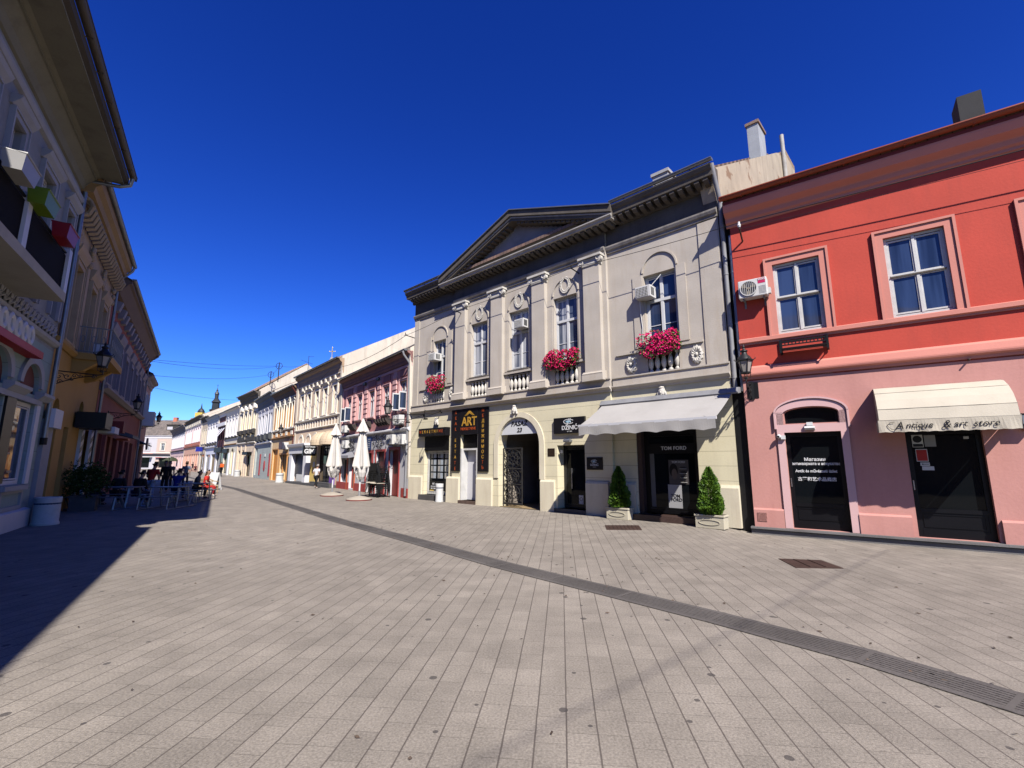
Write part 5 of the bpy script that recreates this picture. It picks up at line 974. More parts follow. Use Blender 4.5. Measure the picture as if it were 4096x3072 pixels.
mb.obj('window_gables', crml, T); belt(T, 0, L, 3.95, crml, .25, .2); mb = MB(); mb.B(.3, L - .3, 4.25, 4.75, .1, .2); [mb.prof([(0, 5.0), (.35, 5.2), (.4, 5.6), (0, 5.65)], x - .6, x + .6) for x in yw]; mb.obj('balcony_ironwork', dkc, T)
for a, b in ((.6, 1.7), (2.6, 3.5)): MB().B(a, b, .1, 3.2, -.3, -.25).obj('door', dkc, T)
shopbay(T, 5, 7, .1, 2.6, black); MB().B(4.8, 7.2, 2.6, 2.95, 0, .5).obj('shop_canopy', black, T); pieces('pilaster', yelc, T, [(x - .2, x + .2, .0, 3.9, 0, .08) for x in (.2, 2.15, 4.2, 8.4)])
lan_copy('lantern on the pale yellow rusticated house', F, 8.3, 4.0)
c2 = mat('faded_cream_render', (0.875, 0.800, 0.625), .85, .06, 1, .1, dirt=.15); T, F, L = house('faded_cream_house', 'faded cream house with tall pale windows, before the burgundy strip', SP(11.16), SP(1.96), 9.0, c2, [(x - .4, x + .4, 5.3, 7.6) for x in (1.0, 3.1, 5.2, 7.3)] + [(.4, 3.6, .2, 3.0), (5.3, 6.9, .2, 3.0, .6)], c2, 4.1, .55, 7, tile_o, crml, 1.0, .8)
bays(T, (1.0, 3.1, 5.2, 7.3), .8, 5.3, 7.6, lav, white, gl_pale, (.65,), .22, .3, .1); belt(T, 0, L, 4.05, mat('brown_band', (.35, .19, .09)), .2, .16); belt(T, 0, L, 5.0, dkc, .14, .2); shopbay(T, .4, 3.6, .2, 3.0, black); MB().B(.2, 3.8, 3.0, 3.6, 0, .3).obj('black_fascia', black, T)
MB().B(5.3, 6.9, .2, 3.0, -.3, -.2).sz(arcpts(6.1, 3, .8, .6, 12), -.3, -.2).obj('yellow_doorway', mat('bright_yellow', (.78, .55, .05), .7), T); pieces('white_pilaster', lav, T, [(4.0, 4.6, 0, 3.0, 0, .15), (7.4, 7.9, 0, 3, 0, .12)])
bgd = mat('burgundy_render', (.13, .035, .04), .8, .1, 1, .1); T, F, L = house('burgundy_house', 'narrow burgundy house with tilted white window awnings', SP(17.3), SP(11.16), 9.0, bgd, [(x - .5, x + .5, 4.9, 6.8) for x in (1.2, 3.1, 5.0)] + [(.3, 5.8, .2, 3.2)], lav, 3.8, .55, 7, tile_o, lav, .9, .5)
for x in (1.2, 3.1, 5.0): window(T, x - .5, x + .5, 4.9, 6.8, -.1, 2, (), .05, dkc, gl_dark); MB().ext([(x - .55, -.05, 6.8), (x + .55, -.05, 6.8), (x + .55, -1.0, 5.3), (x - .55, -1.0, 5.3)], (0, .03, .03)).obj('tilted_awning', lav, T)
MB().B(0, L, 7.1, 7.6, 0, .25).obj('white_cornice_band', lav, T); shopbay(T, .3, 5.8, .2, 3.2, black, nv=2); MB().B(.1, 6, 3.2, 3.9, 0, .4).obj('black_fascia', black, T)
wht = mat('lavender_white_render', (0.850, 0.850, 0.925), .8, .05, 1, .1, dirt=.15); T, F, L = house('lavender_white_house', 'lavender white house with four tall bays and a pale fascia', SP(28), SP(17.3), 9.05, wht, [(x - .55, x + .55, 5.0, 7.4) for x in (1.6, 4.1, 6.6, 9.1)] + [(.8, 5, .2, 3.0), (6.2, 9.9, .2, 3.0)], wht, 4.0, .55, 7, tile_o, grb, 1.2, 1.2)
bays(T, (1.6, 4.1, 6.6, 9.1), 1.1, 5.0, 7.4, lav, white, gl_pale, (.6,), .3, .3, .12); belt(T, 0, L, 4.0, lav, .3, .25); mb = MB(); [mb.prof([(0, 4.35), (.3, 4.45), (.3, 4.75), (0, 4.8)], x - .7, x + .7) for x in (1.6, 4.1, 6.6, 9.1)]; mb.obj('dark_consoles', dkc, T); shopbay(T, .8, 5, .2, 3.0, c2); MB().B(6.2, 9.9, .2, 3.0, -.3, -.2).obj('tan_shutter', mat('tan_panel', (.34, .24, .11), .7), T)
bei = mat('beige_render', (0.688, 0.562, 0.413), .85, .06, 1, .1, dirt=.2); T, F, L = house('beige_house', 'narrow beige house with a blue box sign', SP(35.1), SP(28), 9.6, bei, [(x - .45, x + .45, 5.0, 7.4) for x in (1.6, 3.6, 5.6)] + [(.8, 6, .2, 3.2)], bei, 4.2, .55, 7, tile_r, dkc, 1.1, .8)
bays(T, (1.6, 3.6, 5.6), .9, 5.0, 7.4, c2, white, gl_dark, (.6,), .15); belt(T, 0, L, 4.2, dkc, .2, .2); shopbay(T, .8, 6, .2, 3.2, lav, nv=2); t = fthing('box_sign', 'blue illuminated-type box sign standing out from the beige house', 'sign', F, 4, 0, 3.6); MB().B(-.15, .15, 0, .8, .1, 1.1).obj('box', mat('royal_blue', (.02, .03, .30), .4), t); mb = MB(); ring(mb, .0, .4, .07, .15, .12, .24, 1.1, 1.11, 12, .5, 5.5); mb.obj('white_curl', textw, t)
pwm = mat('rosy_white_render', (0.950, 0.825, 0.825), .8, .05, 1, .1, dirt=.1); brick = mat('brick_red_trim', (0.625, 0.213, 0.125), .8, .1, 2, .1); xs = [1.6 + k * 2.5 for k in range(9)]
T, F, L = house('rosy_white_house', 'long rosy white house with brick-red strips and a white attic frieze', SP(58.3), SP(35.1), 10.3, pwm, [(x - .6, x + .6, 5.6, 8.2) for x in xs] + [(x - .9, x + .9, .3, 3.3) for x in xs], mat('salmon_ground', (0.825, 0.475, 0.338), .85, .08, 1, .1), 4.8, .5, 7, tile_r, soot_shade, 1.4, .6)
bays(T, xs, 1.2, 5.6, 8.2, pwm, white, gl_pale, (.6,), .3, .25, .1); belt(T, 0, L, 4.75, brick, .25, .25); mb = MB(); [mb.B(x - .08, x + .08, 4.9, 8.6, 0, .1) for x in (0.2, 11.7, 22.9)]; mb.B(0, L, 5.1, 5.5, 0, .08); mb.obj('brick_strips', brick, T)
mb = MB(); mb.prof([(0, 8.7), (.2, 8.75), (.3, 9.5), (0, 9.6)], 0, L); [mb.B(x - .3, x + .3, 8.9, 9.4, .2, .36) for x in xs]; mb.obj('attic_frieze', mat('cream_frieze', (.72, .66, .55), .8), T)
for i, x in enumerate(xs): shopbay(T, x - .9, x + .9, .3, 3.3, (white, salm, white)[i % 3], gl_pale if i % 2 else None)
ppm = mat('mauve_pink_render', (0.775, 0.450, 0.475), .85, .08, 1, .1, dirt=.15); xs = [2 + k * 3.1 for k in range(9)]
T, F, L = house('mauve_pink_house', 'farthest mauve pink house under a large dark eave', SP(87), SP(58.3), 9.9, ppm, [(x - .6, x + .6, 5.2, 7.8) for x in xs] + [(x - 1, x + 1, .3, 3.2) for x in xs], mat('rose_ground', (0.875, 0.625, 0.587), .85), 4.5, .5, 7, tile_o, mat('grey_eave', (.13, .125, .15), .8), 2.0, 1.7)
bays(T, xs, 1.2, 5.2, 7.8, lav, white, gl_pale, (.6,), .35, .2, .1); belt(T, 0, L, 4.3, dkc, .3, .3); [shopbay(T, x - 1, x + 1, .3, 3.2, (white, brick)[i % 2]) for i, x in enumerate(xs)]
# houses closing the street
ew = mat('white_render_far', (.60, .58, .60), .8, .04, 1, .05); pc_ = mat('peach_render_far', (.64, .50, .42), .85, .05, 1, .08)
F = Fr((-112, 128), (1, 0)); T = fthing('white_end_house', 'white house with a long roof closing the far end of the street', 'building', F)
mb = MB(); wall(mb, 0, 14.7, 0, 8.9, [(x, x + 1.2, 4.9, 6.9) for x in (2, 5, 8, 11.5)] + [(5, 13, .3, 3.2)], .2); body(mb, 0, 14.7, 8.9, 5, .85); mb.obj('wall', ew, T)
for x in (2, 5, 8, 11.5): window(T, x, x + 1.2, 4.9, 6.9, -.1, 2, (.6,), .08, white, gl_pale); surround(T, x, x + 1.2, 4.9, 6.9, .2, ew, .08)
cornice_(T, 0, 14.7, 9.0, lav, .8, .8); roof(T, 0, 14.7, 9.0, tile_g, .4, .85, 5); belt(T, 0, 14.7, 4.1, lav, .25, .15); window(T, 5, 13, .3, 3.2, -.2, 3, (), .1, dkc, gl_shop, 'shop_window'); MB().prof([(0, 3.4), (1.4, 3.3), (1.4, 3.9), (0, 4.1)], 6, 13.8).obj('orange_fascia', mat('orange_fascia', (.75, .22, .02), .6), T)
F = Fr((-97.2, 127.6), (1, 0)); T = fthing('peach_end_house', 'peach house with a dormer roof and red shop fascia at the street end', 'building', F)
mb = MB(); wall(mb, 0, 14, 0, 8.9, [(x, x + 1.0, 4.9, 6.9) for x in (1.2, 6, 10)] + [(1, 4.5, .3, 3.0)], .2); body(mb, 0, 14, 8.9, 5, .85); mb.obj('wall', pc_, T)
for x in (1.2, 6, 10): window(T, x, x + 1.0, 4.9, 6.9, -.1, 2, (.72,), .09, white, gl_dark); surround(T, x, x + 1.0, 4.9, 6.9, .22, crml, .08, True, True, .3)
cornice_(T, 0, 14, 9.0, lav, .8, .8); roof(T, 0, 14, 9.0, tile_g, .4, .85, 5); belt(T, 0, 14, 4.1, crml, .25, .15); window(T, 1, 4.5, .3, 3.0, -.2, 2, (), .1, dkc, gl_shop, 'shop_window')
MB().B(.3, 2.0, 3.0, 3.55, 0, .5).obj('red_fascia', mat('red_fascia', (.65, .02, .04), .5), T); MB().B(2.0, 4.9, 3.0, 3.55, 0, .5).obj('striped_fascia', mat('pink_fascia', (.75, .45, .45), .5, .4, 3), T)
MB().B(1.2, 4.4, 10.5, 12.1, -2.8, -1.2).obj('dormer', mat('dormer_dark', (.05, .045, .04), .9), T); MB().ext([(.9, 1.0, 12.1), (4.7, 1.0, 12.1), (2.8, 1.0, 12.8)], (0, 2.5, 0)).obj('dormer_roof', tile_g, T); MB().B(1.4, 2.9, 10.7, 11.5, -1.2, -1.15).obj('dormer_window', ew, T)
chimney(T, .9, -4.8, 12.6, 14.4, 1.0, .8, brick); chimney(T, 5.8, -4.8, 12.6, 14.2, .9, .8, brick)
# church tower and roof crosses
tw = mat('verdigris_black_copper', (.035, .04, .045), .5, .2, 2, .1)
t = thing('church_tower', 'dark baroque church spire rising over the far roofs', 'church tower', (-128.9, 200, 0))
MB().box(-2.1, 2.1, -2.1, 2.1, 0, 21.5).obj('tower_shaft', crm, t); MB().lathe([(2.9, 21.5), (2.9, 21.9), (2.3, 22.2), (1.9, 23.3), (2.35, 24.0), (2.35, 24.3), (1.5, 24.6), (1.4, 27.2), (1.9, 27.5), (1.7, 27.9), (1.0, 28.8), (.7, 29.3)], 8, a0=pi / 8).obj('copper_dome', tw, t)
l = MB().lathe([(.75, 29.2), (.75, 31.0), (1.0, 31.1), (.8, 31.6), (.45, 32.3), (.3, 32.6)], 8).obj('lantern', tw, t); MB().lathe([(.3, 32.5), (.45, 32.8), (.2, 33.2), (.06, 34.0), (.05, 35.6)], 8).obj('spire', tw, t); MB().box(-.35, .35, -.05, .05, 34.8, 34.95).obj('cross_bar', tw, t)
t = thing('gilt_roof_finial', 'small stone turret with a gilt cross behind the cream house roof', 'finial', (-35.9, 90, 0)); MB().lathe([(.8, 15), (.8, 20.2), (.5, 20.6), (.45, 21.4), (.6, 21.6), (.35, 22.0), (.2, 22.4)], 10).obj('turret', mat('grey_stone_far', (.3, .3, .3), .8), t); mb = MB().box(-.06, .06, -.06, .06, 22.4, 24.4).box(-.5, .5, -.06, .06, 23.5, 23.65).ell((-.55, 0, 23.57), .12, .1, .12, 8, 6).ell((.55, 0, 23.57), .12, .1, .12, 8, 6).ell((0, 0, 24.4), .12, .1, .14, 8, 6); mb.obj('cross', mat('gilt', (.6, .5, .3), .4, metal=.4), t)
k_ = 150.0; bx, bz = (795 - 2048) / 1850 * 147.9, 0
t = thing('yellow_gable_turret', 'yellow gable turret with dark little domes behind the far roofs', 'turret', (-96.5, 143, 0)); MB().box(-1.1, 1.1, -1.1, 1.1, 0, 16.9).obj('turret_wall', mat('bright_yellow_render', (.72, .55, .12), .8), t); MB().lathe([(.9, 16.9), (1.0, 17.2), (.7, 17.9), (.25, 18.3), (.05, 19.8)], 10).obj('dark_dome', tw, t); MB().ell((2.2, 0, 15.3), .9, .9, 1.1).ell((-2.6, 0, 13.8), .9, .9, 1.0).obj('side_dome', tw, t)

# ------------------------------------------------------------------ left foreground house (pale green ground floor, balcony)
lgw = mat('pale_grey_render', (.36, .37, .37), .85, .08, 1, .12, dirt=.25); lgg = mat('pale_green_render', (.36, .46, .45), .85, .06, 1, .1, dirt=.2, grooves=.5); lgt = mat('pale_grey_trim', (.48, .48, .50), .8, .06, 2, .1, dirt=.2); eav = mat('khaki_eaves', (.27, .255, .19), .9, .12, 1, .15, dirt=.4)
LH = fthing('balcony_house', 'pale green and grey house with a dark balcony at the left edge', 'building', FL1)
ws = [(-5.5, -4.6), (-3.6, -2.95), (-1.55, -.62), (.62, 1.3)]; LG = [(-3.0, -1.3, 1.14, 3.25), (-.54, .9, 1.14, 3.25)]; ar = [(-2.85, -1.3, 3.5, 3.7, .58), (-.45, .95, 3.5, 3.7, .58)]
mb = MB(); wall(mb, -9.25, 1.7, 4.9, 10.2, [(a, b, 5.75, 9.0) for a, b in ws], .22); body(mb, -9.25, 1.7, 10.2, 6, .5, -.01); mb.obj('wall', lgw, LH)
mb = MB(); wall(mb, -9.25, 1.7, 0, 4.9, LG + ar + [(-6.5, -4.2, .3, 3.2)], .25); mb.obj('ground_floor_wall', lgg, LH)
for a, b in ws: window(LH, a, b, 5.75, 9.0, -.12, 2, (.7,), .05, white, gl_pale); surround(LH, a, b, 5.75, 9.0, .16, lgt, .07, True, False, .22)
MB().prof([(0, 9.62), (.08, 9.65), (.12, 9.72), (.12, 9.8), (.05, 9.84), (0, 9.86)], -9.25, 1.72).obj('string_course', lgt, LH)
MB().prof([(0, 10.1), (.06, 10.12), (.12, 10.3), (.3, 10.5), (.34, 10.5), (.34, 10.58), (.42, 10.62), (.98, 10.62), (.98, 10.7), (0, 10.9)], -9.25, 1.75).obj('cornice', eav, LH)
MB().prof([(.98, 10.66), (1.08, 10.7), (1.08, 10.92), (.98, 10.95)], -9.25, 1.78).obj('eaves_board', MATS['weathered_board'] if 'weathered_board' in MATS else mat('weathered_board', (.10, .085, .07), .9, .2, 2, .2), LH)
gutter(LH, -9.25, 1.85, 1.165, 11.0, mat('brown_gutter', (.11, .09, .075), .6, .2, 2, .1), .1); roof(LH, -9.25, 1.7, 10.9, tile_r, 1.0, .5, 6)
pp_ = [(1.62, -1.19, 10.85), (1.66, -1.15, 10.62), (1.66, -.9, 10.5), (1.70, -.14, 10.45), (1.72, -.1, 10.2)] + [(1.72, -.1, z) for z in (8, 6, 4, 2.35)]
MB().tube(pp_, .06, 10).obj('downpipe', zinc, LH, smooth=True); MB().tube([(1.72, -.1, 2.4), (1.72, -.1, 2.2)], .08, 10).obj('pipe_boot', black, LH)
bl = MB().B(-9.2, -1.9, 5.5, 5.72, 0, .9).obj('balcony_slab', mat('balcony_slab_paint', (.50, .47, .40), .8, .08, 2, .1, dirt=.2), LH); pieces('balcony_post', white, bl, [(s - .11, s + .11, 5.72, 6.78, .7, .9) for s in (-8.9, -6.9, -4.85, -2.02)] + [(-2.1, -1.92, 5.72, 6.78, .0, .12)]); mb = MB()
for a, b in ((-9.2, -7.01), (-6.79, -4.96), (-4.74, -2.13)): mb.B(a, b, 5.74, 6.6, .8, .84)
mb.B(-2.05, -2.0, 5.74, 6.6, .12, .7); mb.obj('balcony_panel', mat('black_boards', (.008, .007, .009), .85, .3, 8, .3, .1), bl); MB().tube([(-9.2, -.82, 6.68), (-2.02, -.82, 6.68)], .03, 8).tube([(-2.02, -.82, 6.68), (-2.02, 0, 6.68)], .03, 8).obj('balcony_rail', black, bl)
for s, c, nm in ((-6.3, (.42, .41, .39), 'white'), (-5.05, (.17, .27, .015), 'lime green'), (-3.5, (.30, .01, .02), 'red')):
    t = fthing('window_box', nm + ' plastic flower box hooked on the balcony rail', 'flower box', FL1, s, .86, 6.58, 'coloured plastic boxes on the balcony rail'); m_ = mat(nm.replace(' ', '_') + '_plastic', c, .4, .05, 3, .02)
    w_ = .76; MB().ext([(.06, -.02, .0), (w_ - .06, -.02, 0), (w_ - .06, -.26, 0), (.06, -.26, 0)], (0, 0, .004)).add([(.06, -.02, 0), (w_ - .06, -.02, 0), (w_ - .06, -.26, 0), (.06, -.26, 0), (0, .0, .3), (w_, 0, .3), (w_, -.3, .3), (0, -.3, .3)], [(0, 1, 5, 4), (1, 2, 6, 5), (2, 3, 7, 6), (3, 0, 4, 7)]).obj('trough', m_, t); mb = MB(); mb.tube([(0, 0, .3), (w_, 0, .3), (w_, -.3, .3), (0, -.3, .3)], .018, 6, closed=True); mb.obj('rim', m_, t)
MB().prof([(0, 5.0), (.06, 5.02), (.12, 5.08), (.14, 5.16), (.06, 5.2), (0, 5.22)], -9.25, 1.7).obj('string_course', lgt, LH)
mb = MB(); k = 0; s = -9.1
while s < 1.3:                                        # shell frieze
    for q in range(5): a = pi * (q + .5) / 5; mb.tube([(s + .14, -.02, 5.27), (s + .14 + .13 * cos(a), -.07, 5.27 + .3 * sin(a))], .02, 5, r1=.035)
    s += .3
mb.obj('shell_frieze', lgt, LH)
for a, b, c, d, r_ in ar:
    mb = MB(); ring(mb, (a + b) / 2, d, (b - a) / 2, r_, (b - a) / 2 + .22, r_ + .2, 0, .06, 20); mb.obj('arch_surround', lgt, LH)
    MB().sz([(a, 3.5), (b, 3.5)] + arcpts((a + b) / 2, d, (b - a) / 2, r_, 16), -.15, -.1).obj('arch_infill', mat('terracotta_infill', (.20, .07, .055), .85, .1, 2, .1), LH)
mb = MB()
for a, b in ((.72, 1.68), (-1.5, -.25)): mb.prof([(0, 3.36), (.08, 3.38), (.2, 3.5), (.2, 3.58), (0, 3.6)], a, b)
mb.B(-3.2, 1.2, 3.25, 3.38, 0, .07); mb.obj('impost', lgt, LH)
for a, b, c, d in LG: window(LH, a, b, c, d, -.08, 1, (), .1, lav, gl_dark, 'shop_window'); MB().B(a - .1, b + .1, 1.0, 1.12, -.1, .12).obj('sill', lgt, LH); mb = MB(); mb.B(a - .05, b + .05, .92, 1.0, 0, .05).B(a - .05, b + .05, .5, .6, 0, .05).B(a - .05, a + .05, .6, .92, 0, .05).B(b - .05, b + .05, .6, .92, 0, .05); mb.obj('apron_panel', lgt, LH)
MB().B(-1.22, -.62, 1.2, 3.3, 0, .05).obj('dark_panel', blackp, LH); MB().B(.92, 1.22, 1.14, 3.25, 0, .05).obj('white_pilaster', lav, LH); MB().prof([(0, 0), (.12, 0), (.12, .45), (0, .5)], -9.25, 1.5).obj('plinth', lav, LH)
for a, z in ((-.1, 2.75), (-.35, 2.35), (-.2, 1.9), (.1, 1.45)): MB().B(a, a + .3, z, z + .05, -.12, -.1).obj('display_shelf', mat('pale_timber', (.55, .42, .28), .6), LH)
t = fthing('letter_sign', 'thick white rounded letters standing on a red board at the left edge', 'sign', FL1, 0, 0, 0); MB().B(-5, -.32, 4.33, 4.5, .0, .3).obj('board', mat('red_board', (.50, .015, .012), .5, .08, 2, .02), t)
lm = mat('white_acrylic', (.74, .74, .76), .35, .03, 3, 0); mb = MB(); x = -1.15
for i in range(11):
    if i in (6, 9): mb.B(x - .1, x + .0, 4.52, 4.98, .08, .26).B(x - .2, x + .16, 4.86, 4.98, .08, .26)
    else: mb.tube([(x + .15 * cos(a), -.17, 4.75 + .18 * sin(a)) for a in [2 * pi * k / 16 for k in range(16)]], .095, 8, closed=True)
    x -= .43
mb.obj('letters', lm, t, smooth=True)
# ochre house with balcony
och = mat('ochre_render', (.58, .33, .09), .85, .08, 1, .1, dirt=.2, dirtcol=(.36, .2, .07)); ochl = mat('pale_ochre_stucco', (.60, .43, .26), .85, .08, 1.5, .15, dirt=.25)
OH = fthing('ochre_house', 'ochre house with ornate stucco, a railed balcony and striped shop posts', 'building', FL2); OHn = [(1.2, 2.0, .1, 3.3, .4), (3.0, 3.7, .1, 2.9), (4.9, 5.7, 3.0, 3.6, .4), (5.6, 8.0, .2, 3.0)]
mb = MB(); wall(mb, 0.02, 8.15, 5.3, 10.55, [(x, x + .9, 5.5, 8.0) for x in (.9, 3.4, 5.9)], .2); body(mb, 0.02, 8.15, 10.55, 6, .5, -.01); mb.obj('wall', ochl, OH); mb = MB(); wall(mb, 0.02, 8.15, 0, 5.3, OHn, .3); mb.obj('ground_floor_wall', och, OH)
for x in (.9, 3.4, 5.9): window(OH, x, x + .9, 5.5, 8.0, -.12, 2, (.65,), .06, white, gl_dark); surround(OH, x, x + .9, 5.5, 8.0, .2, ochl, .1, True, True, .4)
mb = MB(); rr = random.Random(3)
for x in (.45, 2.6, 5.1, 7.5):
    mb.B(x - .16, x + .16, 5.5, 8.6, 0, .08); [mb.ell((x + rr.uniform(-.14, .14), -.1, 8.7 + rr.uniform(-.2, .5)), .1, .08, .12, 8, 5) for _ in range(8)]
for k in range(22): x = .2 + k * .37; mb.tube([(x, -.05, 9.35), (x + .06, -.26, 9.45), (x, -.36, 9.7), (x + .05, -.26, 9.9), (x, -.1, 10.0)], .07, 6)
mb.obj('stucco_consoles', ochl, OH); MB().prof([(0, 10.05), (.34, 10.1), (.38, 10.3), (.5, 10.4), (.53, 10.55), (.53, 10.6), (0, 10.8)], 0, 8.15).obj('cornice', mat('ochre_cornice', (.46, .29, .13), .85, .1, 1.2, .15, dirt=.2), OH); gutter(OH, 0, 8.3, .6, 10.7, zincd); roof(OH, 0, 8.15, 10.57, tile_r, .53, .5, 6)
belt(OH, 0, 8.15, 5.2, och, .25, .15); belt(OH, 0, 8.15, 6.3, och, .15, .1) if False else None
bo = MB().B(2.5, 5.4, 5.18, 5.4, 0, 1.0).prof([(0, 4.7), (.3, 4.8), (.75, 5.18), (0, 5.18)], 2.6, 2.9).prof([(0, 4.7), (.3, 4.8), (.75, 5.18), (0, 5.18)], 5.0, 5.3).obj('balcony_slab', och, OH); mb = MB(); ri = mat('pale_iron_railing', (.30, .29, .29), .5, .1, 3, .05)
for a, b in (((2.55, 0), (2.55, .95)), ((2.55, .95), (5.35, .95)), ((5.35, .95), (5.35, 0))):
    for z in (5.46, 6.32): mb.tube([(a[0], -a[1], z), (b[0], -b[1], z)], .02, 6)
    n = 7 if a[0] == b[0] else 16
    for k in range(n + 1):
        f = k / n; x, o = a[0] + (b[0] - a[0]) * f, a[1] + (b[1] - a[1]) * f; mb.tube([(x, -o, 5.4), (x, -o, 6.34)], .012, 5)
        if k < n and k % 2: x2, o2 = a[0] + (b[0] - a[0]) * (f + .5 / n), a[1] + (b[1] - a[1]) * (f + .5 / n); mb.tube([(x2 + .05 * cos(q) * (b[0] != a[0]), -o2 - .05 * cos(q) * (b[0] == a[0]), 5.9 + .12 * sin(q)) for q in [2 * pi * i / 10 for i in range(10)]], .012, 4, closed=True)
mb.obj('balcony_railing', ri, bo); MB().B(5.36, 5.40, 5.42, 6.3, .0, .93).obj('balcony_screen', lav, bo)
for a, b, c, d, *e in OHn[:2]: MB().sz([(a, c), (b, c), (b, d)] + (arcpts((a + b) / 2, d, (b - a) / 2, e[0], 12)[1:-1] if e else []) + [(a, d)], -.25, -.2).obj('door', mat('ochre_brown_door', (.20, .11, .04), .7, .1, 2), OH)
MB().sz([(4.9, 3.0), (5.7, 3.0)] + arcpts(5.3, 3.6, .4, .4, 12), -.25, -.2).obj('arch_infill', MATS['ochre_brown_door'], OH); mb = MB().B(.1, .95, 0, 2.95, 0, .14); mb.obj('grey_pier', mat('pale_grey_pier', (.42, .42, .44), .8, .06, 1, .1, dirt=.2), OH); MB().B(.05, 1.0, 2.7, 3.25, .14, .3).obj('white_capital', lav, OH)
dd = MB().B(5.6, 8.0, .2, 3.0, -.28, -.2).obj('shop_front', gl_dark, OH); mb = MB(); mk = MB()
for x in (5.5, 7.4):
    mb.B(x, x + .5, .3, 3.1, 0, .10)
    for k in range(7): z = .35 + k * .42; mk.sz([(x, z), (x + .5, z + .18), (x + .5, min(3.1, z + .39)), (x, min(3.1, z + .21))], .10, .104)
sp_ = mb.obj('striped_post', lav, OH); mk.obj('navy_stripes', mat('navy_stripe', (.012, .014, .04), .5), sp_)
mb = MB(); [mb.B(3.14, 3.58, z, z + h_, -.2, -.195) for z, h_ in ((1.85, .25), (1.3, .45), (.95, .3))]; mb.obj('poster', papr, OH); MB().B(3.14, 3.58, 1.76, 1.86, -.195, -.19).obj('poster_band', mat('red_board', (.5, .015, .012)), OH)
t = fthing('box_sign', 'black box sign jutting from the ochre house over the striped posts', 'sign', FL2, 4.2, 0, 2.95); MB().B(0, 1.6, 0, .58, .05, .9).obj('box', black, t); MB().B(1.65, 2.9, -.1, .16, .5, 1.0).obj('white_end_panel', lav, t)
downpipe(OH, 8.2, .2, 9.8, zinc, .12, .055, (.6, 10.65))
# red row on the left
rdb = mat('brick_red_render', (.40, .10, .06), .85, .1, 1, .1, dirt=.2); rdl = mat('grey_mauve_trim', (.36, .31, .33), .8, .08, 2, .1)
T = fthing('brick_red_house', 'long brick-red house in shade with deep brown eaves at the left', 'building', FL2, 8.2); xs = [1.5 + k * 2.5 for k in range(7)]
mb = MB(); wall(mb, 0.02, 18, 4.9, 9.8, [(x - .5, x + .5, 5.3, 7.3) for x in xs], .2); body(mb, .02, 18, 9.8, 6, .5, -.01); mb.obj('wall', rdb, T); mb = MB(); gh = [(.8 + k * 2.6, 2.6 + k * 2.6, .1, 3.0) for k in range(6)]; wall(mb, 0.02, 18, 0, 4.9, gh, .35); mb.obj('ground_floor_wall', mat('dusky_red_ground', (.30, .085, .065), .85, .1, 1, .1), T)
for x in xs: window(T, x - .5, x + .5, 5.3, 7.3, -.05, 2, (.6,), .08, white, gl_dark); surround(T, x - .5, x + .5, 5.3, 7.3, .3, rdl, .12, True, True, .5)
belt(T, 0, 18, 4.85, rdl, .3, .3); [MB().prof([(0, 8.6), (.2, 8.65), (.32, 9.05), (0, 9.15)], x + d - .2, x + d + .2).obj('bracket', rdl, T) for x in xs for d in (-.7, .7)]
MB().prof([(0, 9.3), (.2, 9.35), (.5, 9.8), (.6, 9.85), (.6, 9.98), (0, 10.3)], 0, 18.2).obj('cornice', mat('brown_eaves', (.22, .15, .12), .85, .1, 1, .1), T); gutter(T, 0, 18.3, .66, 10.08, zincd); roof(T, 0, 18, 9.92, tile_r, .6, .5, 6); downpipe(T, 17.9, .1, 9.3, zincd, .12, .06, (.66, 10.0))
for i, (a, b, c, d) in enumerate(gh): shopbay(T, a, b, c, d, (dkc, lav, dkc)[i % 3], gl_shop, -.25)
pieces('rose_pier', mat('rose_pier', (.34, .10, .09), .8), T, [(.05, .7, .1, 3.0, .0, .12), (2.75, 3.25, .1, 3.0, 0, .12)]); MB().B(-.0, .8, 3.0, 3.5, .1, 1.0).obj('red_box_sign', mat('dark_red_board', (.22, .03, .025)), T); MB().prof([(0, 3.2), (1.1, 2.9), (1.1, 3.05), (0, 3.5)], 3.0, 6.0).obj('grey_canopy', mat('slate_canopy', (.10, .12, .15), .7), T); MB().B(6.4, 7.4, 2.9, 3.0, .1, .6).obj('lit_ceiling', mat('orange_paint', (.62, .14, .05)), T)
T = fthing('salmon_house', 'salmon end house with a white balcony beyond the brick-red row', 'building', FL2, 26.3); mb = MB(); wall(mb, 0, 6, 0, 8.4, [(x, x + 1, 4.9, 7) for x in (1, 3.5)] + [(1, 4.6, .2, 3)], .2); body(mb, 0, 6, 8.4, 6, .5, -.01); mb.obj('wall', mat('salmon_render', (.62, .36, .28), .85, .08, 1, .1), T)
for x in (1, 3.5): window(T, x, x + 1, 4.9, 7, -.1, 2, (.6,), .08, white, gl_dark); surround(T, x, x + 1, 4.9, 7, .2, lav, .08)
cornice_(T, 0, 6, 8.4, rdl, .9, .6); roof(T, 0, 6, 8.4, tile_r, .45, .5, 6); shopbay(T, 1, 4.6, .2, 3, dkc); MB().B(.6, 2.2, 4.5, 5.6, 0, .8).obj('white_balcony', lav, T); MB().prof([(0, 3.2), (.6, 3.0), (.6, 3.08), (0, 3.4)], .5, 5).obj('canopy', black, T)
t = fthing('round_sign', 'round dark blue sign at the end of the shaded left row', 'sign', FL2, 26.6, 0, 3.1); MB().lathe([(.45, -.05), (.45, .05)], 20, (0, -.6, 0), axis='y').obj('disc', mat('navy_sign', (.02, .03, .09), .4), t); MB().tube([(0, 0, 0), (0, -.6, 0)], .02, 5).obj('arm', black, t)
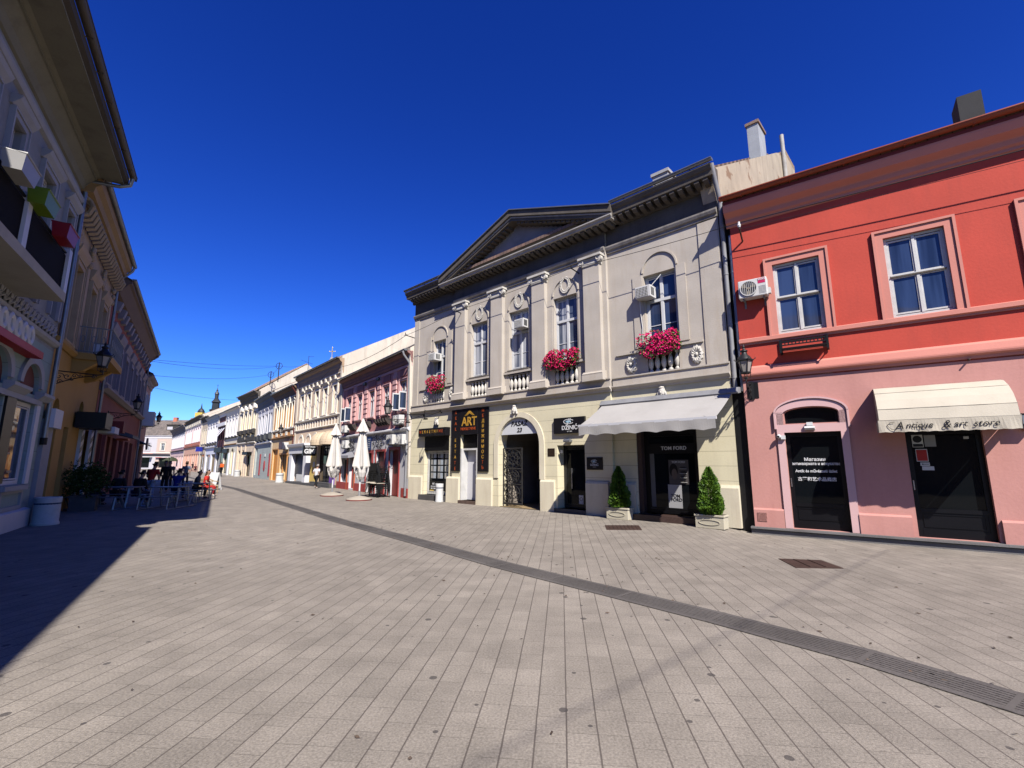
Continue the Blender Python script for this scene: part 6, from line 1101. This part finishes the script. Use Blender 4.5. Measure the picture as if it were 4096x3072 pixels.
F = Fr((-12.567 + .5317 * 9.3, 11.803 - .8469 * 9.3), (-.5317, .8469)); T = fthing('corner_house', 'house at the near left whose eave throws the nearest straight shadow', 'building', F); mb = MB(); wall(mb, -16, 0, 0, 8.2, [(-x, -x + 1, 4.8, 6.8) for x in (3, 6, 9, 12)]); body(mb, -16, 0, 8.7, 6, .45, -.01); mb.obj('wall', crm, T); cornice_(T, -16, 0, 9.1, crml, 1.1, .7); roof(T, -16, 0, 9.0, tile_r, .55, .45, 6)
for x in (3, 6, 9, 12): window(T, -x, -x + 1, 4.8, 6.8, -.1, 2, (.6,), .06, white, gl_dark)

# ------------------------------------------------------------------ terrace furniture
grm = mat('galvanised_frame', (.30, .32, .35), .4, .1, 3, .03, metal=.6); topm = mat('table_board', (.20, .20, .22), .5, .15, 4, .05)
def picnic(label, loc, rz, L_=1.15):
    t = thing('picnic_table', label, 'picnic table', loc, rz, 'steel framed picnic tables of the terrace')
    MB().box(-L_ / 2, L_ / 2, -.35, .35, .76, .79).obj('tabletop', topm, t)
    for sg in (-1, 1): MB().box(-L_ / 2, L_ / 2, sg * .82 - .14, sg * .82 + .14, .44, .465).obj('bench_seat', topm, t)
    for sx in (-1, 1):
        x = sx * (L_ / 2 - .09); mb = MB()
        def bar(a, b): mb.tube([(x, *a), (x, *b)], .024, 4)
        bar((-.95, .44), (-1.02, .02)); bar((-.70, .44), (-.42, .02)); bar((.95, .44), (1.02, .02)); bar((.70, .44), (.42, .02)); bar((-1.02, .02), (1.02, .02)); bar((-.30, .76), (-.42, .02)); bar((.30, .76), (.42, .02)); bar((-.9, .44), (-.3, .44)); bar((.9, .44), (.3, .44)); mb.obj('leg_frame', grm, t)
    return t
PC = picnic('empty steel picnic table at the edge of the shade, nearest the sunlit paving', (-13.1, 18.15, 0), R(8))
copy_tree(PC, (-14.3, 21.3, 0), R(10), 'steel picnic table behind the nearest one, with people at it'); copy_tree(PC, (-15.35, 18.0, 0), R(6), 'steel picnic table at the left before the seated dark figures', None).scale = (1.9, 1, 1)
BD = thing('menu_board', 'white A-shaped menu board standing in the sun by the wicker chairs', 'menu board', (-18.95, 30.0, 0), R(-22)); wb = mat('white_board', (.80, .80, .80), .5, .02, 3, 0)
for sg in (1, -1): MB().ext([(-.46, sg * -.22, .1), (.46, sg * -.22, .1), (.46, sg * -.02, 1.08), (-.46, sg * -.02, 1.08)], (0, .03 * sg, 0)).obj('panel', wb, BD); MB().box(-.46, -.41, sg * -.25, sg * -.21, 0, .12).box(.41, .46, sg * -.25, sg * -.21, 0, .12).obj('foot', wb, BD)
wick = mat('wicker', (.48, .30, .13), .7, .3, 12, .4); wseat = mat('pale_cushion', (.62, .50, .36), .8, .1, 4, .1)
def wicker(label, loc, rz):
    t = thing('wicker_chair', label, 'chair', loc, rz, 'wicker armchairs of the terrace'); MB().box(-.24, .24, -.24, .24, .40, .46).obj('seat', wseat, t); mb = MB()
    arc = [(.27 * cos(a), .05 - .27 * sin(a) * -1, .68 + .16 * max(0, sin(a))) for a in [pi * k / 14 for k in range(15)]]; mb.tube([(.27, -.2, .64)] + arc + [(-.27, -.2, .64)], .022, 6); mb.tube([(p[0] * .95, p[1] * .95, .5) for p in arc], .016, 6)
    for k in range(1, 14, 1): mb.tube([arc[k], (arc[k][0] * .92, arc[k][1] * .92, .45)], .01, 4)
    mb.obj('backrest', wick, t)
    for x in (-.22, .22):
        for y in (-.2, .2): MB().tube([(x, y, .42), (x * 1.12, y * 1.1, 0)], .018, 6).obj('leg', wick, t)
    return t
WC = wicker('wicker armchair in the sun beside the white menu board', (-16.35, 25.1, 0), R(200)); copy_tree(WC, (-16.9, 26.6, 0), R(150), 'wicker armchair farther back, right by the white menu board\'s foot')
# folded parasols
psm = mat('parasol_cloth', (.74, .70, .65), .85, .06, 2, .2, dirt=.15, dirtcol=(.55, .5, .45)); basem = mat('parasol_base', (.42, .37, .30), .8, .1, 3, .2)
def parasol(label, loc, rz, seed):
    t = thing('folded_parasol', label, 'parasol', loc, rz, 'folded white market parasols'); rr = random.Random(seed)
    MB().lathe([(.56, 0), (.57, .05), (.52, .09), (.30, .15), (.08, .2)], 24).obj('base', basem, t, smooth=True); MB().lathe([(.575, .0), (.58, .035), (.565, .04)], 24).obj('base_rim', mat('dark_red_rim', (.22, .02, .02), .6), t)
    MB().tube([(0, 0, .1), (0, 0, .42)], .05, 10).obj('socket', zincd, t); MB().tube([(0, 0, .4), (0, 0, 3.7)], .035, 10).obj('pole', white, t)
    def cloth(prof, name, amp, n=48, folds=8, ph=0):
        mb = MB(); rows = []
        for z, r_, tw in prof:
            rows.append([]);
            for k in range(n):
                a = 2 * pi * k / n; f = abs(((k * folds / n + ph) % 1) - .5) * 2; q = r_ * (1 - amp * (1 - f) ** 1.0) * (1 + .05 * sin(a * 3 + seed)); rows[-1].append((q * cos(a + tw), q * sin(a + tw), z + .05 * (f - .5) * (z < prof[0][0] - .3) * min(1, amp * 2)))
        mb.v = [p for r_ in rows for p in r_]
        for j in range(len(rows) - 1): mb.f += [(j * n + k, j * n + (k + 1) % n, (j + 1) * n + (k + 1) % n, (j + 1) * n + k) for k in range(n)]
        return mb.obj(name, psm, t)
    cloth([(3.74, .03, 0), (3.55, .10, 0), (3.3, .21, .0), (3.12, .30, .05), (3.10, .25, .05)], 'top_vent', .25)
    cl = cloth([(3.2, .14, 0), (2.9, .17, .02), (2.4, .24, .04), (1.9, .33, .06), (1.52, .40, .08), (1.46, .36, .08)], 'canopy', .38)
    cloth([(1.62, .30, 0), (1.45, .33, .2), (1.25, .31, .35), (1.05, .24, .5), (.93, .16, .6)], 'wrapped_hem', .3, folds=6, ph=.3)
    text('Jelen', .2, mat('grey_lettering', (.08, .08, .09), .7), cl, (.02, -.345, 1.30), (R(96), R(-38), 0), shear=.3, ext=.002); return t
parasol('folded white parasol farther from the chair stacks', (-9.33, 24.58, 0), R(20), 2); parasol('folded white parasol nearer, beside the bistro tables', (-7.01, 21.78, 0), R(-25), 5)
# bistro tables
def bistro(label, p, h=.72):
    t = thing('bistro_table', label, 'table', (p[0], p[1], 0), 0, 'round bistro tables by the chair stacks'); MB().lathe([(.42, h - .03), (.44, h - .02), (.44, h), (.42, h + .005)], 28).obj('tabletop', mat('pale_tabletop', (.62, .55, .44), .45, .06, 3, .02), t); MB().tube([(0, 0, .03), (0, 0, h - .03)], .045, 8).obj('pedestal', black, t); MB().box(-.28, .28, -.05, .05, 0, .04).box(-.05, .05, -.28, .28, 0, .04).obj('foot', black, t)
bistro('round bistro table nearer the folded parasol', (-7.2, 24.0)); bistro('round bistro table touching the black chair stacks', (-6.62, 23.55), .70)
# stacked terrace chairs
chm = mat('black_chair_tube', (.008, .008, .009), .6, .15, 4, .03, .2); chs = mat('black_rattan_seat', (.010, .010, .010), .7, .3, 20, .4)
def chair0():
    t = thing('stacking_chair', 'x', 'chair', (0, 0, 0), 0, 'black terrace chairs stacked before the pink house'); mb = MB()
    for x in (-.25, .25): mb.tube([(x, -.26, 0), (x, -.24, .62), (x, -.18, .66), (x, .2, .66), (x * .95, .26, .88), (x * .7, .29, .92)], .013, 6).tube([(x, .3, 0), (x, .2, .45), (x, .2, .66)], .013, 6)
    mb.tube([(-.18, .29, .92), (.18, .29, .92)], .013, 6).tube([(-.25, -.24, .42), (.25, -.24, .42)], .012, 6); mb.obj('frame', chm, t)
    MB().box(-.23, .23, -.24, .22, .42, .45).obj('seat', chs, t); MB().ext([(-.2, .22, .5), (.2, .22, .5), (.18, .29, .9), (-.18, .29, .9)], (0, .02, .003)).obj('backrest', chs, t); return t
CH = chair0(); first = True
for st, (s, o, n, rz, lab) in enumerate(((8.35, .62, 8, 200, 'black chair in the leftmost leaning stack by the maroon door'), (9.15, .66, 8, 195, 'black chair in the middle leaning stack under the air conditioners'), (10.1, .7, 12, 165, 'black chair in the upright stack nearest the pink house\'s downpipe'))):
    for k in range(n):
        p = FP.w(s + k * (.035 if st < 2 else .0), o + .012 * k, k * (.105 if st < 2 else .075)); a = FP.rot + R(rz)
        if first: c = CH; c.location = p; c.rotation_euler = (0, 0, a); c['label'] = lab; first = False
        else: c = copy_tree(CH, p, a, lab)
        c.rotation_euler = (R(6 if st < 2 else 2), R(-5 if st < 2 else 0), a)
t = thing('olive_parasol', 'open olive green market parasol before the peach end house', 'parasol', (-81.5, 112, 0)); MB().lathe([(1.75, 2.0), (1.7, 2.15), (.9, 2.75), (.05, 3.1)], 8).obj('canopy', mat('olive_cloth', (.05, .06, .03), .8), t); MB().tube([(0, 0, 0), (0, 0, 3.0)], .05, 6).obj('pole', black, t)
# leafy tub at the left
t = thing('planter_tub', 'dark square plant tub in the shade before the ochre house', 'planter', (-15.3, 17.0, 0), FL2.rot); MB().box(-.35, .35, -.35, .35, 0, .5).box(-.38, .38, -.38, .38, .5, .55).obj('tub', mat('dark_tub', (.10, .09, .10), .8, .2, 3, .2), t)
t = thing('leafy_bush', 'dark leafy bush in the shaded tub before the striped posts', 'bush', (-15.3, 17.0, .5), 0); mb = MB(); rr = random.Random(9)
for k in range(2600):
    a, b = rr.uniform(0, 2 * pi), rr.uniform(-.8, 1); q = .58 * rr.uniform(.55, 1.12) * (1 + .2 * sin(a * 3 + b * 4)); p = Vector((q * cos(a) * sqrt(max(0, 1 - b * b * .8)), q * sin(a) * sqrt(max(0, 1 - b * b * .8)), .55 + q * b * 1.0)); d = Vector((rr.gauss(0, 1), rr.gauss(0, 1), rr.gauss(.4, .7))).normalized(); u = d.cross(Vector((.2, .9, .3))).normalized(); s = rr.uniform(.03, .06); mb.add([p - d * s, p + u * s * .5, p + d * s * 1.3, p - u * s * .5], [(0, 1, 2, 3)])
mb.obj('foliage', leafmat('dark_leaves', (.02, .045, .012), (.05, .09, .02)), t); MB().tube([(0, 0, 0), (.03, 0, .7)], .03, 6).obj('stem', trunk, t)
t = thing('cafe_awning', 'dark flat cafe awning with a white rim far down the shaded left side', 'awning', (-46.6, 61.0, 0), R(40)); MB().ext([(-1.6, 0, 2.75), (1.6, 0, 2.75), (1.6, -1.6, 2.4), (-1.6, -1.6, 2.4)], (0, 0, .06)).obj('canopy', mat('dark_awning', (.03, .03, .032), .8), t); MB().box(-1.6, 1.6, -1.64, -1.6, 2.36, 2.46).obj('white_rim', white, t); pieces('post', black, t, [(-1.55, -1.48, 0, 2.45, 1.4, 1.47), (1.48, 1.55, 0, 2.45, 1.4, 1.47)])

# ------------------------------------------------------------------ people
def skin(chains, sub=1):
    """one continuous surface from joint chains: [(point, radius)...]; chains sharing a point join there"""
    V, Rr, E = [], [], []; idx = {}
    for ch in chains:
        prev = None
        for p, r_ in ch:
            k = tuple(round(c, 4) for c in p)
            if k not in idx: idx[k] = len(V); V.append(p); Rr.append(r_)
            if prev is not None and prev != idx[k]: E.append((prev, idx[k]))
            prev = idx[k]
    me = bpy.data.meshes.new('b'); me.from_pydata(V, E, []); o = bpy.data.objects.new('b', me); TMP.collection.objects.link(o)
    m = o.modifiers.new('s', 'SKIN'); m.use_smooth_shade = True; sv = me.skin_vertices[0].data
    for i, r_ in enumerate(Rr): sv[i].radius = (r_, r_); sv[i].use_root = (i == 0)
    q = o.modifiers.new('q', 'SUBSURF'); q.levels = q.render_levels = sub
    vl = TMP.view_layers[0]; vl.update(); dg = vl.depsgraph; res = bpy.data.meshes.new_from_object(o.evaluated_get(dg), depsgraph=dg); bpy.data.objects.remove(o); return res
def part(me, name, mt, par):
    me.materials.clear(); me.materials.append(mt); me.name = name
    for p in me.polygons: p.use_smooth = True
    o = bpy.data.objects.new(name, me); COL.objects.link(o); o.parent = par; return o
skinm = mat('skin', (.46, .26, .18), .6, .08, 8, .05); shoem = mat('pale_shoes', (.55, .54, .52), .6, .1, 6, .05); dshoe = mat('dark_shoes', (.03, .03, .03), .6)
def cloth_m(n, c): return mat(n, c, .85, .15, 7, .3)
def person(label, loc, rz, h, pose, shirt, pants, hair, shoes=shoem, sleeve=0, lean=0.0, arms='down', long_hair=False, cat='person', group=None):
    t = thing('person', label, cat, loc, rz, group); sit = pose == 'sit'; zp = .30 if sit else .52; dz = zp - .52
    def U(x, y, z): return (x * h, (y - lean * max(0, z - .5)) * h, (z + dz) * h)
    sp = [U(0, .01, .50), U(0, .012, .58), U(0, .01, .68), U(0, .005, .76), U(0, 0, .815)]; nk = U(0, -.005, .862); hd = [U(0, -.012, .895), U(0, -.012, .93), U(0, -.005, .965), U(0, 0, .995)]
    legs, armsv = [], []
    for sg in (-1, 1):
        st = {'stand': (0, .0), 'walk': (-.11 * sg, .10 * sg), 'sit': (0, 0), 'cycle': (-.1 * sg, .06 * sg)}[pose]
        hip = U(.056 * sg, .01, .49)
        if sit: kn, an, to = U(.07 * sg, -.24, .505), U(.075 * sg, -.22, .265 - dz - .22 + .0), None; an = (.075 * sg * h, -.22 * h, .045 * h); to = (.08 * sg * h, -.31 * h, .02 * h)
        else: kn = U(.066 * sg, st[0] * .6 - .012, .285); an = U(.072 * sg, st[0] + st[1] * .6 + .01, .045 + (.05 if pose == 'walk' and sg > 0 else 0)); to = U(.085 * sg, st[0] + st[1] * .6 - .075, .018 + (.03 if pose == 'walk' and sg > 0 else 0))
        legs.append((hip, kn, an, to))
        sh = U(.105 * sg, .01, .795)
        if arms == 'down': el, wr = U(.135 * sg, .02 - st[0] * .5, .635), U(.14 * sg, -.02 - st[0], .50)
        elif arms == 'fwd': el, wr = U(.14 * sg, -.03, .64), U(.09 * sg, -.15, .585)
        elif arms == 'head': el, wr = U(.17 * sg, -.06, .80), U(.08 * sg, -.08, .92)
        else: el, wr = U(.15 * sg, .05, .65), U(.10 * sg, -.06, .585)
        armsv.append((sh, el, wr))
    body_ = [[(sp[0], .07 * h), (sp[1], .062 * h), (sp[2], .070 * h), (sp[3], .072 * h), (sp[4], .045 * h), (nk, .032 * h), (hd[0], .046 * h), (hd[1], .057 * h), (hd[2], .052 * h), (hd[3], .02 * h)],
             [(hd[1], .057 * h), (U(0, -.066, .925), .012 * h)], [(hd[0], .046 * h), (U(0, -.05, .893), .02 * h)]]
    for sg in (-1, 1): body_.append([(hd[1], .057 * h), (U(.062 * sg, -.005, .93), .010 * h)])
    for (hip, kn, an, to) in legs: body_.append([(sp[0], .07 * h), (hip, .055 * h), (kn, .033 * h), (an, .022 * h), (to, .02 * h)])
    for (sh, el, wr), sg in zip(armsv, (-1, 1)):
        body_.append([(sp[3], .072 * h), (sh, .036 * h), (el, .025 * h), (wr, .016 * h)])
        d = (Vector(wr) - Vector(el)).normalized(); pa = Vector(wr) + d * .035 * h; body_[-1].append((tuple(pa), .017 * h)); sd_ = Vector((0, -1, 0)) if abs(d.z) > .6 else Vector((1, 0, 0))
        for f in range(4):
            b0 = pa + d * .016 * h + sd_ * (f - 1.5) * .0095 * h; L_ = (.030, .036, .033, .025)[f] * h; b1 = b0 + d * L_ * .6 + Vector((-sg * .004 * h, -.004 * h, 0)); b2 = b0 + d * L_ + Vector((-sg * .012 * h, -.01 * h, 0))
            body_.append([(tuple(pa), .017 * h), (tuple(b0), .006 * h), (tuple(b1), .0052 * h), (tuple(b2), .0044 * h)])
        th = Vector(wr) + d * .02 * h + sd_ * .018 * h; body_.append([(tuple(pa), .017 * h), (tuple(th), .0062 * h), (tuple(th + d * .022 * h + sd_ * .008 * h), .005 * h)])
    part(skin(body_, 1), 'body', skinm, t); e = .013 * h
    sc = [[(sp[0], .07 * h + e), (sp[1], .064 * h + e), (sp[2], .072 * h + e), (sp[3], .074 * h + e), (U(0, .003, .808), .05 * h + e * .5)]]
    for (sh, el, wr) in armsv:
        mid = tuple(Vector(sh).lerp(Vector(el), .75)); c = [(sp[3], .074 * h + e), (sh, .038 * h + e)]; c += [(mid, .030 * h + e)] if not sleeve else [(el, .026 * h + e), (tuple(Vector(el).lerp(Vector(wr), .92)), .018 * h + e)]; sc.append(c)
    part(skin(sc, 1), 'shirt', shirt, t)
    pc = []
    for (hip, kn, an, to) in legs: pc.append([(sp[0], .066 * h + e * .8), (hip, .050 * h + e * .7), (kn, .032 * h + e * .8), (tuple(Vector(kn).lerp(Vector(an), .9)), .026 * h + e)])
    part(skin(pc, 1), 'trousers', pants, t)
    for (hip, kn, an, to) in legs: part(skin([[(tuple(Vector(an) + Vector((0, .012 * h, -.012 * h))), .026 * h), (tuple(Vector(an).lerp(Vector(to), .5) + Vector((0, 0, -.006 * h))), .026 * h), (to, .021 * h)]], 1), 'shoe', shoes, t)
    hp = [[(U(0, .012, .972), .046 * h), (U(0, .020, .945), .054 * h), (U(0, .026, .91), .042 * h)] + ([(U(0, .04, .86), .045 * h), (U(0, .045, .80), .032 * h)] if long_hair else []), [(U(0, .012, .972), .046 * h), (U(0, -.03, .978), .026 * h)]]
    part(skin(hp, 1), 'hair', hair, t); return t
hd_, hb_, hg_ = mat('dark_hair', (.02, .015, .012), .7, .2, 20, .3), mat('brown_hair', (.08, .045, .025), .7, .2, 20, .3), mat('grey_hair', (.3, .28, .26), .7, .2, 20, .3)
jean, navy, blk, redc, blu, whc = cloth_m('light_jeans', (.28, .37, .55)), cloth_m('navy_cloth', (.012, .015, .04)), cloth_m('black_cloth', (.012, .012, .014)), cloth_m('red_cloth', (.42, .018, .015)), cloth_m('blue_cloth', (.012, .03, .26)), cloth_m('white_cloth', (.72, .71, .75))
gd = 'guests at the shaded terrace'
person('standing person in red t-shirt and light jeans leaning over the terrace table', (-15.85, 20.7, 0), R(186), 1.70, 'stand', redc, jean, hd_, shoem, 0, .28, 'fwd', group=gd)
person('seated person in black at the left picnic table, back turned, left of two', (-16.3, 19.5, 0), R(185), 1.74, 'sit', blk, blk, hd_, shoem, 1, .25, 'fwd', group=gd); person('seated person in black at the left picnic table, beside the standing red t-shirt', (-15.3, 19.35, 0), R(175), 1.74, 'sit', blk, navy, hd_, shoem, 1, .2, 'fwd', group=gd)
person('dark-haired person seated behind the leafy bush', (-17.1, 19.3, 0), R(120), 1.6, 'sit', navy, navy, hd_, dshoe, 1, .1, 'fwd', group=gd); person('seated person in a blue shirt resting head on hands, back turned', (-15.9, 22.4, 0), R(190), 1.78, 'sit', blu, navy, hd_, dshoe, 0, .2, 'head', group=gd)
person('seated person in grey facing the blue shirt, at the second picnic table', (-15.2, 22.75, 0), R(120), 1.7, 'sit', cloth_m('dim_grey_cloth', (.10, .09, .09)), blk, hb_, dshoe, 1, .15, 'fwd', group=gd); person('seated person in a red top on the sunlit side by the wicker chairs', (-15.75, 24.3, 0), R(110), 1.68, 'sit', cloth_m('bright_red_cloth', (.62, .03, .02)), redc, hb_, shoem, 0, .1, 'fwd', True, group=gd)
person('standing person in dark clothes behind the red t-shirt, near the end of the shade', (-20.0, 27.2, 0), R(10), 1.78, 'stand', blk, blk, hd_, dshoe, 1, .05, group=gd); person('standing person in pale blue, farthest in the shaded crowd', (-23.2, 33.5, 0), R(200), 1.75, 'stand', cloth_m('dusty_blue_cloth', (.12, .15, .24)), navy, hb_, dshoe, 0, .05, group=gd)
person('person in grey standing in the middle of the shaded crowd', (-22.2, 30.5, 0), R(30), 1.76, 'stand', cloth_m('dim_grey_cloth', (.1, .09, .09)), blk, hd_, dshoe, 0, .0, group=gd)
person('person in white t-shirt and black trousers walking to the restaurant', (-13.05, 31.45, 0), R(165), 1.56, 'walk', whc, blk, hg_, shoem, 0, .08, 'bent')
wg = 'passers-by far down the sunny side'
person('left of two far people in white shirts walking before the white house', (-52.2, 80.5, 0), R(20), 1.75, 'walk', whc, navy, hd_, dshoe, group=wg); person('right of two far people in white shirts walking before the white house', (-49.8, 78.5, 0), R(20), 1.68, 'walk', whc, navy, hb_, dshoe, group=wg)
person('far person in black standing before the rosy white house', (-61.5, 90.5, 0), R(30), 1.75, 'stand', blk, blk, hd_, dshoe, group=wg); person('far seated person in maroon on the sunny side', (-58.6, 87, 0), R(30), 1.7, 'sit', cloth_m('maroon_cloth', (.10, .01, .02)), blk, hd_, dshoe, group=wg)
# cyclist
cy = (-35.6, 57.6); cr_ = R(218)
person('cyclist with an orange backpack riding away along the sunny side', (*cy, .42), cr_, 1.66, 'sit', cloth_m('dark_grey_cloth', (.05, .05, .055)), cloth_m('shorts', (.03, .03, .035)), hb_, dshoe, 0, .3, 'fwd')
t = thing('bicycle', 'dark bicycle under the cyclist with the orange backpack', 'bicycle', (*cy, 0), cr_); tyre = mat('tyre', (.015, .015, .015), .8)
for y in (-.52, .5): w_ = MB(); w_.tube([(0, y + .33 * cos(a), .34 + .33 * sin(a)) for a in [2 * pi * k / 20 for k in range(20)]], .022, 6, closed=True); wo = w_.obj('wheel', tyre, t); w2 = MB(); [w2.tube([(0, y, .34), (0, y + .31 * cos(a), .34 + .31 * sin(a))], .005, 3) for a in [2 * pi * k / 8 for k in range(8)]]; w2.obj('spokes', zincd, wo)
MB().tube([(0, .5, .34), (0, .05, .32), (0, .18, .85), (0, .5, .34)], .016, 5).tube([(0, .05, .32), (0, -.4, .82), (0, .15, .78)], .016, 5).tube([(0, -.4, .95), (0, -.4, .8), (0, -.52, .34)], .016, 5).tube([(-.26, -.36, 1.0), (0, -.42, .98), (.26, -.36, 1.0)], .014, 5).obj('frame', blackp, t); MB().box(-.08, .08, .05, .3, .84, .89).obj('saddle', black, t)
t = thing('backpack', 'orange cube backpack on the cyclist', 'backpack', (*cy, 1.12), cr_); MB().box(-.2, .2, .1, .42, 0, .42).obj('bag', mat('orange_bag', (.75, .12, .01), .6), t, bevel=.03)

# ------------------------------------------------------------------ overhead wires, aerials
wm_ = mat('wire', (.02, .02, .022), .6)
def wire(label, pts, sag=.2, r_=.012, grp='overhead wires'):
    q = []
    for a, b in zip(pts, pts[1:]):
        a, b = Vector(a), Vector(b); q += [tuple(a.lerp(b, k / 10) - Vector((0, 0, sag * 4 * (k / 10) * (1 - k / 10)))) for k in range(10)]
    q.append(tuple(pts[-1])); t = thing('overhead_wire', label, 'wire', pts[0], 0, grp); MB().tube([tuple(Vector(p) - Vector(pts[0])) for p in q], r_, 5).obj('strand', wm_, t)
W3 = lambda F, s, o, z: tuple(F.w(s, o, z))
wire('thin black wire strung before the grey palazzo\'s upper windows to the red wall', [W3(FG, .05, .55, 8.0), W3(FG, 3.95, .62, 8.35), W3(FG, 10.25, .62, 8.48), W3(FR, .3, .36, 7.9)], .06, .009)
wire('black wire continuing across the red wall under the cornice', [W3(FR, .3, .36, 7.9), W3(FR, 9.5, .42, 7.75)], .05, .012); wire('thinner wire under the first one on the red wall', [W3(FR, .3, .36, 7.72), W3(FR, 9.5, .42, 7.5)], .05, .006)
for s, z in ((.05, 8.0), (3.95, 8.35), (10.25, 8.48)):
    t = fthing('wire_hook', ('iron wire arm at the palazzo\'s left end', 'iron wire arm at the palazzo\'s leftmost pilaster capital', 'iron wire arm at the palazzo\'s right pilaster capital')[(s > 1) + (s > 5)], 'wire hook', FG, s, 0, z, 'iron wire arms on the palazzo'); MB().tube([(0, 0, -.05), (0, -.6, .0), (0, -.6, .12)], .022, 6).tube([(-.12, -.6, .0), (.12, -.6, 0)], .015, 5).obj('arm', black, t)
wire('wire from the palazzo\'s left end down to the cream house eave', [W3(FG, .05, .55, 8.0), W3(FC, 9.9, .6, 8.3), W3(FC, 3, .6, 7.7)], .35, .012)
A1, A2 = (-25.7, 50.0, 12.2), (-28.65, 54.0, 12.0); 
wire('upper wire crossing the sky from the left row to the tall roof pole', [W3(FL2, 17.9, .9, 8.1), A1], .15, .012); wire('second wire crossing the sky just under the upper one', [W3(FL2, 17.9, .9, 8.0), A1], .42, .012)
wire('lower wire crossing the sky to the shorter roof pole', [W3(FL2, 17.9, .9, 7.1), A2], .35, .012); wire('low wire crossing to the yellow house eave', [W3(FL2, 17.9, .9, 6.4), (-31.5, 55.5, 9.2)], .35, .011); wire('wire between the two roof poles and the aerial', [A2, A1, (-22.4, 50, 12.4)], .2, .014)
for p, z0, lab in ((A1, 10.4, 'taller roof pole carrying two wires on the orange house roof'), (A2, 10.8, 'shorter roof pole carrying one wire on the grey-green house roof')): t = thing('roof_pole', lab, 'pole', (p[0], p[1], z0), 0, 'wire poles on the roofs'); MB().tube([(0, 0, 0), (0, 0, p[2] - z0 + .4)], .05, 6).obj('pole', wm_, t); MB().tube([(.35 * cos(a), 0, p[2] - z0 + .35 * sin(a)) for a in [2 * pi * k / 12 for k in range(12)]], .03, 5, closed=True).obj('ring', wm_, t)
t = thing('tv_aerial', 'thin television aerial on the gable of the orange house', 'aerial', (-22.5, 50, 11.6), R(30)); MB().tube([(0, 0, 0), (0, 0, 1.75)], .025, 5).tube([(-.75, 0, 1.2), (.45, 0, .85)], .015, 4).tube([(0, 0, 1.65), (.55, 0, 1.72)], .015, 4).tube([(.4, -.2, .86), (.4, .2, .86)], .015, 4).obj('mast', wm_, t)
hz = 9.2; kx, ky = hz / math.tan(R(SUN_EL)) * sin(R(SUN_AZ)), hz / math.tan(R(SUN_EL)) * cos(R(SUN_AZ))
wire('high cable whose soft shadow crosses the paving diagonally', [(7.77 + kx, 9.89 + ky, hz), (-3.5 + kx, .15 + ky, hz)], .02, .008)
bpy.data.scenes.remove(TMP)
